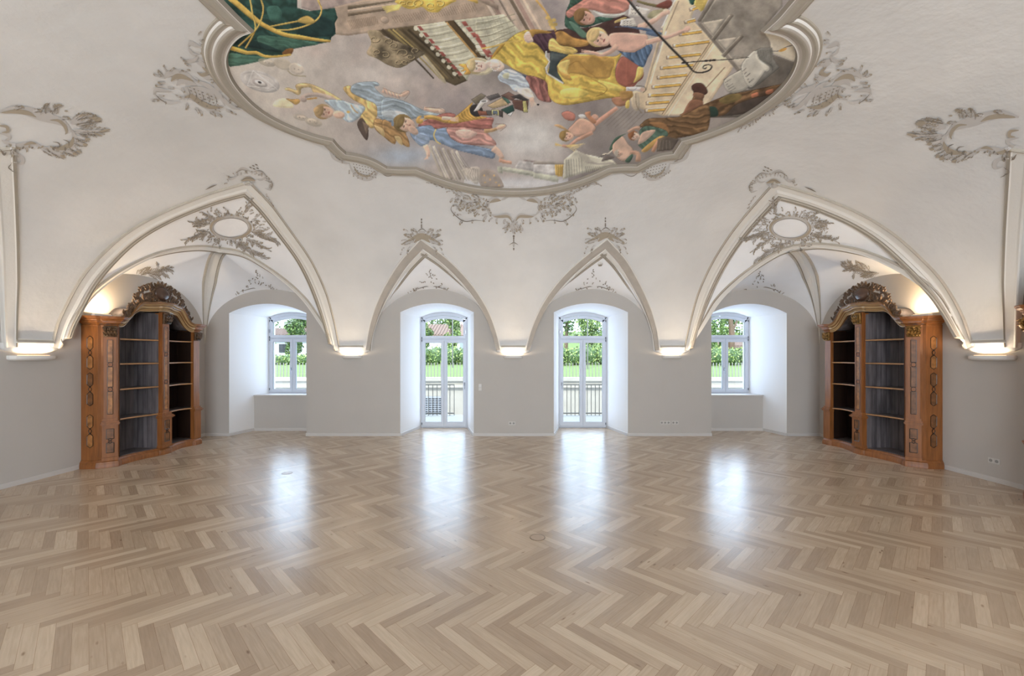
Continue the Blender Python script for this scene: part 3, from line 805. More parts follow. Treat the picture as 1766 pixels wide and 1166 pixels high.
# ------------------------------------------------------------ outside the windows
slab('terrace', -4.2, 4.2, YF, 12.45, -.2, -.03, M['paving'], kind='structure', label='pale terrace slabs outside the glazed doors')
slab('yard', -40, 40, 12.45, 16, -1.75, -1.6, M['paving'], kind='structure', label='pale paved yard below the terrace')
rw = slab('retaining_wall', -40, 40, 16.0, 16.35, -1.7, .74, M['concrete'], kind='structure', label='pale concrete retaining wall across the yard')
c_ = slab('coping', -40, 40, 15.93, 16.42, .74, .87, M['concrete']); c_.parent = rw
c_ = slab('ledge', -40, 40, 15.9, 16.0, .50, .60, M['concrete']); c_.parent = rw
def terrain():
    v, f = [], []; nx, ny = 60, 14
    for j in range(ny+1):
        for i in range(nx+1):
            x = -40+80*i/nx; y = 16.4+ (60*(j/ny)**1.6)
            z = .80+ .048*min(y-16.4, 9)+max(0, y-30)*.10+.05*math.sin(x*.7+j)
            v.append((x, y, z))
    for j in range(ny):
        for i in range(nx): a = j*(nx+1)+i; f.append((a, a+1, a+nx+2, a+nx+1))
    return raw('lawn', v, f, M['grass'], smooth=True, tagd=dict(kind='structure', label='sloping green lawn above the retaining wall'))
terrain()
def railing(name, x0, x1, y, z0, z1, step, r, m, label, cat, rails=True):
    root = empty(name, ((x0+x1)/2, y, z0), label, cat)
    cx = (x0+x1)/2
    if rails:
        for zz, hh in ((z1-z0-.03, .03), (.05, .03)):
            mb = MB(); mb.box(x0-cx, x1-cx, -.02, .02, zz, zz+hh); mb.build('rail', m, parent=root)
    n = int((x1-x0)/step); proto = None
    for i in range(n+1):
        x = x0+(x1-x0)*i/n-cx
        if proto is None:
            mb = MB(); mb.box(-r, r, -r, r, 0, z1-z0-.0); proto = mb.build('baluster', m, parent=root); proto.location = (x, 0, 0)
        else:
            c = proto.copy(); col.objects.link(c); c.parent = root; c.location = (x, 0, 0)
    return root
railing('terrace_railing', -3.3, -1.9+.2, 12.3, -.03, .87, .115, .009, M['rail'], 'thin metal terrace railing outside the left glazed door', 'railing')
railing('terrace_railing', 1.2, 3.3, 12.3, -.03, .87, .115, .009, M['rail'], 'thin metal terrace railing outside the right glazed door', 'railing')
for (a, b, lb) in ((-9.8, -6.9, 'metal picket fence seen through the far left window'), (-3.6, -1.4, 'metal picket fence seen through the left glazed door'),
                   (1.4, 4.0, 'metal picket fence seen through the right glazed door'), (7.0, 9.4, 'metal picket fence seen through the far right window')):
    railing('picket_fence', a, b, 16.2, .87, 1.42, .12, .012, M['fence_m'], lb, 'fence', rails=False)
# louvred grille in the retaining wall
root = empty('ventilation_grille', (-2.98, 15.97, -.55), 'grey louvred ventilation grille behind the terrace railing outside the left door', 'grille')
mb = MB(); mb.box(-.36, .36, -.05, .03, 0, .72); mb.build('grille_frame', M['grille'], parent=root)
mb = MB()
for i in range(5):
    for j in range(8): mb.box(-.33+i*.135, -.33+i*.135+.11, -.056, -.045, .05+j*.08, .05+j*.08+.045)
mb.build('slots', M['slot'], parent=root)
# lamp post on the lawn
for x, y, z, h, lb in ((-3.05, 21.5, 1.0, 2.6, 'slim grey lamp post before the hedge, left door'), (3.75, 21.5, 1.0, 2.6, 'slim grey lamp post before the hedge, right door')):
    mb = MB(); mb.tube([(0, 0, 0), (0, 0, h)], .03, 8); mb.ball((0, 0, h), (.09, .09, .05)); o = mb.build('lamp_post', M['rail'], label=lb, cat=None); o.location = (x, y, z); tag(o, lb, 'lamp post', 'lamp posts on the lawn')
# leaf masses: many small leaf blades around a woody core
def foliage(name, mats, blobs, n, size, seed, parent=None, **tg):
    r = random.Random(seed); v, f, mi = [], [], []
    tot = sum(b[3]*b[4]*b[5] for b in blobs)
    for (bx, by, bz_, rx, ry, rz) in blobs:
        for _ in range(int(n*rx*ry*rz/tot)):
            a = r.random()*2*PI; z = r.uniform(-1, 1); q = math.sqrt(1-z*z); rr = r.uniform(.55, 1.05)
            c = Vector((bx+rx*rr*q*math.cos(a), by+ry*rr*q*math.sin(a), bz_+rz*rr*z))
            d1 = Vector((r.gauss(0, 1), r.gauss(0, 1), r.gauss(0, 1))).normalized()
            d2 = d1.cross(Vector((r.gauss(0, 1), r.gauss(0, 1), r.gauss(0, 1)))).normalized()
            s = size*r.uniform(.6, 1.3); k = len(v)
            v += [c-d1*s, c+d2*s*.5, c+d1*s, c-d2*s*.5]; f.append((k, k+1, k+2, k+3)); mi.append(r.randrange(len(mats)))
    return raw(name, v, f, mats, mi, parent, False, tg or None)
M['leaf_a'] = mat('leaf_light', (142, 162, 92), .55); M['leaf_b'] = mat('leaf_mid', (108, 132, 72), .55); M['leaf_c'] = mat('leaf_deep', (68, 92, 54), .6)
def hedge(x0, x1, y, z0, z1, seed, label):
    n = max(2, int((x1-x0)/.8)); rr = random.Random(seed)
    bl = [(x0+(x1-x0)*(i+.5)/n-(x0+x1)/2, rr.uniform(-.1, .1), (z1-z0)/2, .62, .5, (z1-z0)/2*rr.uniform(.92, 1.1)) for i in range(n)]
    root = empty('hedge', ((x0+x1)/2, y, z0), label, 'hedge')
    mb = MB(); 
    for b in bl: mb.ball(b[:3], (b[3]*.8, b[4]*.7, b[5]*.85), 10, 6)
    mb.build('hedge_core', M['leaf_c'], parent=root)
    foliage('leaves', [M['leaf_a'], M['leaf_b'], M['leaf_c'], M['leaf_a']], bl, 2600*(x1-x0)/3.2, .07, seed, parent=root)
hedge(-6.3, -2.2, 24, 1.05, 2.25, 1, 'clipped green hedge on the lawn beyond the left door')
hedge(2.2, 6.4, 24, 1.05, 2.25, 2, 'clipped green hedge on the lawn beyond the right door')
hedge(10.2, 14.4, 24, 1.05, 2.2, 3, 'clipped green hedge beyond the far right window')
hedge(-14.6, -10.6, 24, 1.05, 1.75, 4, 'low green hedge beyond the far left window')
def tree(x, y, z, h, w, seed, label, dark=False, n=3600, kind='leafy_tree', cat='tree', low=.25):
    r = random.Random(seed)
    root = empty(kind, (x, y, z), label, cat, 'trees behind the garden')
    mb = MB(); mb.tube([(0, 0, 0), (.1, 0, h*.3), (0, .1, h*.65)], [w*.07, w*.055, w*.02], 8)
    for k in range(4):
        a = r.random()*6; mb.tube([(.08, 0, h*(.28+.08*k)), (math.cos(a)*w*.3, math.sin(a)*w*.3, h*(.45+.1*k))], [w*.03, w*.012], 6)
    mb.build('trunk', M['bark'], parent=root)
    bl = [(r.uniform(-1, 1)*w*.3, r.uniform(-1, 1)*w*.3, h*(low+ (1-low)*(k+.5)/9)+r.uniform(-.05, .05)*h, w*r.uniform(.25, .42), w*r.uniform(.25, .4), h*.13) for k in range(9)]
    mats = [M['leaf_b'], M['leaf_c'], M['leaf_c']] if dark else [M['leaf_a'], M['leaf_b'], M['leaf_c']]
    foliage('crown', mats, bl, n, .13 if w > 2 else .08, seed, parent=root)
TR = [(-5.9, 38.5, 2.4, 8.5, 3.6, 1, 'tall leafy tree above the tiled roof, left door'), (-3.75, 26.6, 1.3, 3.6, 1.2, 0, 'small young tree right of the pole, left door'),
      (-5.7, 26.6, 1.3, 2.4, 1.1, 0, 'low bush behind the hedge, left door'), (4.2, 34, 2.0, 8.5, 2.3, 1, 'dark leafy tree at left in the fanlight, right door'),
      (8.0, 34, 2.0, 9, 2.6, 0, 'pale leafy tree at right in the fanlight, right door'), (4.9, 27.2, 1.4, 3.6, 1.5, 0, 'bushy tree above the hedge, right door'),
      (17.6, 39, 2.6, 9, 3.6, 0, 'leafy tree seen through the far right window'),
      (-15.3, 25.9, 1.2, 2.5, 1.2, 0, 'young leafy tree in the left casement view'), (-13.2, 25.9, 1.2, 3.0, 1.2, 1, 'bushy shrub in the right casement view, far left window'),
      (-19.3, 39.5, 2.5, 7.5, 2.6, 0, 'tall tree rising behind the long white house')]
for i, (x, y, z, h, w, dk, lb) in enumerate(TR): tree(x, y, z, h, w, 20+i, lb, bool(dk))
for i, (x, lb) in enumerate(((13.4, 'slender cypress at left in the far right fanlight'), (13.98, 'slender cypress, middle one in the far right fanlight'), (15.6, 'slender cypress right of the bare trunk'))):
    root = empty('cypress', (x, 28.5, 1.4), lb, 'cypress', 'cypresses beyond the far right window')
    mb = MB(); mb.tube([(0, 0, 0), (0, 0, 1.2)], .07, 6); mb.build('trunk', M['bark'], parent=root)
    foliage('crown', [M['leaf_b'], M['leaf_c'], M['leaf_b']], [(0, 0, .5+k*.5, .26-.03*k, .26-.03*k, .45) for k in range(7)], 1500, .08, 60+i, parent=root)
mb = MB(); mb.tube([(0, 0, 0), (.1, 0, 1.6), (0, 0, 3.0)], [.24, .2, .12], 8); mb.tube([(.05, 0, 1.8), (.5, 0, 2.7)], [.1, .05], 6)
o = mb.build('tree_trunk', M['bark']); o.location = (14.56, 28.6, 1.4); tag(o, 'bare brown tree trunk between the cypresses', 'tree trunk')
# low white house with tiled roof behind the garden
def house(x0, x1, y0, y1, z0, ze, zr, label, wins):
    root = empty('house', ((x0+x1)/2, y0, z0), label, 'house'); cx = (x0+x1)/2; w = (x1-x0)/2; d = y1-y0
    mb = MB(); mb.box(-w, w, 0, d, 0, ze-z0); mb.build('wall', M['house'], parent=root)
    mb = MB(); e = .35
    mb.layers([[(-w-e, -e, ze-z0-.05), (w+e, -e, ze-z0-.05), (w+e, d/2, zr-z0), (-w-e, d/2, zr-z0)], [(-w-e, -e, ze-z0+.07), (w+e, -e, ze-z0+.07), (w+e, d/2, zr-z0+.12), (-w-e, d/2, zr-z0+.12)]])
    mb.layers([[(-w-e, d+e, ze-z0-.05), (w+e, d+e, ze-z0-.05), (w+e, d/2, zr-z0), (-w-e, d/2, zr-z0)], [(-w-e, d+e, ze-z0+.07), (w+e, d+e, ze-z0+.07), (w+e, d/2, zr-z0+.12), (-w-e, d/2, zr-z0+.12)]])
    n = int((2*w+.6)/.22)
    for i in range(n):
        x = -w-.3+i*.22; mb.tube([(x, -e-.02, ze-z0+.09), (x, d/2, zr-z0+.14)], .05, 6)
    mb.build('tiled_roof', M['roof'], parent=root)
    for (wx, wz, ww, wh) in wins:
        mb = MB(); mb.box(wx-cx-ww/2, wx-cx+ww/2, -.03, .02, wz-z0, wz-z0+wh); mb.build('window', M['slot'], parent=root)
house(-11.5, -3.75, 30, 34, 1.4, 3.05, 3.9, 'low white house with a clay tile roof behind the left door', [])
house(-26, -12.6, 30, 34.5, 1.4, 3.0, 3.6, 'long low white house with clay tiles behind the far left window', [(-16.2, 1.9, .5, .6)])
house(-24, -13.5, 44, 50, 2.5, 6.1, 7.4, 'taller white house among trees behind the far left window', [(-20.5, 4.2, .8, 1.1), (-19, 4.2, .8, 1.1)])
house(13.6, 24, 31, 35, 1.5, 2.3, 2.7, 'low white shed with clay tiles beyond the far right window', [])

rw_ = random.Random(9)
bl = [(rw_.uniform(-38, 38), rw_.uniform(0, 6), rw_.uniform(0, 11), rw_.uniform(2, 3.4), 2, rw_.uniform(1.8, 3)) for _ in range(90)]
o = foliage('woodland', [M['leaf_a'], M['leaf_b'], M['leaf_c']], bl, 30000, .26, 77, kind='stuff', label='dense green woodland rising behind the houses and garden trees', cat='woodland'); o.location = (0, 56, 5)
# ------------------------------------------------------------ baroque bookcases
def bookcase(wallx, sgn, y0, sy, label, gilt, name='bookcase'):
    """local frame: x out of the wall, y along it away from the near end, z up"""
    root = empty(name, (wallx, y0, 0), label, 'bookcase', 'carved baroque bookcases against the side walls')
    XF = lambda p: (sgn*p[0], sy*p[1], p[2])
    new = lambda: MB(XF)
    def part(mb, nm, ms, parent=root, smooth=False, **k): return mb.build(nm, ms, parent=parent, smooth=smooth, **k)
    # front line of the carcase, plan
    BN = [(.375, .20), (.365, .36), (.385, .55), (.425, .72), (.455, .85)]      # near bay, serpentine
    CP = [(.47, .86), (.485, .88), (.485, 1.03), (.47, 1.05)]                  # middle pilaster
    BF = [(.455, 1.06), (.425, 1.18), (.385, 1.36), (.385, 1.50), (.43, 1.645)]
    FP = [(.455, 1.655), (.455, 1.80)]
    SM = lambda l, n=6: [(p.x, p.y) for p in catmull([(a, b, 0) for a, b in l], n)]
    bn, bf = SM(BN), SM(BF)
    nearblk = [(.02, 0), (.03, -.01), (.25, .0), (.27, .03), (.30, .04), (.415, .15), (.40, .17), (.375, .20)]
    front = nearblk+bn[1:]+CP+bf[1:]+FP+[(.40, 1.83), (.02, 1.83)]
    def offs(path, d, lo=0):
        P = [Vector((a, b)) for a, b in path]; out_ = []
        for i, p in enumerate(P):
            t = (P[min(i+1, len(P)-1)]-P[max(i-1, 0)]).normalized(); n = Vector((t.y, -t.x))
            q = p+n*d; out_.append((max(q.x, .0), q.y))
        return out_
    def closed(path, z): return [(0, path[0][1], z)]+[(a, b, z) for a, b in path]+[(0, path[-1][1], z)]
    def stack(mb, path, prof, mi=0): mb.layers([closed(offs(path, d), z) for d, z in prof], mi)
    # plinth
    mb = new(); stack(mb, front, [(.045, 0), (.045, .055), (.035, .07), (.035, .085), (.015, .10), (.01, .115), (.0, .12)])
    pl = part(mb, 'plinth', M['wood']); sharp(pl)
    # near end block (side panel + corner pilaster)
    mb = new(); blk = nearblk+[(.375, .215)]
    stack(mb, blk, [(0, .12), (0, 2.16)]); part(mb, 'end_block', M['wood'])
    # inner end board, back board, far end board, partition
    mb = new(); mb.box(.005, .03, .2, 1.83, .12, 2.56*.0+2.17); part(mb, 'back_board', M['inner'])
    mb = new(); mb.box(0, .40, 1.79, 1.83, .12, 2.16); part(mb, 'far_end_board', M['wood'])
    mb = new(); mb.box(.40, .46, .855, .885, .12, 2.42); mb.box(.03, .40, .857, .870, .12, 2.42, 1); mb.box(.03, .40, .870, .883, .12, 2.42, 2); mb.box(.398, .452, .8535, .856, .13, 2.40, 1); part(mb, 'partition', [M['wood'], M['inner'], M['inner_dark']])
    mb = new(); [mb.box(x_-.0015, x_+.0015, .8545, .8572, .13, 2.42) for x_ in (.10, .19, .27, .34)]; [mb.box(.030, .0315, y_-.002, y_+.002, .13, 2.2) for y_ in (.38, .54, .70)]; part(mb, 'board_joints', M['string'])
    mb = new(); mb.box(.03, .405, 1.783, 1.79, .12, 2.16); part(mb, 'far_end_shade_lining', M['inner_dark'])
    mb = new(); mb.box(.032, .036, .89, 1.783, .13, 2.16); part(mb, 'far_bay_shade_lining', M['inner_dark'])  # dark sheet over the back board, carries the shade of the far bay
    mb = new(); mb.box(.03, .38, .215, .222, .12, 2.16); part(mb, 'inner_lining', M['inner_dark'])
    # far pilaster
    def pil(pts, z0, z1, mb, mi=0, d=0): mb.layers([[(a, b, z) for a, b in pts] for z in (z0, z1)], mi)
    mb = new(); pil([(.40, 1.655), (.455, 1.655), (.455, 1.80), (.40, 1.80)], .12, 2.16, mb)
    for z0, z1, d in ((.12, .64, .018), (.64, .66, .032), (.66, .675, .045), (.675, .70, .03), (.70, .73, .015)):
        pil([(.40, 1.655-d*.4), (.455+d, 1.655-d*.4), (.455+d, 1.80+d), (.40, 1.80+d)], z0, z1, mb)
    part(mb, 'far_pilaster', M['wood'])
    # middle pilaster with pedestal
    mb = new(); pil([(.44, .885), (.50, .885), (.50, 1.025), (.44, 1.025)], .12, 2.44, mb)
    for z0, z1, d in ((.12, .62, .02), (.62, .635, .035), (.635, .655, .05), (.655, .675, .035), (.675, .72, .018), (.12, .16, .03)):
        pil([(.44, .865-d), (.50+d, .87-d), (.50+d, 1.04+d), (.44, 1.045+d)], z0, z1, mb)
    mp_ = part(mb, 'middle_pilaster', M['wood'])
    # near pilaster raised face with pedestal
    a, b = Vector((.295, .035)), Vector((.41, .145)); t = (b-a).normalized(); nn_ = Vector((t.y, -t.x))
    def face(z0, z1, d, ex, mb, mi=0, w=0):
        q = [a-t*ex+nn_*0, a-t*ex+nn_*d, b+t*ex+nn_*d, b+t*ex]
        mb.layers([[(p.x, p.y, z) for p in q] for z in (z0, z1)], mi)
    mb = new()
    for z0, z1, d, ex in ((.73, 1.98, .014, -.008), (.12, .64, .022, .008), (.64, .655, .035, .02), (.655, .675, .05, .03), (.675, .70, .035, .02), (.70, .74, .022, .006), (.10, .15, .035, .015)):
        face(z0, z1, d, ex, mb)
    part(mb, 'near_pilaster', M['wood'])
    # inlays: burl fields framed by dark stringing
    def inlay(o_, ux, nx, w, h, z, kind, mt, parent):
        """o_ plan centre, ux plan unit along the face, nx outward"""
        def at(s_, zz, d): p = o_+ux*s_+nx*d; return (p.x, p.y, zz)
        def plate_(pts, m_, nm, d, th=.0012):
            mb = new(); mb.layers([[at(s_, zz, d+k) for s_, zz in pts] for k in (0, th)]); part(mb, nm, m_, parent)
        def outline(pts, r=.0042):
            mb = new(); n = len(pts)
            P3 = [Vector(at(s_, zz, .002)) for s_, zz in pts]
            for i in range(n): mb.tube([P3[i], P3[(i+1) % n]], r, 5)
            part(mb, 'stringing', M['string'], parent)
        hw = w/2; c = min(.03, h*.16)
        oct_ = lambda z0, z1: [(-hw, z0+c), (0, z0), (hw, z0+c), (hw, z1-c), (0, z1), (-hw, z1-c)]
        if kind == 'oct':
            k = .16*h
            for (z0, z1) in ((z-h/2, z-k*.35), (z+k*.35, z+h/2)):
                top = z1 > z
                pts = [(-hw, z0+(c if not top else k*.6)), (0, z0), (hw, z0+(c if not top else k*.6)), (hw, z1-(c if top else k*.6)), (0, z1), (-hw, z1-(c if top else k*.6))]
                plate_(pts, mt, 'burl_field', .0006); outline(pts)
            outline([(-hw*.55, z), (0, z-k*.62), (hw*.55, z), (0, z+k*.62)])
        elif kind == 'rect':
            k = .14*h
            for (z0, z1) in ((z-h/2, z-k*.6), (z+k*.6, z+h/2)):
                pts = [(-hw, z0), (hw, z0), (hw, z1), (-hw, z1)]
                plate_(pts, mt, 'burl_field', .0006); outline(pts)
            for dz in (-1, 1): outline([(-hw*.5, z+dz*k*.3), (0, z+dz*k*.3-k*.5), (hw*.5, z+dz*k*.3), (0, z+dz*k*.3+k*.5)])
        else:   # tall three field strip with rings
            L = h/3
            for i in range(3):
                z0, z1 = z-h/2+i*L+(.035 if i else 0), z-h/2+(i+1)*L-(.035 if i < 2 else 0)
                pts = [(-hw, z0), (hw, z0), (hw, z1), (-hw, z1)]
                plate_(pts, mt, 'burl_field', .0006); outline(pts, .0036)
                if i: outline([(hw*.95*math.cos(2*PI*j/12), z-h/2+i*L+.033*math.sin(2*PI*j/12)) for j in range(12)], .0034)
    o1 = (Vector((.03, -.01))+Vector((.25, 0)))/2; u1 = (Vector((.25, 0))-Vector((.03, -.01))).normalized(); n1 = Vector((u1.y, -u1.x))
    eb = [o for o in root.children if o.name.startswith('end_block')][0]
    for z, mt in ((1.74, M['burl']), (1.19, M['burl_dark']), (.56, M['burl'])): inlay(o1+u1*.0, u1, n1, .085, .50, z, 'oct', mt if not gilt else (M['burl_dark'] if z < 1.3 else M['burl']), eb)
    npz = [o for o in root.children if o.name.startswith('near_pilaster')][0]
    inlay((a+b)/2+nn_*.0145, t, nn_, .062, 1.13, 1.37, 'tall', M['burl'] if not gilt else M['burl_dark'], npz)
    inlay((a+b)/2+nn_*.0225, t, nn_, .085, .36, .40, 'rect', M['burl_dark'], npz)
    inlay(Vector((.5005, .955)), Vector((0, 1)), Vector((1, 0)), .075, 1.42, 1.48, 'tall', M['burl'], mp_)
    inlay(Vector((.5205, .955)), Vector((0, 1)), Vector((1, 0)), .10, .36, .40, 'rect', M['burl_dark'], mp_)
    # shelves with moulded edge
    for z in (.70, 1.165, 1.565, 1.955):
        for (bp, ya, yb) in ((bn, .222, .855), (bf, .885, 1.79)):
            q = [(x-.012, y) for x, y in bp]; q = [(q[0][0], ya)]+[p for p in q if ya < p[1] < yb]+[(q[-1][0], yb)]
            mb = new(); mb.layers([[(.03, ya, zz)]+[(x, y, zz) for x, y in q]+[(.03, yb, zz)] for zz in (z-.011, z+.011)])
            sh = part(mb, 'shelf', M['inner'])
            mb = new(); mb.tube([(x+.002, y, z) for x, y in q], .013, 8, up=(0, 0, 1)); part(mb, 'shelf_edge', M['wood_edge'], sh, True)
    # bottom board
    mb = new(); q = [(x-.01, y) for x, y in bn+bf]; mb.layers([[(.03, .2, z)]+[(x, y, z) for x, y in q]+[(.03, 1.79, z)] for z in (.121, .128)]); part(mb, 'bottom_board', M['inner'])
    # bonnet cornice: rises in an S over the bays
    def zc(y):
        sm = lambda t: max(0, min(1, t))**2*(3-2*max(0, min(1, t)))
        rise = .285
        if y < .94: return rise*sm((y-.24)/.34)-(.02 if .2 < y < .3 else 0)*0+ (.03*sm((y-.6)/.34))
        return rise*sm((1.64-y)/.36)+(.03*sm((1.28-y)/.34))
    fl = nearblk[1:]+bn[1:]+[(.46, .855), (.485, .87), (.485, 1.04), (.46, 1.055)]+bf[1:]+[(.455, 1.66), (.455, 1.80), (.44, 1.83), (.03, 1.83)]
    fl2 = []
    for p, q in zip(fl, fl[1:]):
        n = max(1, int((Vector(p)-Vector(q)).length/.025))
        for i in range(n): fl2.append((p[0]+(q[0]-p[0])*i/n, p[1]+(q[1]-p[1])*i/n))
    fl2.append(fl[-1])
    prof = [(-.02, 2.14), (.012, 2.14), (.016, 2.155), (.008, 2.165), (.03, 2.185), (.05, 2.195), (.05, 2.222), (.068, 2.226), (.075, 2.24), (.10, 2.255), (.105, 2.275), (.115, 2.278), (.115, 2.292), (.0, 2.30), (-.03, 2.30)]
    def corn(seg, nm, m_):
        mb = new(); V_, F_, mi = [], [], []
        O = {d: offs(fl2, d) for d in {p[0] for p in prof}}
        idx = [i for i, p in enumerate(fl2) if seg(i, p)]
        for i in idx:
            for d, z in prof: V_.append((O[d][i][0], O[d][i][1], z+zc(fl2[i][1])))
        m = len(prof)
        for r in range(len(idx)-1):
            for k in range(m-1): F_.append((r*m+k, r*m+k+1, (r+1)*m+k+1, (r+1)*m+k))
        mb.add(V_, F_)
        if isinstance(m_, list): mb.m = [(1 if (k % (m-1)) in (1, 3, 5, 8) else 0) for k in range(len(F_))]
        F2 = [tuple(range(m)), tuple(range((len(idx)-1)*m, len(idx)*m))[::-1]]; mb.add([V_[i] for i in F2[0]], [tuple(range(m))]); mb.add([V_[i] for i in F2[1]], [tuple(range(m))])
        o = part(mb, nm, m_); return o
    i0 = min(i for i, p in enumerate(fl2) if p[1] >= .20 and p[0] < .40 and i > 6); i1 = max(i for i, p in enumerate(fl2) if p[1] <= 1.66)
    corn(lambda i, p: i <= i0, 'end_cornice', M['wood']); corn(lambda i, p: i0 <= i <= i1, 'bonnet_cornice', [M['wood_mould'], mat('pale_cornice_wood', (182, 152, 108), .3, var=.12, vscale=7) if 'pale_cornice_wood' not in bpy.data.materials else bpy.data.materials['pale_cornice_wood']]); corn(lambda i, p: i >= i1, 'far_cornice', M['wood'])
    # top boards following the bonnet
    mb = new(); ys = [.0+1.83*i/60 for i in range(61)]
    def fx(y):
        c = [p for p in fl2 if abs(p[1]-y) < .04]; return max([p[0] for p in c] or [.3])
    ring = lambda x, dz: [(x(y) if callable(x) else x, y, 2.17+zc(y)+dz) for y in ys]
    v = ring(0.0, 0)+ring(fx, 0)+ring(0.0, .02)+ring(fx, .02); n = len(ys); fs = []
    for i in range(n-1): fs += [(i, i+1, n+i+1, n+i), (2*n+i, 2*n+i+1, 3*n+i+1, 3*n+i), (i, i+1, 2*n+i+1, 2*n+i), (n+i, n+i+1, 3*n+i+1, 3*n+i)]
    mb.add(v, fs); part(mb, 'top_boards', M['inner'], smooth=True)
    # back board upper part (under the bonnet)
    mb = new(); mb.layers([[(x, ys[10], 2.165)]+[(x, y, 2.17+zc(y)) for y in ys[10:56]]+[(x, ys[55], 2.165)] for x in (.005, .03)]); part(mb, 'upper_back_board', M['inner'])
    # carved capitals
    def capital(o_, ux, nx, w, z0, z1, m_):
        mb = new(); r = random.Random(5)
        at = lambda s_, zz, d: (lambda p: (p.x, p.y, zz))(o_+ux*s_+nx*d)
        mb.layers([[at(s_*w/2, zz, d) for s_, d in ((-1, 0), (-1, .02+k), (1, .02+k), (1, 0))] for zz, k in ((z0, 0), (z0+.015, .012), (z1-.03, .012), (z1, .03))])
        for row, (zz, nl, hh, pr) in enumerate(((z0+.02, 4, .07, .028), (z0+.07, 3, .08, .036))):
            for i in range(nl):
                s_ = (-.5+(i+.5)/nl)*w*.96
                mb.tube([at(s_, zz, pr), at(s_, zz+hh*.6, pr+.018), at(s_*1.1, zz+hh, pr+.036), at(s_*1.15, zz+hh*.85, pr+.05)], [.016, .02, .016, .007], 7, sq=(1, .6))
                for sd in (-1, 1): mb.tube([at(s_+sd*.012, zz+hh*.2, pr+.006), at(s_+sd*.024, zz+hh*.62, pr+.018), at(s_+sd*.03, zz+hh*.55, pr+.03)], [.008, .01, .004], 5)
        for sd in (-1, 1):
            pts = [at(sd*(w*.40+.022*math.cos(t_)*(1-t_/14)), z1-.045+.022*math.sin(t_)*(1-t_/14), .045+.003*t_) for t_ in [k*.7 for k in range(14)]]
            mb.tube(pts, [.012-.0006*k for k in range(14)], 7)
        mb.ball(at(0, z1-.03, .06), (.018, .018, .018), 8, 6)
        return part(mb, 'carved_capital', m_, smooth=True)
    cm = M['gilt'] if gilt else M['carved']
    capital((a+b)/2+nn_*.012, t, nn_, .15, 1.98, 2.15, cm)
    capital(Vector((.50, .955)), Vector((0, 1)), Vector((1, 0)), .15, 2.24, 2.43, M['gilt'] if gilt else M['carved'])
    capital(Vector((.455, 1.728)), Vector((0, 1)), Vector((1, 0)), .13, 1.98, 2.14, cm)
    # pierced carved crest: scrolls and leaves standing on the bonnet
    mb = new(); r = random.Random(11); xc = .43
    top = lambda y: 2.29+zc(y)
    env = lambda y: top(y)+ (0.035+.30*max(0, 1-(abs(y-.93)/.70)**1.7))
    def scroll(cy, cz, R, a0, da, w0, w1, n=16, x=xc):
        pts, rs = [], []
        for k in range(n):
            u = k/(n-1); a_ = a0+da*u; rr = R*(1-.72*u); pts.append((x+.012*math.sin(u*PI), cy+rr*math.cos(a_), cz+rr*math.sin(a_))); rs.append(w0+(w1-w0)*u)
        mb.tube(pts, rs, 7, sq=(1, 1)); mb.ball(pts[-1], w1*1.7, 7, 5)
    def leaf(cy, cz, ang, L, w, curl=.8, x=xc):
        pts, rs = [], []
        for k in range(8):
            u = k/7; a_ = ang+curl*u*u; cy_, cz_ = (cy, cz) if k == 0 else (pts[-1][1], pts[-1][2])
            pts.append((x+.02*u*u, cy_+math.cos(a_)*L/7*(k > 0), cz_+math.sin(a_)*L/7*(k > 0))); rs.append(w*(math.sin(PI*(.18+.75*u)))*1.0+.003)
        mb.tube(pts, rs, 7, sq=(.55, 1), up=(1, 0, 0))
    for sd in (-1, 1):
        for i, dy in enumerate((.20, .29, .38, .47, .56, .64)):
            y = .93+sd*dy; zt, ze = top(y), env(y); h = ze-zt; R = min(.10, h*.5+.018)
            scroll(y, zt+R+.0, R, PI/2-sd*PI*.9, sd*-4.6 if i % 2 else sd*4.4, .027, .013)
            scroll(y+sd*.035, ze-.035, R*.55+.01, PI/2+sd*.4, sd*4.2, .021, .010)
            leaf(y, ze-.06, PI/2-sd*.5, .12, .021, sd*1.5); leaf(y+sd*.02, zt+.03, PI/2-sd*1.1, .11, .019, sd*1.2)
            leaf(y-sd*.03, zt+.02, PI/2+sd*.4, .13, .017, -sd*.9)
            mb.ball((xc, y+sd*.045, ze+.005), (.014, .019, .016), 7, 5)
        # long volute rolling down to the cornice end
        pts = [(xc, .93+sd*(.55+.16*u), top(.93+sd*(.55+.16*u))+.02+.03*math.sin(u*PI)) for u in [k/8 for k in range(9)]]
        mb.tube(pts, [.024-.0012*k for k in range(9)], 7)
    mb.tube([(xc-.005, .93+.72*s_, top(.93+.72*s_)+.015) for s_ in [-1+k/12 for k in range(25)]], .02, 7)
    part(mb, 'carved_crest', M['carved'], smooth=True)
    # shield of the crest with shell rim
    mb = new(); cz = 2.755; cy = .93
    mb.ball((xc+.025, cy, cz), (.055, .155, .115), 22, 12); part(mb, 'crest_shield', M['shield'], smooth=True)
    mb = new(); n = 26
    for k in range(n):
        t_ = 2*PI*k/n; rr = 1+.06*math.cos(4*t_)
        mb.ball((xc+.012, cy+.168*math.cos(t_)*rr, cz+.128*math.sin(t_)*rr), (.028, .026, .024), 8, 6)
    for k in range(7):
        t_ = PI/2+(k-3)*.30; leaf(cy+.15*math.cos(t_), cz+.11*math.sin(t_), t_, .11, .026, (k-3)*.25, xc+.01)
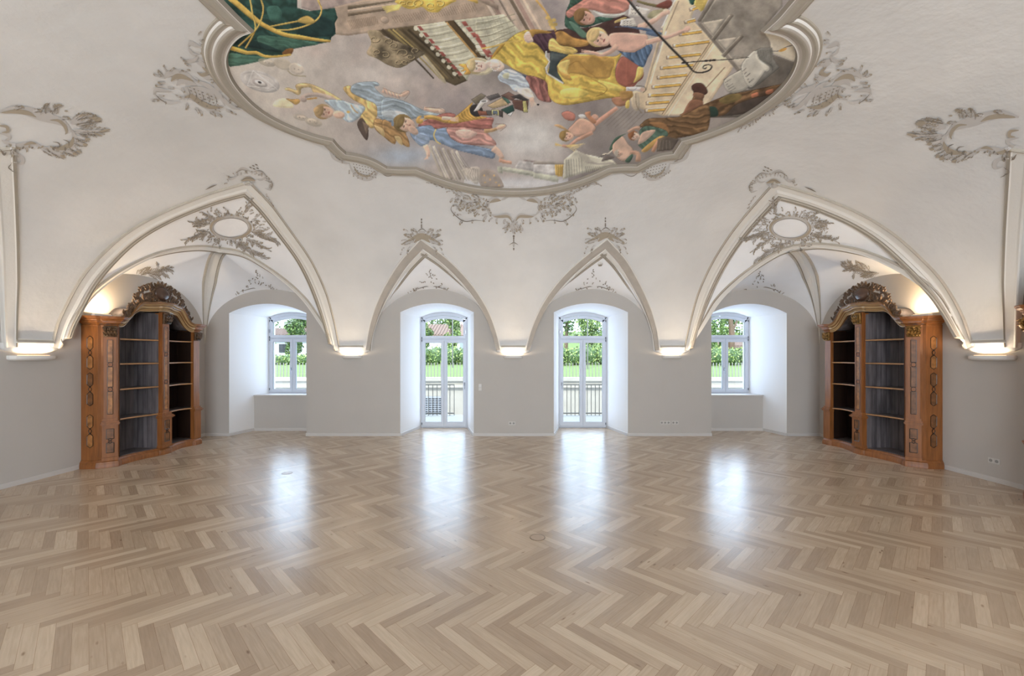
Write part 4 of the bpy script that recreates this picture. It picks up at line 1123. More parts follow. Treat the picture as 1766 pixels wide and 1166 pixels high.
    for sd in (-1, 1):
        for k in range(4):
            t_ = PI/2+sd*(.9+k*.42); leaf(cy+.13*math.cos(t_), cz+.11*math.sin(t_), t_, .11, .02, sd*.9, xc+.0)
            scroll(cy+sd*.0+.185*math.cos(t_), cz+.16*math.sin(t_), .04, t_, sd*4, .014, .008)
    part(mb, 'shield_rim', M['carved'], smooth=True)
    return root
LB = bookcase(XL, 1, 6.42, 1, 'carved wooden baroque bookcase with empty shelves against the left wall', False)
RB = bookcase(XR, -1, 6.42, 1, 'carved wooden baroque bookcase with gilded capitals and empty shelves against the right wall', True)
NB = bookcase(XR, -1, 5.14, -1, 'bookcase cornice just showing at the right edge of the photo', True)
# small uplights lying on the tops of the bookcases behind the crests
for (X, s, rt) in ((XL, 1, 'left'), (XR, -1, 'right')):
    root = empty('bookcase_uplight', (X+s*.12, 6.62, 2.305), 'small lamp bar on top of the %s bookcase behind its cornice' % rt, 'lamp')
    mb = MB(); mb.box(-.03, .03, -.14, .14, 0, .035); mb.build('lamp_body', M['fix'], parent=root)
    mb = MB(); mb.box(-.02, .02, -.13, .13, .035, .038); mb.build('light_strip', M['glow'], parent=root)
    l = lamp('bookcase_light', 'AREA', (0, 0, .05), 14, (1, .74, .46), (math.radians(180), 0, 0), shape='RECTANGLE', size=.06, size_y=.26); l.parent = root
# ------------------------------------------------------------ placing painted work on the vault
BVH = BVHTree.FromPolygons([tuple(v) for v in SURF_V], SURF_F)
ORG = Vector((0, 0, EYE))
def hit(u, v):
    """point and normal of the plaster where the sight line of a place in the photograph meets it"""
    d = ray(u, v).normalized(); p, n, i, dd = BVH.ray_cast(ORG, d, 60)
    if p is None: return None
    return p, (n if n.dot(d) < 0 else -n)
class Orn:
    """flat grisaille brushwork lying on the plaster"""
    def __init__(s): s.v, s.f, s.m, s.k = [], [], [], 0
    def ribbon(s, pts, ws, mi, lift=None):
        P = [Vector((p[0], p[1])) for p in pts]; n = len(P); base = len(s.v); ok = True; rows = []
        s.k += 1; h = .003+.00035*(s.k % 12)+.0045*(0, .6, 1, 1.3)[mi] if lift is None else lift
        for i in range(n):
            t = (P[min(i+1, n-1)]-P[max(i-1, 0)]); t = t.normalized() if t.length > 1e-6 else Vector((1, 0)); q = Vector((-t.y, t.x))
            w = ws[i] if isinstance(ws, (list, tuple)) else ws
            for sg in (-1, 1):
                r = hit(*(P[i]+q*w*.5*sg))
                if r is None: return
                rows.append(r[0]+r[1]*h)
        for a, b in zip(rows, rows[2:]):
            if (a-b).length > .8: return
        s.v += rows
        for i in range(n-1): s.f.append((base+2*i, base+2*i+1, base+2*i+3, base+2*i+2)); s.m.append(mi)
    def build(s, label, group=None, name='painted_cartouche', cat='wall painting'):
        v = [Vector(p) for p in s.v]; c = sum(v, Vector())/max(1, len(v))
        o = raw(name, [p-c for p in v], s.f, [M['o_light'], M['o_mid'], M['o_brown'], M['o_dark']], s.m); o.location = c
        return tag(o, label, cat, group)
    # brush forms
    def curve(s, pts, w0, w1, mi, n=7, mid=None):
        c = [(p.x, p.y) for p in catmull([(a, b, 0) for a, b in pts], n)]; N = len(c)
        if mid is None: ws = [w0+(w1-w0)*i/(N-1) for i in range(N)]
        else: ws = [max(.3, mid*math.sin(PI*min(1, max(0, .06+.9*i/(N-1))))) for i in range(N)]
        s.ribbon(c, ws, mi)
    def blob(s, x, y, L, w, ang, mi=2):
        ca, sa = math.cos(ang), math.sin(ang)
        pts = [(x+ca*L*(t-.5), y+sa*L*(t-.5)) for t in (0, .2, .4, .6, .8, 1)]
        s.ribbon(pts, [.25*w, .8*w, w, .95*w, .7*w, .15*w], mi)
    def leaf(s, x, y, ang, L, w, curl, r):
        pts = []; a = ang; px, py = x, y; n = 8
        for k in range(n):
            pts.append((px, py)); px += math.cos(a)*L/n; py += math.sin(a)*L/n*.9; a += curl/n
        s.ribbon(pts, [w*.8*(.5+.5*math.sin(PI*(.1+.8*i/(n-1))))*(1-.55*i/n)*(1 if i % 2 else .62) for i in range(n)], r.choice((0, 1, 1)))
        s.blob(pts[-2][0], pts[-2][1], L*.28, w*.55, a, 2)
        i = r.randint(2, 5); q = Vector((-math.sin(ang), math.cos(ang)))*w*.36
        s.ribbon([(p[0]+q.x, p[1]+q.y) for p in pts[1:]], [max(.3, w*.09)]*(n-1), 3)
        if r.random() < .75: s.blob(pts[i][0]-q.x*.6, pts[i][1]-q.y*.6, L*.3, w*.34, ang+curl*.4, r.choice((2, 2, 3)))
        if L > 17:
            for k in range(1, 6):
                for sg in (-1, 1):
                    if r.random() < .8:
                        c = pts[k]; a_ = ang+curl*k/n+sg*r.uniform(.5, .9)
                        s.leaf(c[0]-sg*math.sin(ang)*w*.25, c[1]+sg*math.cos(ang)*w*.25, a_, L*.24*(1.2-.1*k), w*.42, -sg*r.uniform(.4, 1.3), r)
    def cscroll(s, cx, cy, rx, ry, a0, a1, w, r, curl=True):
        n = 16; pts = [(cx+rx*math.cos(a0+(a1-a0)*k/(n-1)), cy+ry*math.sin(a0+(a1-a0)*k/(n-1))) for k in range(n)]
        ws = [w*(.35+.65*math.sin(PI*(.05+.9*k/(n-1)))) for k in range(n)]
        s.ribbon(pts, ws, 1)
        f = .5*w/max(rx, ry)
        s.ribbon([(cx+(p[0]-cx)*(1-f*.5), cy+(p[1]-cy)*(1-f*.5)) for p in pts], [q*.42 for q in ws], 2)
        s.ribbon([(cx+(p[0]-cx)*(1+f), cy+(p[1]-cy)*(1+f)) for p in pts], [max(.4, q*.12) for q in ws], 3)
        if curl:
            for e in (pts[0], pts[-1]): s.blob(e[0], e[1], w*.9, w*.8, r.random()*3, 2)
def spray(o, x, y, ang, L, n, w, r, spread=.5):
    for i in range(n):
        t = (i+.5)/n; a = ang+r.uniform(-spread, spread); o.leaf(x+math.cos(ang)*L*t*.75, y+math.sin(ang)*L*t*.75, a, L*r.uniform(.3, .5)*(1.1-.5*t), w*(1-.4*t), r.uniform(-1.4, 1.4), r)
def cartouche(o, cx, cy, rx, ry, tilt, r, w, sprays, ring=9, beads=True):
    """empty oval field in a ring of scrolls and shell work with leaf sprays flying off"""
    ct, stn = math.cos(tilt), math.sin(tilt)
    def R(a, k=1.0): x, y = rx*k*math.cos(a), ry*k*math.sin(a); return (cx+x*ct-y*stn, cy+x*stn+y*ct)
    n = 40
    ring_ = [R(2*PI*k/n, 1.0+.05*math.cos(5*2*PI*k/n)) for k in range(n+1)]
    o.ribbon([R(2*PI*k/n, 1.17) for k in range(n+1)], [w*(1.1+.4*math.sin(6*PI*k/n+1)) for k in range(n+1)], 1)
    o.ribbon([R(2*PI*k/n+.4, 1.05) for k in range(n//2+1)], [w*.7*math.sin(PI*k/(n//2)) +.3 for k in range(n//2+1)], 2)
    o.ribbon([R(2*PI*k/n+3.6, 1.05) for k in range(n//2+1)], [w*.55*math.sin(PI*k/(n//2)) +.3 for k in range(n//2+1)], 2)
    for k in range(ring):
        a = 2*PI*k/ring+r.uniform(-.2, .2); x, y = R(a, 1.32); s_ = r.uniform(.8, 1.25)
        o.cscroll(x, y, w*1.5*s_, w*1.2*s_, a+PI*.6, a+PI*.6+r.choice((-1, 1))*4.0, w*.55, r)
        for j in range(2):
            x, y = R(a+r.uniform(-.3, .3), 1.38); o.leaf(x, y, a+tilt+r.uniform(-.7, .7), w*r.uniform(2, 3.4), w*.8, r.uniform(-1.5, 1.5), r)
    if beads:
        for k in range(26):
            x, y = R(2*PI*k/26, 1.22); o.blob(x, y, w*.5, w*.32, 2*PI*k/26+PI/2, 3)
    for (a, L, m, sp) in sprays:
        x, y = R(a, 1.3); spray(o, x, y, a+tilt if True else a, L, m, w*1.0, r, sp)

rnd_ = random.Random(2)
# two large cartouches over the side lunettes
for k, m_ in (('left', 1), ('right', -1)):
    r = random.Random(21); o = Orn(); cx = 62 if m_ == 1 else 1692; cy = 221 if m_ == 1 else 229; X = lambda x: cx+m_*x
    # oval ring, drawn for the left side, mirrored on the right
    def C(pts, *a, **kk): o.curve([(X(p[0]), cy+p[1]) for p in pts], *a, **kk)
    C([(-66,-28),(-40,-33),(-15,-30),(8,-22),(30,-16),(48,-8),(62,6)], 3, 12, 1, mid=17); C([(-60,-28),(-35,-30),(-14,-27),(0,-20)], 2, 2, 2, mid=8)
    C([(24,-15),(38,-14),(48,-6),(52,4),(50,10)], 2, 2, 2, mid=6); C([(62,2),(66,18),(58,30),(42,36),(24,36),(10,32)], 6, 3, 1, mid=14)
    C([(64,14),(60,26),(46,33),(26,33)], 3, 3, 2, mid=9); C([(12,32),(-4,26),(-20,28),(-38,30),(-52,24),(-60,20)], 3, 3, 1, mid=9)
    C([(28,22),(38,24),(40,30),(32,34)], 1, 1, 3, mid=2); C([(46,18),(55,22),(56,30)], 1, 1, 3, mid=2)
    C([(-22,28),(-10,24),(0,26)], 2, 2, 2, mid=5); C([(-48,26),(-38,32),(-26,33)], 2, 2, 2, mid=6)
    C([(-66,-6),(-52,-4),(-50,4),(-60,6)], 2, 2, 2, mid=6); C([(-66,8),(-52,10),(-46,16),(-56,22)], 2, 2, 1, mid=6)
    for (x, y, a, L, w, cu) in ((14,-22,-1.9,32,9,1.6),(22,-24,-1.2,36,9,1.3),(30,-26,-.8,22,7,-1.6),(40,-16,-.5,22,6,1.0),(60,-10,-.35,60,15,.5),(64,-16,-.5,44,11,.9),(70,-8,-.1,50,9,-.4),
                             (66,2,.12,70,8,-.35),(66,6,.0,54,6,.3),(64,12,.35,34,10,-.3),(62,20,.5,32,9,-.5),(56,28,.75,30,9,-.4),(44,34,.5,34,10,-.2),(24,36,.6,34,10,-.2),(10,34,.5,26,7,.3),
                             (-38,-34,-.6,20,7,.8),(-6,-30,-.4,18,6,.8),(-20,30,.8,14,5,1.2),(-44,34,.9,20,7,1.2)):
        ang = a if m_ == 1 else PI-a; o.leaf(X(x), cy+y, ang, L, w, cu*m_, r)
    C([(-48,44),(-34,44),(-24,52),(-26,60),(-38,58)], 2, 2, 1, mid=7); C([(-40,58),(-48,66),(-42,72),(-34,76)], 1, 1, 3, mid=2)
    C([(-62,36),(-56,44),(-52,40)], 2, 2, 3, mid=4)
    for q in range(16): o.blob(X(r.uniform(-60, 64)), cy+r.choice((-1, 1))*r.uniform(30, 36), r.uniform(4, 8), 3, r.random()*3, r.choice((2, 3)))
    o.build('large empty grisaille cartouche with leaf sprays on the vault at the %s edge' % k, 'grisaille cartouches at the vault sides')
# big shell cartouches beside the fresco
for k, m_ in (('left', 1), ('right', -1)):
    r = random.Random(33); o = Orn(); ox = 250 if m_ == 1 else 1516; oy = 40; sc = 160/1036
    X = lambda x: ox+m_*x*sc*(1 if m_ == 1 else .92); Y = lambda y: oy+y*sc
    def C(pts, mi, mid): o.curve([(X(a), Y(b)) for a, b in pts], 1, 1, mi, mid=mid)
    for pts, mi, w in (([(215,610),(260,560),(350,545),(470,580),(560,640)],1,12),([(290,640),(340,590),(420,590),(540,640)],2,9),([(350,690),(400,640),(480,650),(580,690)],1,10),
        ([(440,720),(560,760),(700,790),(840,830)],1,22),([(440,820),(520,810),(620,880),(740,930),(870,930)],2,9),([(380,850),(460,820),(560,850),(660,920),(800,960),(880,920)],1,7),
        ([(560,640),(680,680),(780,760),(860,830),(890,920)],1,9),([(90,790),(120,735),(200,740),(300,750)],1,6),([(100,800),(180,850),(280,880),(400,870)],0,6),([(110,780),(170,840),(240,880)],3,1.6),
        ([(480,260),(520,320),(590,350)],1,5),([(480,250),(510,215),(570,240),(640,270)],1,7),([(590,350),(560,400),(470,420),(420,420)],1,6),([(640,480),(700,540),(640,570),(580,540)],2,7),([(570,430),(640,460),(660,520)],1,7),
        ([(590,400),(660,430),(760,480)],1,9),([(640,590),(720,600),(780,560)],1,8),([(760,660),(820,720),(900,740),(1020,790)],1,10),([(850,790),(900,860),(980,930),(1060,960)],1,7),([(880,800),(960,850),(1040,880)],0,6)):
        C(pts, mi, w)
    for i in range(7):
        for j in range(5): o.blob(X(500+i*48+j*12), Y(705+i*20+j*38-j*0), 3.6, 1.7, .3*m_, 3 if (i+j) % 2 else 2)
    for i in range(5): C([(470+i*75, 700+i*20), (500+i*75, 780+i*20), (470+i*78, 850+i*16)], 3, .9)
    for (x, y, a, L, w, cu) in ((215,590,-2.6,20,5,.8),(170,590,-2.9,16,5,.5),(240,530,-2.3,16,5,.9),(230,650,2.9,16,6,.5),(200,690,3.0,16,6,.5),(280,540,-1.2,14,5,.9),(360,530,-.4,14,5,.8),(430,530,-.6,14,5,.8),
        (560,320,0,14,5,.4),(590,130,-1.2,12,4,.6),(600,180,-.3,12,4,.7),(600,210,.1,12,4,.5),(520,470,-2.9,16,5,.5),(500,400,2.9,14,5,.4),(450,420,-2.6,14,4,.6),(620,400,.3,18,4,.2),(700,440,.5,14,4,.2),
        (470,880,1.5,16,6,.5),(560,930,.9,16,6,.3),(620,970,1.2,12,5,.4),(720,970,.6,18,5,.4),(800,1000,.5,14,5,.3),(900,960,.3,16,5,.3),(960,990,.2,12,4,.3),(880,720,-1.5,12,5,.8),(930,730,-.9,12,5,.6),(740,670,-1.3,14,5,.8),
        (250,700,.4,14,5,-.5),(150,800,.2,12,4,-.5),(60,850,.1,18,4,-.2),(210,850,.9,10,4,.5),(1000,900,.3,18,5,.2),(1040,830,.4,16,5,.2),(330,800,.1,14,4,.6),(400,720,.6,12,6,.7),(560,600,.7,12,5,.4),(720,600,.2,12,5,.4)):
        ang = a if m_ == 1 else PI-a; o.leaf(X(x), Y(y), ang, L, w, cu*m_, r)
    # garland running down along the frame
    gl = [(395,168),(425,185),(455,197),(480,207),(500,218)] if m_ == 1 else [(1372,165),(1345,182),(1320,196),(1298,207),(1280,218)]
    o.ribbon([(p.x, p.y) for p in catmull([(a_, b_, 0) for a_, b_ in gl], 6)], 1.6, 1)
    for i in range(len(gl)-1):
        a = math.atan2(gl[i+1][1]-gl[i][1], gl[i+1][0]-gl[i][0])
        for q in range(7): o.leaf(gl[i][0]+q*4*math.cos(a), gl[i][1]+q*4*math.sin(a)+r.uniform(-5, 3), a+r.uniform(-1.3, 1.3), r.uniform(8, 13), 4.4-.6*i, r.uniform(-1.5, 1.5), r)
    o.build('grisaille shell cartouche with scrolls %s of the fresco frame' % k, 'grisaille shells beside the fresco')
# small shells under the lower shoulders of the frame
for k, m_, ox in (('left', 1, 562), ('right', -1, 1196)):
    r = random.Random(44); o = Orn(); X = lambda x: ox+m_*x; oy = 246
    def C(pts, mi, mid): o.curve([(X(a), oy+b) for a, b in pts], 1, 1, mi, mid=mid)
    C([(2,0),(8,14),(14,26),(30,34),(42,36)], 1, 5); C([(12,12),(18,24),(30,30)], 3, 1); C([(38,28),(50,30),(66,34),(84,38),(104,44)], 1, 6); C([(40,34),(46,48),(60,60),(76,62),(88,52),(92,42)], 1, 6); C([(48,40),(56,52),(72,57),(84,48)], 2, 4)
    C([(92,44),(104,54),(116,54),(124,48)], 0, 5); C([(92,48),(106,57),(122,52)], 3, 1)
    for i in range(8):
        for j in range(4): o.blob(X(48+i*5+j), oy+36+j*5+i*1.2, 2.6, 1.3, .4*m_, 3)
    for i in range(9): o.leaf(X(40+i*7), oy+46+10*math.sin(i*.5), 1.3-.1*i if m_ == 1 else PI-1.3+.1*i, 9, 3.4, .6, r)
    for i in range(5): o.leaf(X(6+i*5), oy+8+i*5, .9 if m_ == 1 else PI-.9, 9, 3, .8, r)
    o.build('small grisaille shell below the %s lower shoulder of the fresco frame' % k, 'small grisaille shells under the fresco')
# hanging centre ornament
r = random.Random(5); o = Orn(); cx, cy = 886, 357
for m_ in (1, -1):
    X = lambda x: cx+m_*x
    def C(pts, mi, mid): o.curve([(X(a), cy+b) for a, b in pts], 1, 1, mi, mid=mid)
    C([(6,-20),(16,-15),(22,-12)], 1, 4); C([(24,-13),(34,-16),(44,-8),(45,4),(38,14)], 1, 7); C([(22,-12),(32,-12),(42,-8)], 2, 6); C([(40,12),(28,16),(12,13),(2,20)], 1, 6); C([(34,16),(24,16),(10,16),(3,24)], 2, 5)
    C([(46,-8),(58,-16),(72,-12),(84,-18),(100,-30),(118,-36),(146,-42)], 1, 3.4); C([(50,-2),(64,2),(80,-4),(92,-2),(100,4)], 1, 4); C([(104,-6),(108,4),(98,16),(84,24),(66,22),(48,24)], 3, 1.6)
    C([(0,22),(2,34),(1,46)], 1, 8); C([(0,26),(8,34),(14,38),(12,42)], 1, 6); C([(60,-14),(66,-24),(74,-20)], 3, 1)
    for i in range(44):
        x = 42+r.random()*56; a_ = r.uniform(-.6, 2.6); o.leaf(cx+m_*x, cy-12+r.random()*24-(x-44)*.14, a_ if m_ == 1 else PI-a_, r.uniform(8, 14), 4.2, r.uniform(-1.5, 1.5), r)
    for i in range(9):
        x = 88+i*7; a_ = -.5+r.uniform(-.9, .9); o.leaf(cx+m_*x, cy-20-i*2.6, a_ if m_ == 1 else PI-a_, r.uniform(8, 13), 4-.2*i, r.uniform(-1, 1), r)
    for i in range(10): o.leaf(cx+m_*r.uniform(0, 14), cy+r.uniform(20, 40), PI/2+r.uniform(-.9, .9), r.uniform(8, 12), 3.6, r.uniform(-1, 1), r)
    for i in range(26):
        x = 44+r.random()*52; y = -14+r.random()*26-(x-44)*.12; o.blob(X(x), cy+y, r.uniform(3, 7), r.uniform(2, 3.4), r.random()*3, r.choice((2, 2, 3)))
    for (x, y, a, L, w, cu) in ((60,-14,-.9,18,6,.9),(74,-14,-.7,18,6,.8),(90,-22,-.9,16,5,.7),(104,-30,-.6,14,5,.7),(118,-34,-.5,14,5,.3),(132,-40,-.4,14,4,.3),(76,-6,.4,16,6,.8),(60,6,.7,16,6,.8),(46,14,.9,16,6,.6),
        (92,-14,.3,14,5,.7),(104,-16,.8,12,5,.6),(86,22,.6,14,6,.9),(90,14,-.4,10,4,.7),(70,20,1.2,10,4,.6),(28,18,1.2,14,5,.9),(14,20,1.0,12,5,.9),(6,30,.9,14,5,.6),(100,8,1,10,4,.4),(36,18,.6,12,4,.6),(54,-6,-.2,14,6,.6),(64,-2,.1,14,6,-.6)):
        ang = a if m_ == 1 else PI-a; o.leaf(X(x), cy+y, ang, L, w, cu*m_, r)
for y, w in ((50,3.4),(54,2.4),(58,2),(64,4.4),(66,2),(72,2.4)): o.blob(cx, cy+y, 5, w, PI/2, 3 if y != 64 else 1)
o.curve([(878,422),(886,418),(894,422)], 1, 1, 3, mid=1.5)
o.build('large grisaille pendant cartouche below the fresco on the centre line')
# crowns over the four great ribs
for (cx, cy, s_, m_, lb) in ((728, 418, 1.0, 1, 'grisaille crown at the point of the rib over the left door'), (1045, 416, 1.0, -1, 'grisaille crown at the point of the rib over the right door')):
    r = random.Random(8); o = Orn()
    o.curve([(cx-34,cy+2),(cx-18,cy-6),(cx-6,cy-12),(cx+4,cy-12),(cx+18,cy-6),(cx+32,cy+2)], 1, 1, 2, mid=7); o.curve([(cx-14,cy),(cx,cy-10),(cx+14,cy)], 1, 1, 2, mid=9)
    o.curve([(cx-9,cy-18),(cx,cy-24),(cx+9,cy-18)], 1, 1, 3, mid=1.6); o.ribbon([(cx,cy-12),(cx,cy-20)], [8, 12], 1)
    for sg in (-1, 1):
        for (x, y, a, L, w, cu) in ((10,-8,-.9,16,4,.8),(16,-8,-.6,20,5,.5),(20,-6,-.9,14,4,.8),(14,-2,.1,22,6,.6),(18,6,.7,16,4,.8),(6,-12,-1.3,12,4,.8),(22,12,1.0,12,3,.7),(24,-18,-.7,12,5,.4),(34,16,.9,8,3,.4),(8,-14,-1.1,16,4,.9),(14,-14,-.8,14,3.4,-.9),(26,-4,-.2,12,3,.9),(26,2,.4,12,3,-.9),(12,-4,-.5,14,4,-1),(30,8,.6,9,3,.8),(10,-20,-1.0,9,3,.8)):
            o.leaf(cx+sg*x, cy+y, a if sg == 1 else PI-a, L, w, cu*sg, r)
    for y in (-40, -35, -30, -27): o.blob(cx-1, cy+y, 4, 2.4, PI/2, 3)
    o.build(lb, 'grisaille crowns over the door ribs')
for (cx, cy, m_, lb) in ((428, 312, 1, 'grisaille crown at the point of the great rib, left corner'), (1334, 316, -1, 'grisaille crown at the point of the great rib, right corner')):
    r = random.Random(9); o = Orn(); X = lambda x: cx+m_*x
    def C(pts, mi, mid): o.curve([(X(a), cy+b) for a, b in pts], 1, 1, mi, mid=mid)
    C([(-22,-14),(-12,-22),(-2,-20),(6,-14)], 1, 4); C([(-22,-14),(-12,-20),(0,-18)], 3, 1); C([(8,-16),(22,-16),(30,-8),(22,-2),(14,-4)], 1, 4); C([(8,-17),(22,-18),(32,-8)], 3, 1); C([(28,-2),(40,2),(38,14),(28,12)], 1, 4); C([(30,-2),(42,4),(38,16)], 3, 1)
    C([(-12,-1),(0,-5),(12,-1)], 2, 7); C([(-12,1),(0,5),(12,1)], 1, 6); C([(-14,-2),(0,-6),(14,-2)], 3, 1)
    C([(-74,14),(-64,9),(-54,5)], 3, 2.4); C([(-38,-10),(-30,-4),(-18,-10)], 1, 4)
    for i in range(20):
        t = i/19; a = PI*1.05+t*PI*1.05; x, y = 34*math.cos(a)*1.05, 18*math.sin(a)+6
        o.leaf(X(x), cy+y, (a+r.uniform(-.8, .8)) if m_ == 1 else PI-(a+r.uniform(-.8, .8)), r.uniform(6, 10), 3, r.uniform(-1.4, 1.4), r)
    for (x, y) in ((4,-24),(9,-27),(14,-29),(16,-23),(10,-22)): o.blob(X(x), cy+y, 5, 2, .4, 3)
    for (x, y) in ((30,20),(34,26),(38,32),(40,38)): o.leaf(X(x), cy+y, 1.0 if m_ == 1 else PI-1.0, 9, 3, .5, r)
    o.build(lb, 'grisaille crowns over the corner ribs')
# dense cartouches in the triangular fields
for (cx, cy, m_, lb) in ((398, 392, 1, 'dense grisaille cartouche in the triangular field, left corner'), (1363, 393, -1, 'dense grisaille cartouche in the triangular field, right corner')):
    r = random.Random(12); o = Orn(); rx, ry = 31, 17
    for q in range(150):
        a = r.random()*2*PI; k = 1.15+abs(r.gauss(0, .38)); x, y = rx*k*math.cos(a)*1.12, ry*k*math.sin(a)
        if abs(y) > 42: continue
        aa = math.atan2(y, x); o.leaf(cx+m_*x, cy+y, (aa if m_ == 1 else PI-aa)+r.uniform(-.6, .6), r.uniform(6, 12), r.uniform(2.4, 4), r.uniform(-1.5, 1.5), r)
    n = 40
    o.ribbon([(cx+rx*1.1*math.cos(2*PI*i/n), cy+ry*1.12*math.sin(2*PI*i/n)) for i in range(n+1)], [5.5]*(n+1), 1)
    o.ribbon([(cx+rx*1.12*math.cos(-.6+2.2*i/n), cy+ry*1.12*math.sin(-.6+2.2*i/n)) for i in range(n+1)], [4*math.sin(PI*i/n)+.4 for i in range(n+1)], 2)
    o.ribbon([(cx+rx*1.12*math.cos(2.4+2.0*i/n), cy+ry*1.12*math.sin(2.4+2.0*i/n)) for i in range(n+1)], [4*math.sin(PI*i/n)+.4 for i in range(n+1)], 2)
    o.ribbon([(cx+rx*.98*math.cos(2*PI*i/n), cy+ry*.98*math.sin(2*PI*i/n)) for i in range(n+1)], [.8]*(n+1), 3)
    for (x0, y0, a, L, m, sp) in ((24,-24,-1.25,34,12,.7),(34,6,.35,62,16,.4),(30,18,.55,50,10,.35),(-34,-4,PI+.15,44,13,.45),(-34,8,PI-.3,58,12,.3),(-26,-14,PI+.5,34,9,.5),(0,22,.5,80,9,.25)):
        spray(o, cx+m_*x0, cy+y0, a if m_ == 1 else PI-a, L, m, 4.2, r, sp)
    for q in range(50):
        a = r.random()*2*PI; o.blob(cx+m_*rx*1.3*math.cos(a), cy+ry*1.3*math.sin(a), 4, 1.8, r.random()*3, r.choice((2, 3)))
    o.build(lb, 'grisaille cartouches in the triangular fields')
# little sprays standing on the wall arches
for (cx, cy, W, H, lb, dn) in ((743, 497, 50, 28, 'small grisaille spray above the arch of the left door', 1), (1025, 497, 50, 28, 'small grisaille spray above the arch of the right door', 1),
                           (445, 500, 52, 30, 'small grisaille spray above the far left window arch', .7), (1312, 498, 52, 26, 'small grisaille spray above the far right window arch', .7)):
    r = random.Random(int(cx)); o = Orn()
    o.curve([(cx-W,cy+13),(cx-W*.5,cy+3),(cx-4,cy-2),(cx+W*.5,cy+3),(cx+W,cy+14)], 1, 1, 1, mid=6)
    o.curve([(cx-W*.6,cy+3),(cx-W*.2,cy-3),(cx-4,cy-3)], 1, 1, 3, mid=1.2); o.curve([(cx+W*.6,cy+3),(cx+W*.2,cy-3),(cx+4,cy-3)], 1, 1, 3, mid=1.2)
    for q in range(34):
        t = r.uniform(-1, 1); h = (1-abs(t))**1.3*H; y = cy+abs(t)**1.6*12-r.random()*h-2
        if r.random() < .6: o.leaf(cx+t*W*.72, y, -PI/2+t*1.0+r.uniform(-.5, .5), r.uniform(4, 8), 2.2, r.uniform(-1.5, 1.5), r)
        else: o.blob(cx+t*W*.72, y, 3, 1.7, r.random()*3, 3)
    for q in range(5): o.blob(cx-2+r.uniform(-2, 2), cy-H+q*3-4, 3.5, 1.6, r.random()*3, 3)
    o.build(lb, 'small grisaille sprays over the wall arches')
for (cx, cy, m_, lb) in ((266, 470, 1, 'pale grisaille spray on the warm lit web above the left bookcase'), (1482, 465, -1, 'pale grisaille spray on the warm lit web above the right bookcase')):
    r = random.Random(14); o = Orn()
    spray(o, cx-m_*36, cy+6, -.18 if m_ == 1 else PI+.18, 80, 16, 4, r, .7); spray(o, cx, cy-2, -.3 if m_ == 1 else PI+.3, 40, 8, 4, r, .8)
    o.curve([(cx-30,cy+10),(cx-5,cy+6),(cx+20,cy+10),(cx+34,cy+16)], 1, 1, 0, mid=4)
    o.build(lb, 'pale grisaille sprays above the bookcases')

# smoke detector on the web over the right door
p, n = hit(1035, 455); root = empty('smoke_detector', p, 'small white smoke detector on the web above the right door', 'smoke detector')
mb = MB(); mb.layers([[(math.cos(2*PI*i/24)*r_, math.sin(2*PI*i/24)*r_, z) for i in range(24)] for r_, z in ((.05, .02), (.05, -.012), (.044, -.022))]); mb.build('detector_base', M['plastic'], parent=root)
mb = MB(); mb.layers([[(math.cos(2*PI*i/24)*r_, math.sin(2*PI*i/24)*r_, z) for i in range(24)] for r_, z in ((.036, -.022), (.036, -.032), (.03, -.044), (.012, -.047))]); mb.build('detector_head', M['rib_dark'], parent=root)

# ------------------------------------------------------------ ceiling fresco
OL = [(385,-2),(410,24),(437,50),(420,56),(407,66),(397,80),(392,98),(395,118),(403,136),(418,156),(440,178),(465,196),(500,214),(540,229),(575,238),(585,250),(597,261),(620,265),(645,273),(668,286),(692,287),(718,287),(745,298),(780,310),(820,319),(855,323),(886,324)]
OR = [(886,324),(920,323),(955,318),(990,309),(1020,298),(1050,284),(1075,282),(1098,282),(1120,270),(1140,263),(1160,260),(1167,249),(1174,238),(1205,229),(1250,212),(1290,191),(1325,166),(1350,142),(1366,118),(1373,95),(1370,78),(1360,66),(1343,56),(1313,49),(1340,24),(1362,-2)]
def frame_path():
    L = [PS(u, v) for u, v in OL]; R = [PS(u, v) for u, v in OR[1:]]
    pts = L+R
    
    ext = lambda a, b, k: [a+(a-b).normalized()*.2*j for j in range(1, k)]
    e0 = [Vector((p.x, p.y, S(p.x, p.y))) for p in ext(pts[0], pts[1], 13)]; e1 = [Vector((p.x, p.y, S(p.x, p.y))) for p in ext(pts[-1], pts[-2], 13)]
    pts = e0[::-1]+pts+e1
    # the frame closes behind the view: the same outline mirrored about its middle
    ym = .55
    back = [Vector((p.x, 2*ym-p.y, S(p.x, 2*ym-p.y))) for p in reversed(pts)]
    return pts+back
FP_ = frame_path()
def smooth_corners(pts, keep_deg=28, n=4):
    """rounds the curved stretches, keeps the corners"""
    N = len(pts); out = []
    def dirv(a, b): return (b-a).normalized()
    corner_ = [math.degrees(math.acos(max(-1, min(1, dirv(pts[i-1], pts[i]).dot(dirv(pts[i], pts[(i+1) % N])))))) > keep_deg for i in range(N)]
    for i in range(N):
        p1, p2 = pts[i], pts[(i+1) % N]
        p0 = pts[i-1] if not corner_[i] else p1*2-p2; p3 = pts[(i+2) % N] if not corner_[(i+1) % N] else p2*2-p1
        for k in range(n):
            t = k/n; out.append(.5*((2*p1)+(-p0+p2)*t+(2*p0-5*p1+4*p2-p3)*t*t+(-p0+3*p1-3*p2+p3)*t**3))
    return out
FP_ = smooth_corners(FP_)
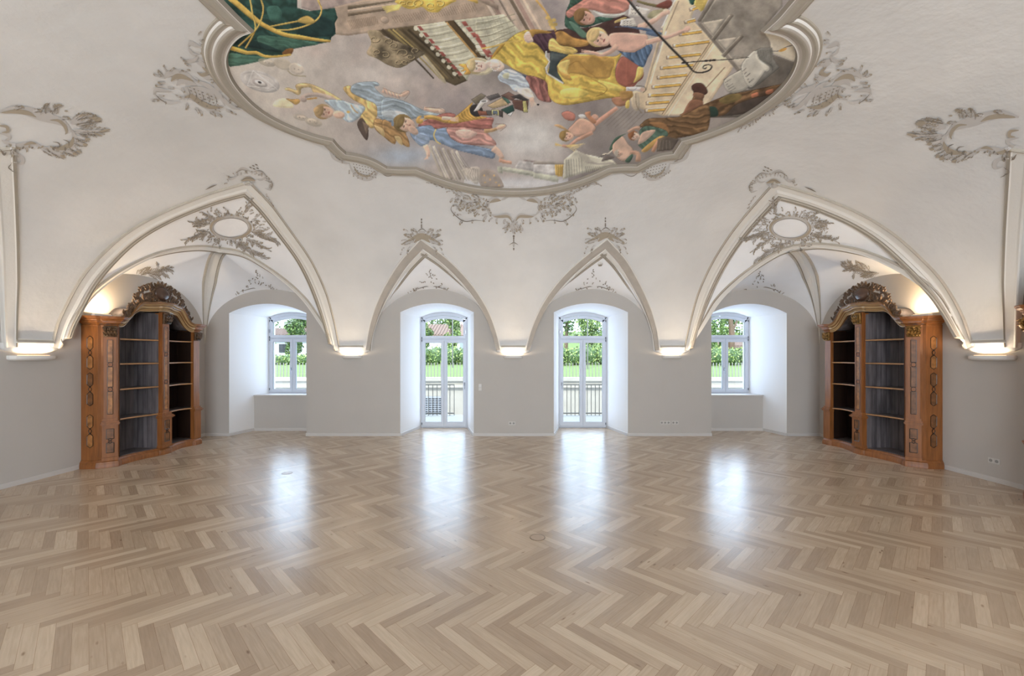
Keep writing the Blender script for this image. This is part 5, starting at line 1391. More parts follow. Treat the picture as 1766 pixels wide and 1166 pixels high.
prof_f = [(-.006,.012),(0,.03),(.012,.045),(.022,.045),(.03,.036),(.05,.04),(.075,.055),(.10,.058),(.115,.05),(.125,.034),(.14,.034),(.16,.04),(.175,.032),(.185,.014),(.20,.012),(.215,-.01)]
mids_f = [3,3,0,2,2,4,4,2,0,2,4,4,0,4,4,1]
o_ = Orn()
fres = empty('ceiling_fresco', (-.1, 4.0, 4.55), 'large colourful baroque ceiling fresco in a lobed stucco frame', 'ceiling painting')
ct_ = Vector((0, .5, 0))
i = 4*(12+len(OL)-1); T = (FP_[i+1]-FP_[i-1]).normalized(); B = T.cross(Vector((0, 0, -1))); sd = 1 if (FP_[i]-ct_).dot(B) > 0 else -1
fr_o = None
def sweep(name, P, prof, mids, mats, side):
    N = len(P); rows = []; corners = []
    for i, p in enumerate(P):
        t1 = (p-P[i-1]).normalized(); t2 = (P[(i+1) % N]-p).normalized(); T = (t1+t2).normalized(); n = SN(p.x, p.y)
        B = T.cross(n).normalized()*side; sc = 1/max(.42, math.sqrt((1+t1.dot(t2))/2)); rows.append([p+B*s_*sc+n*h_ for s_, h_ in prof])
        if t1.dot(t2) < .88: corners.append((i, p, B))
    # offsets that would run past a mitre are stopped on it
    for i, p, B in corners:
        m = Vector((B.x, B.y)).normalized(); cr = lambda q: m.x*(q.y-p.y)-m.y*(q.x-p.x)
        for sg in (-1, 1):
            ref = cr(P[(i+sg) % N])
            for k in range(1, 40):
                j = (i+sg*k) % N
                if cr(P[j])*ref <= 0 or (P[j]-p).length > .55: break
                for a in range(len(prof)):
                    q = rows[j][a]; c = cr(q)
                    if c*ref < 0: q.x -= -m.y*c; q.y -= m.x*c
    m = len(prof); v = [q for r in rows for q in r]; f, mi = [], []
    for i in range(N):
        j = (i+1) % N
        for k in range(m-1): f.append((i*m+k, i*m+k+1, j*m+k+1, j*m+k)); mi.append(mids[k])
    return raw(name, v, f, mats, mi)
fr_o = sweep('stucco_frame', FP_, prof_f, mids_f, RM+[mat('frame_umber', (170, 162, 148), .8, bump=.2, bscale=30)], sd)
fr_o.parent = fres; fr_o.location = -fres.location
sharp(fr_o)
# ---- the picture itself: painted on a raster of the ceiling plan, kept as a colour per point of a fine mesh
SC = 2.0; U0, V0, PW, PH = 378, -14, 1006, 346      # raster window and scale
IW, IH = int(PW*SC), int(PH*SC)
rng = np.random.default_rng(4)
def nz(h, w, cell, seed):
    g = np.random.default_rng(seed).random((h//cell+3, w//cell+3)); y = np.arange(h)/cell; x = np.arange(w)/cell
    yi, xi = y.astype(int), x.astype(int); fy, fx = y-yi, x-xi; fy = fy*fy*(3-2*fy); fx = fx*fx*(3-2*fx)
    a = g[yi][:, xi]; b = g[yi][:, xi+1]; c = g[yi+1][:, xi]; d = g[yi+1][:, xi+1]
    fx = fx[None, :]; fy = fy[:, None]; return a*(1-fx)*(1-fy)+b*fx*(1-fy)+c*(1-fx)*fy+d*fx*fy
def fbm(cell, seed): return sum(nz(IH, IW, max(2, int(cell*SC/2**k)), seed+k)/2**k for k in range(5))/1.94
N1, N2, N3 = fbm(90, 1), fbm(50, 11), fbm(14, 21)
YY, XX = np.mgrid[0:IH, 0:IW]; PU = XX/SC+U0; PV = YY/SC+V0
def mixc(a, b, t): t = np.clip(t, 0, 1)[..., None]; return a*(1-t)+np.array(b, float)*t
img = np.zeros((IH, IW, 3))+np.array((172, 163, 156), float)
img = mixc(img, (140, 130, 130), (N1-.42)*3.2*np.clip((PU-560)/200, 0, 1))
img = mixc(img, (196, 188, 176), np.clip((620-PU)/160, 0, 1)*.9)
img = mixc(img, (190, 172, 162), np.clip(N2-.5, 0, 1)*2.2)
img = mixc(img, (196, 194, 190), np.exp(-(((PU-912)/52)**2+((PV-236)/34)**2))*1.3)
img = mixc(img, (200, 192, 184), np.exp(-(((PU-650)/60)**2+((PV-130)/22)**2))*.7)
img = mixc(img, (120, 112, 106), np.clip((PU-965)/60, 0, 1)*np.clip((PV-165)/30, 0, 1)*(.4+.5*N2))
img = mixc(img, (112, 104, 98), np.clip(1-np.abs(PU-880)/70, 0, 1)*np.clip(1-np.abs(PV-130)/36, 0, 1)*1.0)
img = mixc(img, (150, 168, 188), np.exp(-(((PU-690)/52)**2+((PV-268)/20)**2))*.9*(.4+N2))
img = mixc(img, (196, 198, 202), np.clip((PV-300)/14, 0, 1)*.8*(np.abs(PU-890) < 90))
TZ = {'1': (380, 0, 6.477), '2': (600, 0, 6.477), '3': (820, 0, 6.136), '4': (1080, 0, 5.519), '5': (400, 120, 5.83), '6': (660, 140, 5.887), '7': (920, 140, 5.887), 'A': (340, 0, 3.153), 'B': (860, 0, 3.153), 'P': (0, 0, 1)}
def tp(tg_, pts):
    ox, oy, s = TZ[tg_]; return [(pts[i]/s+ox, pts[i+1]/s+oy) for i in range(0, len(pts), 2)]
def maskpoly(P):
    q = np.array([((u-U0)*SC, (v-V0)*SC) for u, v in P]); x0, x1 = int(max(0, q[:, 0].min()-2)), int(min(IW, q[:, 0].max()+3)); y0, y1 = int(max(0, q[:, 1].min()-2)), int(min(IH, q[:, 1].max()+3))
    if x1 <= x0 or y1 <= y0: return None
    m = np.zeros((y1-y0, x1-x0)); ys = np.arange(y0, y1)
    for sub in (.25, .75):
        cr = np.zeros((y1-y0, x1-x0), bool)
        for i in range(len(q)):
            xa, ya = q[i]; xb, yb = q[(i+1) % len(q)]
            if ya == yb: continue
            lo, hi = min(ya, yb), max(ya, yb); Y = ys+sub; rows = (Y >= lo) & (Y < hi)
            if not rows.any(): continue
            xc = xa+(Y[rows]-ya)*(xb-xa)/(yb-ya); cr[rows] ^= (np.arange(x0, x1)[None, :] >= xc[:, None])
        m += cr*.5
    return x0, x1, y0, y1, m
def put(mk, c, op=1.0, amp=.10, fold=None, vert=None):
    if mk is None: return
    x0, x1, y0, y1, m = mk; reg = img[y0:y1, x0:x1]; cc = np.zeros_like(reg)+np.array(c, float)
    sh = 1+(N3[y0:y1, x0:x1]-.5)*amp*2.4+(N2[y0:y1, x0:x1]-.5)*amp*1.6
    if fold:      # brushed drapery folds: angle (deg), wavelength, strength
        a = math.radians(fold[0]); t = (PU[y0:y1, x0:x1]*math.sin(a)-PV[y0:y1, x0:x1]*math.cos(a))/fold[1]
        f2 = fold[2]*.75; sh = sh*(1+f2*np.sin(1.5*PI*t+N2[y0:y1, x0:x1]*22+N3[y0:y1, x0:x1]*5)+f2*.6*np.sin(3.1*PI*t+N2[y0:y1, x0:x1]*40))
    if m.shape[0] > 14 and m.shape[1] > 14 and m.sum() > 260:     # brushed modelling towards the contours
        pd = np.pad(m, 6); rr_ = 6
        for ax in (0, 1):
            cs = np.cumsum(pd, ax); z = np.zeros_like(pd)
            if ax == 0: z[rr_:-rr_] = (cs[2*rr_:]-cs[:-2*rr_])/(2*rr_)
            else: z[:, rr_:-rr_] = (cs[:, 2*rr_:]-cs[:, :-2*rr_])/(2*rr_)
            pd = z
        gy, gx = np.gradient(pd); g = (gx*.5+gy*.86)[6:-6, 6:-6]; sh = sh*(1+np.clip(g*2.0, -.17, .10))
    cc = cc*sh[..., None]; mm = (m*op)[..., None]; img[y0:y1, x0:x1] = reg*(1-mm)+cc*mm
def poly(tg_, c, pts, op=1.0, amp=.10, fold=None, sm=True, edge=None):
    P = tp(tg_, pts)
    if sm and len(P) > 3: P = [(p.x, p.y) for p in catmull([(a, b, 0) for a, b in P], 5, True)]
    put(maskpoly(P), c, op, amp, fold)
    if edge:
        for i in range(0, len(P)): seg(P[i], P[(i+1) % len(P)], edge, .7, .65)
def seg(a, b, c, w, op=1):
    (x0, y0), (x1, y1) = a, b; L = math.hypot(x1-x0, y1-y0)
    if L < 1e-6: return
    nx, ny = -(y1-y0)/L*w/2, (x1-x0)/L*w/2
    put(maskpoly([(x0+nx, y0+ny), (x1+nx, y1+ny), (x1-nx, y1-ny), (x0-nx, y0-ny)]), c, op, .08)
def line(tg_, c, w, pts, op=1.0, w2=None, sm=True):
    P = tp(tg_, pts)
    if sm and len(P) > 2: P = [(p.x, p.y) for p in catmull([(a, b, 0) for a, b in P], 5)]
    n = len(P); up, dn = [], []
    for i in range(n):
        a, b = P[max(0, i-1)], P[min(n-1, i+1)]; L = math.hypot(b[0]-a[0], b[1]-a[1]) or 1; ww = (w if w2 is None else w+(w2-w)*i/(n-1))/2
        nx, ny = -(b[1]-a[1])/L*ww, (b[0]-a[0])/L*ww; up.append((P[i][0]+nx, P[i][1]+ny)); dn.append((P[i][0]-nx, P[i][1]-ny))
    put(maskpoly(up+dn[::-1]), c, op, .08)
def ell(tg_, c, cx, cy, rx, ry, rot=0, op=1, amp=.08, fold=None):
    a = math.radians(rot); pts = []
    for k in range(28): t = 2*PI*k/28; x, y = rx*math.cos(t), ry*math.sin(t); pts += [cx+x*math.cos(a)-y*math.sin(a), cy+x*math.sin(a)+y*math.cos(a)]
    poly(tg_, c, pts, op, amp, fold, sm=False)
SKIN, SKIN2, SHD = (205, 170, 146), (184, 132, 112), (120, 86, 70)
def head(tg_, cx, cy, r, ang, hair=(140, 112, 66), skin=SKIN, elong=1.25):
    """a painted head; ang = direction of the crown, degrees (image axes)"""
    a = math.radians(ang); ux, uy = math.cos(a), math.sin(a)
    at = lambda s, t: (cx+ux*s*r-uy*t*r, cy+uy*s*r+ux*t*r)
    h = at(.35, 0); ell(tg_, hair, h[0], h[1], r*1.12, r*1.0, ang); ell(tg_, skin, cx, cy, r*elong*.86, r*.74, ang)
    h = at(.72, .1); ell(tg_, hair, h[0], h[1], r*.45, r*.8, ang)
    for t in (-.3, .3):
        e = at(.12, t); ell(tg_, (84, 62, 54), e[0], e[1], r*.07, r*.15, ang); e = at(.27, t); ell(tg_, (130, 96, 70), e[0], e[1], r*.04, r*.2, ang, .8)
    e = at(-.15, .02); ell(tg_, (176, 126, 106), e[0], e[1], r*.22, r*.08, ang, .8); e = at(-.45, 0); ell(tg_, (158, 74, 66), e[0], e[1], r*.07, r*.2, ang)
    e = at(-.2, -.42); ell(tg_, SKIN2, e[0], e[1], r*.2, r*.16, ang, .5)
# architecture: beam, pier and library
poly('P', (158,140,132), [520,-16, 700,-16, 692,0, 578,14, 545,22, 520,14], fold=(80, 40, .05), sm=False)
poly('P', (168,146,124), [576,12, 700,-16, 860,-16, 862,10, 862,28, 790,37, 700,48, 600,62, 578,60], sm=False)
poly('2', (110,96,76), [0,70, 560,0, 640,0, 0,108], sm=False); poly('2', (196,172,146), [0,112, 560,34, 560,60, 0,140], sm=False); poly('2', (120,102,80), [0,150, 520,80, 520,104, 0,185], sm=False)
for i in range(26): line('2', (132,110,88), .9, [0+i*12, 232-i*2, 34+i*12+16, 330-i*2.4], .9, sm=False)
for i in range(36): line('2', (132,110,88), .9, [490+i*26, 185-i*4.4, 540+i*26, 260-i*3.8], .9, sm=False)
ell('2', (150,126,104), 410, 222, 52, 42, 20); ell('2', (172,150,128), 410, 222, 44, 34, 20)
poly('P', (176,156,138), [822,-16, 924,-16, 960,54, 940,56, 905,62, 893,60, 862,28], sm=False)
for x, w, c in ((838,5,(206,188,166)),(848,6,(150,122,108)),(862,3,(120,104,90)),(870,7,(186,164,142)),(882,6,(108,92,74)),(892,7,(160,128,114)),(904,4,(206,184,160)),(914,6,(168,150,132))):
    line('P', c, w, [x-10,-16, x+34,62], .95, sm=False)
poly('2', (150,130,112), [1440,0, 1684,120, 1684,60, 1560,0], sm=False)
poly('2', (92,78,54), [300,345, 730,290, 1210,730, 1340,900, 1200,960, 1040,890, 850,600, 560,480], sm=False)
for k, (a, b, c, w) in enumerate(((520,330,1060,900),)): pass
for x, c, w in ((400,(70,58,42),5),(470,(150,130,70),4),(520,(190,164,84),2.5),(560,(118,100,62),5),(620,(74,62,40),4),(690,(60,50,34),4)): line('2', c, w, [x-20,330, x+330,640, x+560,880], .9, w*.5)
poly('2', (180,168,132), [820,600, 880,640, 1090,900, 1040,900], .8)
poly('2', (182,180,154), [735,290, 1080,240, 1440,650, 1330,900, 1200,740, 960,520], sm=False)
poly('2', (84,66,42), [1080,240, 1185,228, 1580,650, 1540,680, 1440,645], sm=False); line('2', (186,140,70), 3, [1100,250, 1440,640]); line('2', (60,46,32), 4, [1190,240, 1560,650])
poly('2', (180,178,152), [1185,228, 1684,170, 1684,600, 1590,660, 1500,600], sm=False); poly('3', (180,178,152), [0,190, 300,150, 490,350, 330,440, 160,600, 60,590, 0,500], sm=False)
for i in range(8):     # book bands with red labels
    x, y = 760+i*62, 292+i*72; line('2', (140,134,106), 1.4, [x+40,y+52, x+200,y+30, x+380-i*10,y-10], .9); line('2', (216,212,188), 1.6, [x+20,y+26, x+200,y+4, x+350-i*10,y-30], .85)
    poly('2', (160,76,66), [x+10,y-2, x+52,y+2, x+92,y+48, x+50,y+52], sm=False); ell('2', (206,202,178), x-4, y+30, 26, 20, 50, .9)
for i in range(7):
    x, y = 1265+i*52, 245+i*62; poly('2', (166,80,70), [x,y, x+50,y-6, x+84,y+44, x+36,y+52], sm=False); line('2', (140,134,106), 1.3, [x+60,y+50, x+250,y+20, x+420,y-10], .85); ell('2', (206,202,178), x-18, y+26, 26, 20, 50, .9)
for i in range(5): line('3', (138,132,104), 1.4, [0,250+i*75, 140,230+i*75, 300-i*10,185+i*70, 420,150+i*60], .85); line('3', (214,210,186), 1.4, [0,235+i*75, 140,216+i*75, 300-i*10,170+i*70], .7)
for i in range(6): line('3', (150,144,116), 1, [60+i*60,170, 120+i*60,330, 150+i*55,480], .5)
poly('3', (166,78,68), [0,370, 30,372, 60,440, 90,500, 150,590, 120,600, 40,470], .9)
# carved gilt ornament on the cloud
poly('2', (132,116,88), [220,350, 340,345, 430,420, 560,470, 700,520, 860,590, 800,640, 700,700, 580,760, 450,730, 330,660, 210,600, 260,480], amp=.4)
for (x, y, r_, a) in ((300,440,60,0),(330,590,50,2),(420,620,55,4),(520,520,60,1),(620,600,70,3),(700,640,50,0),(560,700,50,5),(760,570,50,2),(460,470,50,3),(640,700,40,1)):
    pts = [];
    for k in range(9): t = a+k*.75; q = r_*(1-k/12); pts += [x+q*math.cos(t), y+q*.7*math.sin(t)]
    line('2', (66,54,42), 2.4, pts, .9); line('2', (184,164,118), 1.2, [c-4 for c in pts], .9)
# golden mask at the top
poly('2', (206,170,60), [550,0, 1170,0, 1150,40, 1060,90, 1000,140, 900,130, 830,80, 740,100, 640,90], amp=.2)
for (x, y, r_, a) in ((700,40,60,0),(800,40,70,2),(930,70,60,1),(1030,50,60,4),(620,40,40,3)):
    pts = []
    for k in range(8): t = a+k*.8; q = r_*(1-k/11); pts += [x+q*math.cos(t), y+q*.7*math.sin(t)]
    line('2', (132,92,24), 2, pts, .9); line('2', (238,212,110), 1.1, [c-5 for c in pts], .9)
for i in range(6): line('2', (214,194,96), 4, [600-i*6,60+i*8, 500-i*6,66+i*12, 380+i*10,80+i*13], .95, 1.2)
poly('2', (196,160,60), [1330,0, 1440,0, 1450,40, 1400,24])
# green curtain with gold braid
poly('1', (36,72,64), [-40,-80, 60,-80, 860,-80, 860,90, 1000,125, 1280,90, 1310,200, 1280,260, 1290,380, 1240,420, 1230,470, 1110,490, 810,550, 750,630, 560,650, 110,750, 60,640, 0,400, 90,180], amp=.16, fold=(20, 16, .16), sm=False)
poly('1', (58,108,94), [520,90, 640,70, 690,170, 640,250, 560,230], .7, .2); poly('1', (60,104,86), [430,400, 700,420, 1100,490, 800,540, 560,560, 440,500], .85, .1, (5, 8, .12))
poly('1', (70,118,98), [100,600, 300,620, 560,650, 110,745], .9, .1, (5, 6, .1)); poly('1', (24,48,50), [760,230, 880,260, 1100,180, 1270,260, 1240,400, 900,390], .7); poly('1', (22,44,46), [110,480, 400,540, 700,590, 460,480, 200,420], .7)
poly('1', (120,76,34), [690,600, 740,550, 815,545, 800,600, 750,630])
line('1', (206,166,62), 10, [60,-60, 220,70, 360,190, 480,280, 700,380, 880,410, 1050,440, 1230,462], 1, 4); line('1', (150,112,34), 2, [120,20, 400,250, 700,400, 1050,455, 1230,470], .8)
line('1', (206,166,62), 8, [90,530, 200,560, 300,590, 400,590, 500,630, 640,632, 790,610], 1, 3)
for pts in ([330,-20, 360,150, 385,250, 390,330, 340,440, 280,540], [450,-20, 480,100, 450,240, 390,340, 290,440, 200,520], [550,300, 700,270, 860,240], [610,340, 800,330, 980,280, 1090,210, 1130,110, 1090,0]):
    line('1', (214,180,76), 2.6, pts); line('1', (140,108,36), .9, [c+5 for c in pts], .8)
poly('1', (186,152,66), [860,240, 900,200, 980,180, 1060,240, 1000,270, 920,260], edge=(110,84,30))
# eye of providence and pale cherubs
ell('1', (176,172,168), 440, 910, 232, 112, 18, .85); ell('1', (188,183,177), 440, 910, 180, 84, 18, .6)
line('1', (216,212,206), 1.6, [365,790, 300,960, 640,1000, 365,790], .9, sm=False); ell('1', (150,142,138), 440, 930, 90, 42, 20, .7); ell('1', (210,205,200), 440, 925, 60, 24, 20); ell('1', (58,54,54), 440, 922, 22, 12, 20)
ell('1', (176,164,138), 520, 700, 100, 42, 15, .6); ell('1', (198,188,172), 540, 700, 60, 30, 15, .8); ell('1', (172,158,128), 700, 720, 110, 60, 20, .45); ell('1', (196,184,166), 850, 770, 90, 60, 25, .8); line('1', (150,136,96), 2.4, [750,790, 820,840, 960,855], .6)
for (x, y) in ((520,700),(850,770)):
    ell('1', (120,104,88), x-20, y, 8, 4, 0, .8); ell('1', (120,104,88), x+24, y+8, 8, 4, 0, .8)
# angel with the golden drapery
poly('5', (206,176,112), [530,200, 570,185, 650,210, 640,160, 700,140, 800,150, 960,220, 1120,320, 1100,345, 900,270, 820,230, 790,180, 700,190, 690,240, 660,255, 600,225], .95, .12, (25, 10, .10), edge=(140,108,54))
poly('5', (232,222,160), [420,370, 430,320, 500,290, 570,300, 620,370, 580,390], .6); poly('5', (190,146,72), [545,295, 600,300, 680,300, 680,330, 640,355, 600,330], edge=(110,76,30)); poly('5', (178,134,66), [740,295, 845,280, 850,296, 750,305])
line('5', (178,160,148), 7, [700,290, 760,260, 860,255, 960,280, 1040,320], 1, 8); ell('5', (172,152,140), 715, 300, 40, 28, 20); 
poly('5', (168,188,200), [930,310, 1100,310, 1200,340, 1330,380, 1290,470, 1200,530, 1120,500, 1010,380], fold=(50, 9, .10), edge=(110,130,144))
head('5', 940, 430, 78, 190, (172,140,92)); ell('5', SKIN, 1075, 455, 60, 40, 10); ell('5', (190,156,100), 850, 410, 30, 34, 0)
line('5', (190,150,80), 1.6, [1195,355, 1230,410, 1270,440]); ell('5', (214,176,80), 1170, 428, 18, 12)
poly('5', (142,160,172), [1190,190, 1260,135, 1440,125, 1480,160, 1430,180, 1560,290, 1749,330, 1749,520, 1560,520, 1460,460, 1440,360, 1200,240], 1, .1, (14, 7, .13), edge=(92,112,126))
poly('6', (142,160,172), [0,180, 200,200, 400,290, 540,330, 640,360, 420,370, 330,380, 120,410, 0,400], 1, .1, (14, 7, .13), edge=(92,112,126))
poly('5', (196,206,210), [1500,430, 1600,410, 1749,440, 1749,500, 1560,480], .7)
poly('5', (206,170,96), [1120,190, 1190,165, 1200,230, 1330,300, 1440,350, 1460,440, 1440,520, 1420,590, 1350,560, 1290,480, 1340,380, 1200,290], 1, .14, (60, 9, .13), edge=(140,104,46))
poly('5', (92,76,66), [1260,550, 1310,490, 1370,600, 1360,710, 1310,660], edge=(60,46,36)); poly('5', (120,100,84), [1310,520, 1380,570, 1350,650])
poly('5', (170,128,74), [1440,500, 1540,520, 1700,600, 1749,640, 1749,770, 1660,680, 1640,745, 1560,700, 1440,600], 1, .12, (35, 8, .15), edge=(110,78,40)); poly('6', (170,128,74), [0,400, 60,410, 180,490, 250,570, 270,670, 180,630, 140,590, 120,640, 40,590, 0,520], 1, .12, (35, 8, .15), edge=(110,78,40))
poly('6', (214,184,118), [120,560, 180,570, 200,650, 150,620], .9); poly('5', (214,184,118), [1430,560, 1520,600, 1530,680, 1470,620], .9)
# sandalled legs
line('6', SKIN, 9, [0,90, 60,120, 180,160], 1, 7); ell('6', (206,172,150), 225, 130, 50, 26, -30)
for k in range(5): line('6', (110,124,140), .9, [10+k*36,80+k*14, 30+k*36,130+k*13], .8)
line('6', SHD, 1, [0,70, 160,130, 260,96, 270,130, 220,190], .6); line('6', SKIN, 7, [420,280, 520,300, 580,300], 1, 7); ell('6', (206,176,156), 600, 305, 36, 26, 20); line('6', SHD, 1, [430,270, 560,275, 640,310], .6)
ell('5', (170,158,138), 690, 480, 78, 32, 10, .5); ell('5', (176,164,142), 820, 530, 90, 42, 15, .6); ell('5', (200,186,168), 700, 485, 50, 22, 10, .8); ell('5', (202,188,168), 810, 525, 56, 28, 15, .8)
for (x, y) in ((680,480),(716,490),(785,520),(830,530)): ell('5', (110,94,80), x, y, 7, 4, 0, .8)
# woman in blue with the horn of plenty and the books
poly('6', (166,98,88), [360,450, 480,380, 640,325, 740,345, 700,420, 1000,380, 1120,375, 1110,440, 1090,490, 900,480, 660,470, 480,490], 1, .14, (8, 9, .14), edge=(104,56,50))
line('6', (200,156,70), 5, [420,375, 370,370, 355,410, 390,415, 400,380, 480,365, 560,380, 640,405, 720,400], 1, 8); line('6', (128,92,34), 1, [430,385, 520,378, 640,420, 740,420], .8)
poly('6', (206,158,62), [660,410, 760,345, 900,225, 910,230, 890,290, 960,350, 1060,370, 900,400, 720,430], edge=(122,84,28))
for i in range(6): line('6', (140,98,34), 1.2, [770+i*28,345-i*20, 790+i*28,380-i*12, 830+i*34,398-i*4], .8)
ell('6', (48,46,48), 950, 300, 70, 62, 30)
for c, pts in (((122,112,92), [900,190, 1000,125, 1050,150, 950,240]), ((92,88,88), [1050,160, 1170,125, 1200,160, 1090,200]), ((206,202,194), [920,310, 990,200, 1060,200, 970,300]), ((128,74,56), [960,300, 1090,310, 1090,350, 980,350]),
               ((190,164,118), [1060,250, 1210,170, 1280,240, 1120,280]), ((66,112,96), [1210,160, 1250,160, 1300,220, 1270,230]), ((112,82,72), [1200,150, 1280,110, 1370,160, 1310,200]), ((66,62,62), [1300,160, 1400,130, 1500,190, 1440,200]),
               ((40,74,68), [1200,290, 1320,240, 1340,300, 1270,340]), ((104,72,62), [1310,190, 1480,200, 1470,320, 1340,280]), ((178,172,96), [1420,205, 1455,200, 1475,315, 1430,318]), ((206,202,120), [1105,290, 1180,295, 1180,350, 1105,335]), ((104,120,140), [1120,300, 1165,305, 1165,340, 1120,332]),
               ((196,206,196), [1260,340, 1330,305, 1300,355]), ((84,80,78), [1050,300, 1100,300, 1110,350, 1060,340]), ((74,66,62), [1180,300, 1220,300, 1220,370, 1185,360])):
    poly('6', c, pts, sm=False, edge=(46,40,38))
ell('6', (224,222,214), 1028, 205, 40, 16, -5); ell('6', (110,108,104), 1028, 205, 26, 9, -5)
poly('6', (118,142,172), [350,470, 480,450, 540,490, 640,480, 700,590, 900,650, 1120,700, 1140,750, 1110,785, 960,750, 760,700, 560,620, 480,600, 400,660, 330,610, 285,550, 290,520], 1, .08, (15, 9, .10), edge=(70,90,118))
ell('6', (138,160,188), 400, 590, 80, 62, 20, .9, fold=(20, 5, .08)); line('6', (200,176,90), 2.2, [540,490, 520,550, 545,610, 590,640])
poly('6', (190,136,124), [650,480, 780,470, 900,480, 1020,500, 1100,570, 1150,650, 1000,650, 820,640, 700,580], 1, .08, (12, 9, .15), edge=(120,66,60)); poly('6', (214,184,166), [740,510, 850,490, 960,530, 880,580, 780,570], .8, .05, (10, 7, .08))
head('6', 235, 440, 92, 200, (128,104,58)); ell('6', SKIN, 310, 500, 60, 36, 40); ell('6', (120,140,160), 100, 430, 14, 30, 0)
line('6', SKIN, 9, [430,650, 460,720, 460,770], 1, 6); 
for k in range(4): line('6', SKIN, 2, [455,765, 420+k*14,800-k*2], 1, 1)
line('6', (224,196,172), 6, [600,375, 680,380, 740,395], 1, 5)
for k in range(4): line('6', (214,180,156), 1.8, [690,375+k*8, 770,370+k*14], .95, 1)
line('6', SKIN, 12, [1120,680, 1180,730, 1220,790], 1, 7); line('6', (196,146,116), 7, [1180,800, 1240,820, 1310,830], 1, 5); line('6', (188,148,100), 7, [1030,510, 1110,500, 1170,480], 1, 5); ell('6', (206,168,140), 1200, 465, 50, 24, -20); line('6', SHD, 1, [1140,440, 1220,435, 1255,460, 1190,510], .7)
# painted architecture at the lower middle
for i, c in enumerate(((172,162,142),(196,190,172),(150,138,122),(186,180,162),(140,128,114),(176,168,150),(200,194,176))): line('6', c, 4.4, [470+i*46,650+i*10, 620+i*42,1000], .75, sm=False)
for i in range(12): line('6', (120,110,98), .7, [500+i*26,700+i*4, 640+i*30,1010], .7, sm=False)
poly('6', (150,136,124), [970,940, 1050,890, 1150,930, 1230,1060, 1180,1090, 1010,1080], .85); poly('6', (186,176,160), [800,900, 960,870, 990,930, 960,1050, 860,980], .7)
for (x, y) in ((1030,960),(1090,1000),(1040,1030),(1130,960),(1150,1030),(1180,1060)): ell('6', (196,160,100), x, y, 11, 9)
for k in range(5): line('6', (120,108,94), .8, [820+k*30,860+k*10, 880+k*20,900, 860+k*26,960, 920+k*10,1010], .6)
poly('6', (176,178,158), [1160,880, 1240,870, 1766,960, 1766,1010, 1300,930, 1170,910], .9, sm=False); line('6', (128,128,108), .8, [1170,900, 1766,985], .8, sm=False); poly('6', (156,158,138), [1160,870, 1210,860, 1220,940, 1170,930], .9, sm=False)
poly('6', (188,184,180), [1380,810, 1766,850, 1766,960, 1340,880], .9, .25, sm=False); poly('6', (150,132,126), [1420,795, 1766,840, 1766,856, 1440,815], .9, sm=False)
poly('7', (188,184,180), [0,840, 220,850, 215,960, 0,930], .9, .25, sm=False); poly('7', (176,178,158), [0,930, 260,980, 250,1030, 0,985], .9, sm=False); poly('7', (206,166,74), [215,850, 305,850, 295,975, 225,960], .95, sm=False)
for i in range(4): line('7', (140,104,40), 1, [232+i*20,852, 240+i*16,962], .8, sm=False)
poly('7', (184,180,160), [310,800, 430,700, 520,740, 800,800, 850,850, 480,940, 300,1000], 1, sm=False)
for i in range(7): line('7', (132,128,112), 1.1, [330+i*26,800-i*4, 340+i*26,980-i*8], .85, sm=False)
for i in range(8): line('7', (110,106,94), 1.2, [530+i*20,870, 540+i*20,930-i*6], .9, sm=False)
for i in range(6): line('7', (150,140,130), 1, [450+i*10,720-i*1, 540+i*16,830+i*0, 820,840-i*2], .7)
poly('7', (150,140,128), [0,815, 300,820, 320,850, 0,845], .9, sm=False)
for i in range(7): line('7', (128,118,110), 1.6, [900+i*38,270+i*10, 700+i*44,450+i*6], .65, sm=False)
# balustrade and balcony on the right
poly('4', (205,184,148), [560,-80, 700,-80, 620,180, 830,400, 380,1104, 340,1104, 60,1010, 40,950, 60,880, 170,850, 340,430, 350,270, 470,0], 1, .05, sm=False)
poly('4', (212,192,158), [820,395, 1020,640, 700,1104, 350,1104], 1, .05, sm=False)
for i, (x0, y0, x1, y1) in enumerate(((600,95,690,70),(550,215,660,190),(500,330,720,300),(440,440,790,395),(380,550,710,515),(320,650,640,618),(290,742,580,712),(240,832,520,805),(205,912,460,895),(185,986,410,968),(175,1058,380,1040))):
    line('4', (128,98,70), 6.4, [x0,y0, x1,y1], .9, sm=False); line('4', (206,192,170), 5.0, [x0+10,y0-4, x1,y1-6], 1, sm=False); line('4', (222,170,64), 3.4, [x0+30,y0, x1,y1+2], 1, sm=False); line('4', (150,104,34), 1.0, [x0+30,y0-12, x1,y1-8], .8, sm=False)
for a, b, c, d, w, cl in ((470,0,340,270,4,(226,210,182)),(340,290,180,860,5,(190,168,132)),(380,300,230,800,2.4,(232,218,190)),(500,10,380,290,1.6,(140,116,86)),(820,395,350,1104,4,(190,166,128)),(800,400,340,1090,1.4,(128,100,70)),(850,420,400,1104,1.4,(232,216,188)),(940,640,520,1104,2,(150,122,90)),(1000,660,700,1104,3,(186,164,130))): line('4', cl, w, [a,b, c,d], .9, sm=False)
poly('4', (196,180,150), [60,880, 110,880, 130,1000, 100,1060, 50,1000], .9); line('4', (132,108,80), 1.3, [90,890, 100,1010, 150,1080], .8)
poly('4', (140,132,120), [840,-80, 1490,-80, 1490,60, 1330,240, 1350,330, 1380,460, 1250,560, 1000,560, 830,380, 700,210, 780,60], 1, .12, sm=False)
poly('4', (192,182,162), [730,215, 930,180, 830,330]); poly('4', (188,178,160), [870,380, 1050,355, 960,480], sm=False); poly('4', (188,178,160), [960,560, 1170,545, 1100,640, 1050,640], sm=False)
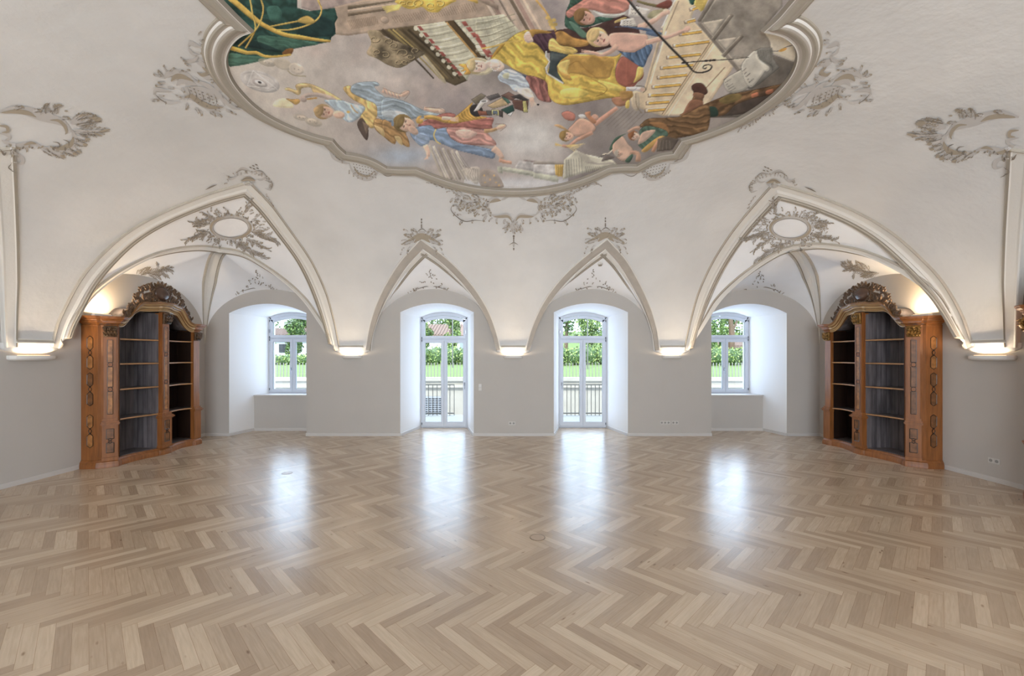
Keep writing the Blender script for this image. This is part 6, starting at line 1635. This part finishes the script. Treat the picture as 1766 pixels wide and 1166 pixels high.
for c, w, pts in (((122,112,100),7,[830,-20, 690,210]),((168,158,142),2,[860,-10, 720,200]),((128,118,106),7,[690,215, 1080,680]),((176,164,146),1.8,[720,220, 1090,660]),((116,106,94),6,[1010,140, 830,380]),((170,160,142),1.6,[985,145, 815,370]),((116,106,94),6,[1110,340, 920,540]),((170,160,142),1.6,[1085,345, 905,530])):
    line('4', c, w, pts, .95, sm=False)
poly('4', (196,186,164), [1320,300, 1450,320, 1560,400, 1610,500, 1610,590, 1470,540, 1390,500, 1370,400], 1, .05); 
line('4', (110,104,100), 1.5, [1390,488, 1450,486, 1520,450, 1590,430]); ell('4', (206,150,60), 1490, 476, 42, 14, -20)
poly('4', (104,96,86), [1390,520, 1600,590, 1620,640, 1540,780, 1340,990, 1160,1120, 600,1120, 760,990, 1000,880, 1180,850], 1, .1, sm=False)
poly('4', (70,58,50), [1180,870, 1420,830, 1530,780, 1400,950, 1220,1060, 980,1104, 900,1090, 1060,980], .9)
# open book with its lettering (letters are laid on as separate script below)
poly('4', (118,116,108), [1100,640, 1200,500, 1280,455, 1390,455, 1400,560, 1455,645, 1280,790, 1190,850, 1140,840, 1000,890, 925,760, 1090,660], 1, .1, sm=False, edge=(60,58,54))
poly('4', (176,172,158), [930,770, 1080,670, 1100,680, 1165,830, 990,885], .98, .04, edge=(90,88,82)); poly('4', (190,186,172), [1095,640, 1190,505, 1235,490, 1270,570, 1330,620, 1320,680, 1180,835], .98, .04, edge=(90,88,82))
for i in range(6): line('4', (74,72,68), .7, [1250+i*24,480-i*3, 1290+i*18,570, 1420-i*6,640+i*8], .6)
poly('4', (206,202,186), [1240,480, 1260,560, 1360,640, 1340,680, 1300,650, 1235,560], .9)
# the falling figure at the right edge
poly('4', (104,74,44), [530,1104, 560,1060, 640,920, 640,860, 730,940, 720,1000, 850,950, 1000,900, 1200,860, 1380,820, 1480,800, 1530,770, 1500,840, 1380,900, 1200,940, 1040,1000, 900,1104], 1, .2, (150, 12, .2), edge=(54,38,26))
poly('4', (82,50,40), [620,830, 660,795, 730,800, 775,870, 740,905, 650,880], edge=(40,26,20)); poly('4', (134,92,66), [650,880, 740,900, 720,950, 640,920]); poly('4', (142,92,66), [610,960, 720,960, 720,1010, 560,1080, 530,1104], .9)
poly('4', (40,66,54), [730,1030, 850,1020, 870,1104, 760,1104]); 
for i in range(4): poly('4', ((178,100,66),(92,66,46))[i % 2], [1190+i*70,900-i*16, 1250+i*70,880-i*16, 1260+i*70,910-i*16, 1200+i*70,930-i*16], .95)
poly('4', (124,106,52), [880,960, 980,900, 1090,900, 1080,950, 960,990], .8)
poly('7', (116,84,50), [1100,430, 1180,380, 1400,370, 1520,350, 1766,240, 1766,500, 1560,560, 1350,590, 1360,520, 1200,460, 1080,470], 1, .16, (10, 10, .2), edge=(60,42,28)); poly('7', (176,118,62), [1180,420, 1330,430, 1380,520, 1340,520, 1230,460], .7)
poly('7', (72,102,86), [1080,500, 1160,455, 1340,500, 1360,560, 1280,580, 1200,640, 1130,700, 1060,640, 1080,560], 1, .1, (30, 8, .14), edge=(40,60,50)); poly('7', (196,160,138), [1060,620, 1110,520, 1240,500, 1160,590, 1080,640], .95)
poly('7', (186,140,66), [1100,700, 1260,570, 1330,570, 1200,680, 1140,720], .95); line('7', (178,128,96), 8, [1290,590, 1240,660, 1210,720], 1, 6)
head('7', 1030, 560, 50, 200, (150,90,50), (208,178,156)); line('7', (190,148,120), 5, [960,520, 1030,480, 1080,480], 1, 7)
poly('7', (196,160,136), [800,700, 820,600, 900,560, 960,640, 1010,700, 960,790, 900,810, 830,760], 1, .08, edge=(110,80,62)); poly('7', (66,96,78), [770,690, 830,580, 950,530, 900,560, 810,640, 800,700]); line('7', (176,134,108), 6, [980,720, 1060,740, 1060,820], 1, 9)
poly('7', (66,96,78), [930,810, 1000,740, 1010,770, 970,830], .95); head('7', 870, 735, 36, 180, (176,166,150), (196,160,136)); line('7', (216,204,180), 2, [700,745, 760,735, 800,700]); poly('7', (110,98,92), [690,815, 740,755, 820,770, 800,790], .9); line('7', (60,54,50), 1.2, [660,775, 740,745])
poly('7', (88,78,68), [1260,590, 1340,560, 1480,590, 1410,700, 1250,720], .9, sm=False)
for i in range(4): line('7', (140,130,116), .9, [1290+i*30,600, 1270+i*40,700], .6, sm=False)
# cherub in the dark cloud
poly('7', (206,160,134), [350,500, 400,440, 470,380, 560,400, 630,470, 600,520, 480,560, 400,550], 1, .06, edge=(128,84,66)); line('7', (206,150,124), 9, [620,440, 700,380, 850,270], 1, 7); ell('7', (204,156,132), 625, 370, 38, 32, 20); line('7', (196,146,118), 7, [600,520, 480,580, 440,600, 360,660, 290,655], 1, 5)
poly('7', (184,110,92), [285,330, 350,305, 420,340, 410,400, 330,390], .95, edge=(120,66,54)); poly('7', (196,152,92), [210,450, 270,445, 350,500, 300,490], .9); poly('7', (214,208,200), [455,345, 510,340, 530,370, 480,375]); poly('7', (196,126,84), [520,330, 580,310, 580,350, 640,410, 600,430], .9)
head('7', 345, 560, 58, 190, (150,116,58), (214,170,142)); 
for k in range(6): line('7', (226,200,110), 1.4, [330,655, 400+k*22,700-k*12, 420+k*16,715-k*16], .7); line('7', (214,184,96), 1.2, [290,655, 220,630+k*5], .7)
# the enthroned figure in yellow
poly('3', (74,48,44), [600,350, 850,320, 1000,300, 1250,280, 1560,160, 1718,290, 1718,420, 1500,480, 1200,560, 800,560, 700,560, 600,440], 1, .14)
poly('3', (168,120,52), [840,350, 920,330, 1040,400, 1180,430, 1190,480, 1060,500, 900,470, 850,420], 1, .25, edge=(96,62,24)); poly('3', (78,52,66), [600,380, 830,340, 840,480, 760,540, 700,530, 600,450], .95, .2, (60, 7, .2))
poly('3', (210,178,86), [780,430, 830,410, 900,480, 1020,500, 1080,550, 960,580, 860,550, 780,530], 1, .1, (20, 6, .1), edge=(128,96,34))
line('3', (196,152,66), 3.2, [640,0, 760,150, 850,330]); 
for (x, y) in ((765,190),(790,230),(830,215),(845,260),(800,260),(820,290)): ell('3', (214,178,86), x, y, 26, 20, 0, 1, .2)
poly('3', (204,170,60), [160,630, 230,520, 330,440, 430,360, 560,320, 560,420, 660,480, 780,650, 740,740, 745,860, 560,800, 420,740, 300,670, 200,640], 1, .12, (40, 12, .14), edge=(132,92,26)); poly('3', (184,134,40), [160,630, 240,500, 330,440, 240,560], .9)
poly('3', (172,126,44), [520,350, 620,310, 760,330, 800,350, 640,360, 600,400], .95); line('3', (206,170,70), 2.6, [70,515, 200,490, 340,450, 500,430])
poly('3', (212,186,170), [510,380, 560,330, 600,400, 610,440, 540,450]); 
for k in range(4): line('3', (186,148,128), 1, [515,375+k*18, 590,385+k*18], .8)
poly('3', (206,170,62), [750,780, 850,600, 1000,575, 1200,580, 1460,600, 1550,560, 1480,720, 1520,880, 1650,960, 1640,1040, 1400,1040, 1000,1110, 850,1090, 780,1020, 740,900], 1, .12, (25, 18, .12), edge=(132,92,26))
poly('3', (170,122,52), [860,720, 930,620, 1100,590, 1450,620, 1440,760, 1400,830, 1240,830, 1150,800, 1000,780, 1020,850, 930,830], .75, .1, (15, 12, .08)); poly('3', (222,192,96), [870,690, 920,650, 1000,640, 970,760, 1000,800, 900,760], .85); poly('3', (226,202,84), [900,960, 1050,930, 1200,980, 1100,1040, 940,1040], .8, .15); poly('3', (226,204,92), [1300,850, 1500,900, 1560,960, 1380,940], .7)
line('3', (150,106,34), 1.3, [1220,830, 1380,920, 1370,980, 1280,1020], .8); line('3', (150,106,34), 1.3, [980,700, 1080,650, 1160,730, 1300,840], .7)
poly('3', (150,92,84), [540,800, 740,860, 770,1000, 800,1080, 680,1060, 620,980, 560,900], 1, .2, (60, 8, .2), edge=(80,46,44)); poly('3', (62,74,100), [490,790, 540,800, 520,860])
poly('3', (172,186,200), [240,800, 330,730, 470,780, 540,850, 570,930, 480,970, 400,960, 350,900, 260,860], 1, .12, (15, 7, .16), edge=(104,118,136)); poly('3', (216,206,190), [440,960, 560,930, 620,1030, 590,1060, 520,1030], .95, .06, (20, 6, .1)); poly('3', (190,184,120), [290,790, 350,770, 350,830, 300,830], .6)
line('3', SKIN, 7, [590,1030, 600,1080], 1, 8)
for k in range(4): line('3', (214,180,156), 1.7, [580+k*14,1080, 595+k*16,1135-k*8], 1, 1)
ell('3', (30,24,22), 662, 1108, 14, 10)
ell('3', (224,196,176), 220, 690, 90, 60, 25); poly('2', (196,186,150), [1310,720, 1400,650, 1500,650, 1580,690, 1640,760, 1560,830, 1440,840, 1330,800]); head('2', 1450, 740, 92, 182, (186,164,112), (226,200,182), 1.45)
poly('2', (214,156,56), [1235,725, 1310,715, 1330,750, 1370,820, 1300,830, 1320,790, 1260,800, 1300,765], edge=(132,88,26)); ell('2', (226,202,184), 1620, 720, 90, 46, 10)
for k in range(14): ell('3', (236,226,212), 205+14*math.cos(k*.45)*3, 690+k*0+60*math.sin(k*.45), 7, 6)
poly('3', (58,70,72), [790,540, 985,580, 900,640, 860,700, 870,770, 940,890, 830,830, 770,780, 790,660], sm=False, edge=(40,48,50)); line('3', (196,198,192), 2.6, [750,540, 745,600, 785,655, 745,720, 760,780, 930,885], 1, sm=False); poly('3', (82,94,96), [800,560, 960,590, 880,650, 800,640], .7, sm=False)
poly('3', (166,92,74), [1500,680, 1560,600, 1680,680, 1718,720, 1718,860, 1640,930, 1520,890, 1480,800], 1, .1, edge=(98,50,40)); poly('4', (160,88,70), [0,560, 60,580, 150,640, 160,740, 70,800, 0,800], 1, .1); poly('4', (214,184,86), [110,640, 160,650, 150,730, 70,790, 90,730]); 
poly('7', (176,118,84), [800,170, 900,160, 980,170, 940,240, 860,255, 810,220], 1, .1, edge=(110,68,46)); poly('7', (170,124,60), [880,110, 1000,100, 990,170, 900,200], .9); poly('7', (214,184,80), [940,210, 975,195, 970,270, 935,270])
line('7', (206,196,190), 7, [940,80, 1040,80, 1110,90], 1, 8); line('7', (120,140,160), .9, [950,70, 1000,100, 1050,70], .8); ell('7', SKIN, 1105, 88, 26, 20); line('7', (70,64,44), 1.2, [1040,50, 1120,56, 1140,90, 1110,120], .8)
# green cloaked woman and the child with the letter
poly('3', (52,88,72), [1000,-60, 1130,-60, 1150,0, 1060,60, 1000,120, 1060,180, 1120,240, 1180,240, 1300,180, 1460,200, 1300,250, 1180,290, 1100,290, 1190,380, 1150,405, 1060,340, 960,290, 945,230, 960,120, 1000,20], 1, .1, (40, 9, .16), edge=(30,52,44))
poly('3', (186,120,104), [960,130, 1080,40, 1250,-40, 1620,-40, 1640,60, 1560,130, 1400,150, 1260,110, 1120,110, 1000,190], 1, .08, (15, 12, .1), edge=(116,66,58)); poly('3', (92,132,110), [990,240, 1040,240, 1190,370, 1160,400, 1100,380], .9, edge=(40,70,60))
head('3', 1170, 190, 92, 200, (128,92,50), (200,150,128)); poly('3', (196,200,190), [1240,110, 1330,140, 1500,150, 1600,130, 1500,185, 1340,180], .9); poly('3', (196,168,90), [1480,220, 1590,180, 1580,210, 1480,245], .9)
poly('4', (206,200,190), [30,40, 90,60, 230,90, 200,150, 100,160, 20,150], 1, .06, sm=False); poly('4', (196,192,182), [-50,190, 70,170, 100,250, -10,260, -60,240], 1, .06, sm=False); poly('4', (148,142,104), [200,150, 260,100, 400,90, 330,150, 230,180], .95, .2)
line('4', (110,100,62), 4, [100,10, 200,40, 400,80], 1, 6); poly('4', (122,60,48), [280,60, 400,0, 440,30, 400,80], .95)
line('4', (206,166,144), 10, [150,250, 240,210, 340,140, 390,110], 1, 8); ell('4', (206,166,144), 150, 260, 44, 34, 30); ell('4', (214,176,152), 385, 112, 34, 26, 30)
poly('4', (74,98,132), [-120,260, 0,260, 200,300, 330,330, 320,310, 200,270, 60,255, -20,250], 1, .12); poly('4', (78,106,140), [90,420, 180,390, 250,440, 200,560, 160,640, 60,590, -80,480, 0,500], 1, .14, (60, 9, .2), edge=(44,62,90)); poly('4', (74,98,132), [200,300, 330,310, 300,350, 200,330], .9)
poly('4', (214,166,144), [-160,330, -40,310, 120,320, 200,340, 190,430, 110,480, 60,500, -80,480, -150,430], 1, .06, edge=(140,94,76)); line('4', (212,168,144), 10, [190,405, 360,360, 480,320, 560,290], 1, 6); ell('4', (214,170,148), 580, 278, 34, 28, -40)
line('3', (214,170,146), 9, [1500,480, 1440,540, 1340,580, 1240,560, 1150,545], 1, 5); head('3', 1320, 410, 104, 205, (206,174,108), (222,176,150))
for k in range(3): line('3', (206,164,140), 1.6, [1200,545, 1120,530+k*14], 1, 1)
poly('4', (36,78,66), [600,-60, 680,-60, 660,10, 630,50, 600,20], 1); poly('4', (216,190,86), [660,0, 780,-20, 770,20, 720,110, 680,80, 650,50], 1, .1)
for k in range(7): line('4', (160,126,44), .9, [672+k*15,0, 660+k*12,60+k*7], .8, sm=False)
for k in range(9): line('4', (70,60,54), .8, [50+(k % 3)*26,50+(k//3)*34, 62+(k % 3)*26,64+(k//3)*34, 70+(k % 3)*26,50+(k//3)*34], .85)
for k in range(9): line('4', (70,60,54), .8, [-30+(k % 3)*30,195+(k//3)*20, -18+(k % 3)*30,208+(k//3)*20, -8+(k % 3)*30,196+(k//3)*20], .85)
# iron rod ending in a scroll, and the thin spear
line('4', (44,40,38), 5.2, [-40,-80, 20,0, 160,170, 400,430, 560,590, 620,660], 1, 4); line('4', (124,118,110), 1, [-30,-80, 30,0, 170,165, 410,425, 570,585], .8)
line('4', (50,46,42), 3, [600,640, 650,685, 720,692, 790,670, 815,635, 790,618, 745,625, 730,648, 755,655, 765,640], 1, 1.6)
line('4', (48,44,40), 2, [530,600, 700,585, 850,575, 1000,565, 1165,548], 1, 1.2)
for (x, y) in ((760,580),(800,577),(835,574),(545,600)): ell('4', (48,44,40), x, y, 22, 10, -5)
# fine brush grain and age
img *= (1+(rng.random((IH, IW))-.5)*.07+(N3-.5)*.16)[..., None]
lum = (img@np.array((.3, .59, .11)))[..., None]; img = lum+(img-lum)*.72; img = np.clip(img*.99, 0, 255)
lin_img = ((img/255+.055)/1.055)**2.4*1.5      # pigment reflectance
lin_img = np.clip(lin_img, 0, .93)
# mesh over the ceiling plan inside the frame
fp2 = [(p.x, p.y) for p in FP_]
xs_ = np.arange(min(p[0] for p in fp2)-.01, max(p[0] for p in fp2)+.02, .0062)
ys_ = [max(p[1] for p in fp2)+.01]
while ys_[-1] > min(p[1] for p in fp2)-.02:
    y = ys_[-1]; ys_.append(y-(max(.0055, 1.15*y*y/(F*2.85)) if y > 3.35 else .06))
ys_ = np.array(ys_)
GX, GY = np.meshgrid(xs_, ys_)
dy_ = (YB-PROJ)-GY; dx_ = np.minimum(GX-(XL+PROJ), (XR-PROJ)-GX)
A_ = np.clip(1-dx_/DM, 0, 1); B_ = np.clip(1-dy_/DM, 0, 1); Q_ = np.clip(np.sqrt(A_**4+B_**4), 0, 1); GZ = ZS+HV*np.sqrt(1-Q_)-.012
ins = np.zeros(GX.shape, bool)
for i in range(len(fp2)):
    (xa, ya), (xb, yb) = fp2[i], fp2[(i+1) % len(fp2)]
    if ya == yb: continue
    c_ = ((GY > min(ya, yb)) & (GY <= max(ya, yb))); xc = xa+(GY-ya)*(xb-xa)/(yb-ya); ins ^= (c_ & (GX >= xc))
pad = ins.copy(); pad[1:] |= ins[:-1]; pad[:-1] |= ins[1:]; pad[:, 1:] |= ins[:, :-1]; pad[:, :-1] |= ins[:, 1:]
u_ = CU+F*GX/np.maximum(GY, .3); v_ = CV-F*(GZ-EYE)/np.maximum(GY, .3)
# behind the photographed part the picture goes on as open sky and cloud
near = GY < 3.42
ui = np.clip((u_-U0)*SC, 0, IW-1.001); vi = np.clip((v_-V0)*SC, 0, IH-1.001)
u0i, v0i = ui.astype(int), vi.astype(int); fu, fv = (ui-u0i)[..., None], (vi-v0i)[..., None]
u1i, v1i = np.minimum(u0i+1, IW-1), np.minimum(v0i+1, IH-1)
C4 = lin_img[v0i, u0i]*(1-fu)*(1-fv)+lin_img[v0i, u1i]*fu*(1-fv)+lin_img[v1i, u0i]*(1-fu)*fv+lin_img[v1i, u1i]*fu*fv
tt = np.clip(.5+.5*np.sin(GX*1.3+np.sin(GY*1.7)*1.5)*np.cos(GY*1.1+.6*np.sin(GX*2)), 0, 1)[..., None]
cl = np.array((.50, .47, .44))*(1-tt)+np.array((.34, .42, .52))*tt
C4 = np.where(near[..., None], cl, C4)
NX, NY = GX.shape[1], GX.shape[0]
quad = pad[:-1, :-1] & pad[1:, :-1] & pad[:-1, 1:] & pad[1:, 1:]
jj, ii = np.nonzero(quad); k0 = jj*NX+ii; faces = np.stack([k0, k0+1, k0+NX+1, k0+NX], 1)
usd = np.unique(faces); remap = np.zeros(NX*NY, int); remap[usd] = np.arange(len(usd)); faces = remap[faces]
co = np.stack([GX.ravel()[usd], GY.ravel()[usd], GZ.ravel()[usd]], 1)-np.array(fres.location)[None]
me = bpy.data.meshes.new('painted_surface'); me.vertices.add(len(co)); me.vertices.foreach_set('co', co.ravel())
me.loops.add(faces.size); me.loops.foreach_set('vertex_index', faces.ravel().astype(np.int32)); me.polygons.add(len(faces))
me.polygons.foreach_set('loop_start', (np.arange(len(faces))*4).astype(np.int32)); me.polygons.foreach_set('loop_total', np.full(len(faces), 4, np.int32)); me.update()
ca = me.color_attributes.new('pigment', 'FLOAT_COLOR', 'POINT')
cc = np.ones((len(usd), 4), np.float32); cc[:, :3] = C4.reshape(-1, 3)[usd]; ca.data.foreach_set('color', cc.ravel())
m = bpy.data.materials.new('fresco_pigment'); m.use_nodes = True; nt = m.node_tree; at = nt.nodes.new('ShaderNodeAttribute'); at.attribute_name = 'pigment'
b = nt.nodes['Principled BSDF']; b.inputs['Roughness'].default_value = .8; b.inputs['Specular IOR Level'].default_value = .2; nt.links.new(at.outputs['Color'], b.inputs['Base Color'])
me.materials.append(m); po = bpy.data.objects.new('painted_surface', me); col.objects.link(po); po.parent = fres
# lettering in the painted book
ink = mat('lettering_ink', (52, 48, 46), .8)
def letters(txts, org, ux, uy, size, parent):
    """rows of script; org = page corner, ux = writing direction, uy = row direction, all in the photograph's frame"""
    for r_, s_ in enumerate(txts):
        cu = bpy.data.curves.new('lettering', 'FONT'); cu.body = s_; cu.size = 1; tmp = bpy.data.objects.new('tmp', cu); col.objects.link(tmp)
        dg = bpy.context.evaluated_depsgraph_get(); mm = bpy.data.meshes.new_from_object(tmp.evaluated_get(dg)); col.objects.unlink(tmp); bpy.data.objects.remove(tmp)
        wd = max((v.co.x for v in mm.vertices), default=1)
        for v in mm.vertices:
            a = v.co.x*size*.62; bb = r_+.55-v.co.y*.62
            u = org[0]+ux[0]*a+uy[0]*bb; w = org[1]+ux[1]*a+uy[1]*bb; p = PS(u, w); v.co = Vector((p.x, p.y, p.z-.0145))-Vector(fres.location)
        mm.materials.append(ink); o = bpy.data.objects.new('lettering', mm); col.objects.link(o); o.parent = parent
t4 = lambda x, y: (x/5.519+1080, y/5.519)
letters(['Et quoniam', 'non', 'habuerunt', 'sapientiam', 'interierunt'], t4(935, 765), (.86, -.52), (2.0, 3.9), 4.6, fres)
letters(['propter', 'suam', 'insipienti', 'am', 'Baruch.3.', 'v.'], t4(1098, 655), (.76, -.62), (2.9, 4.9), 4.8, fres)
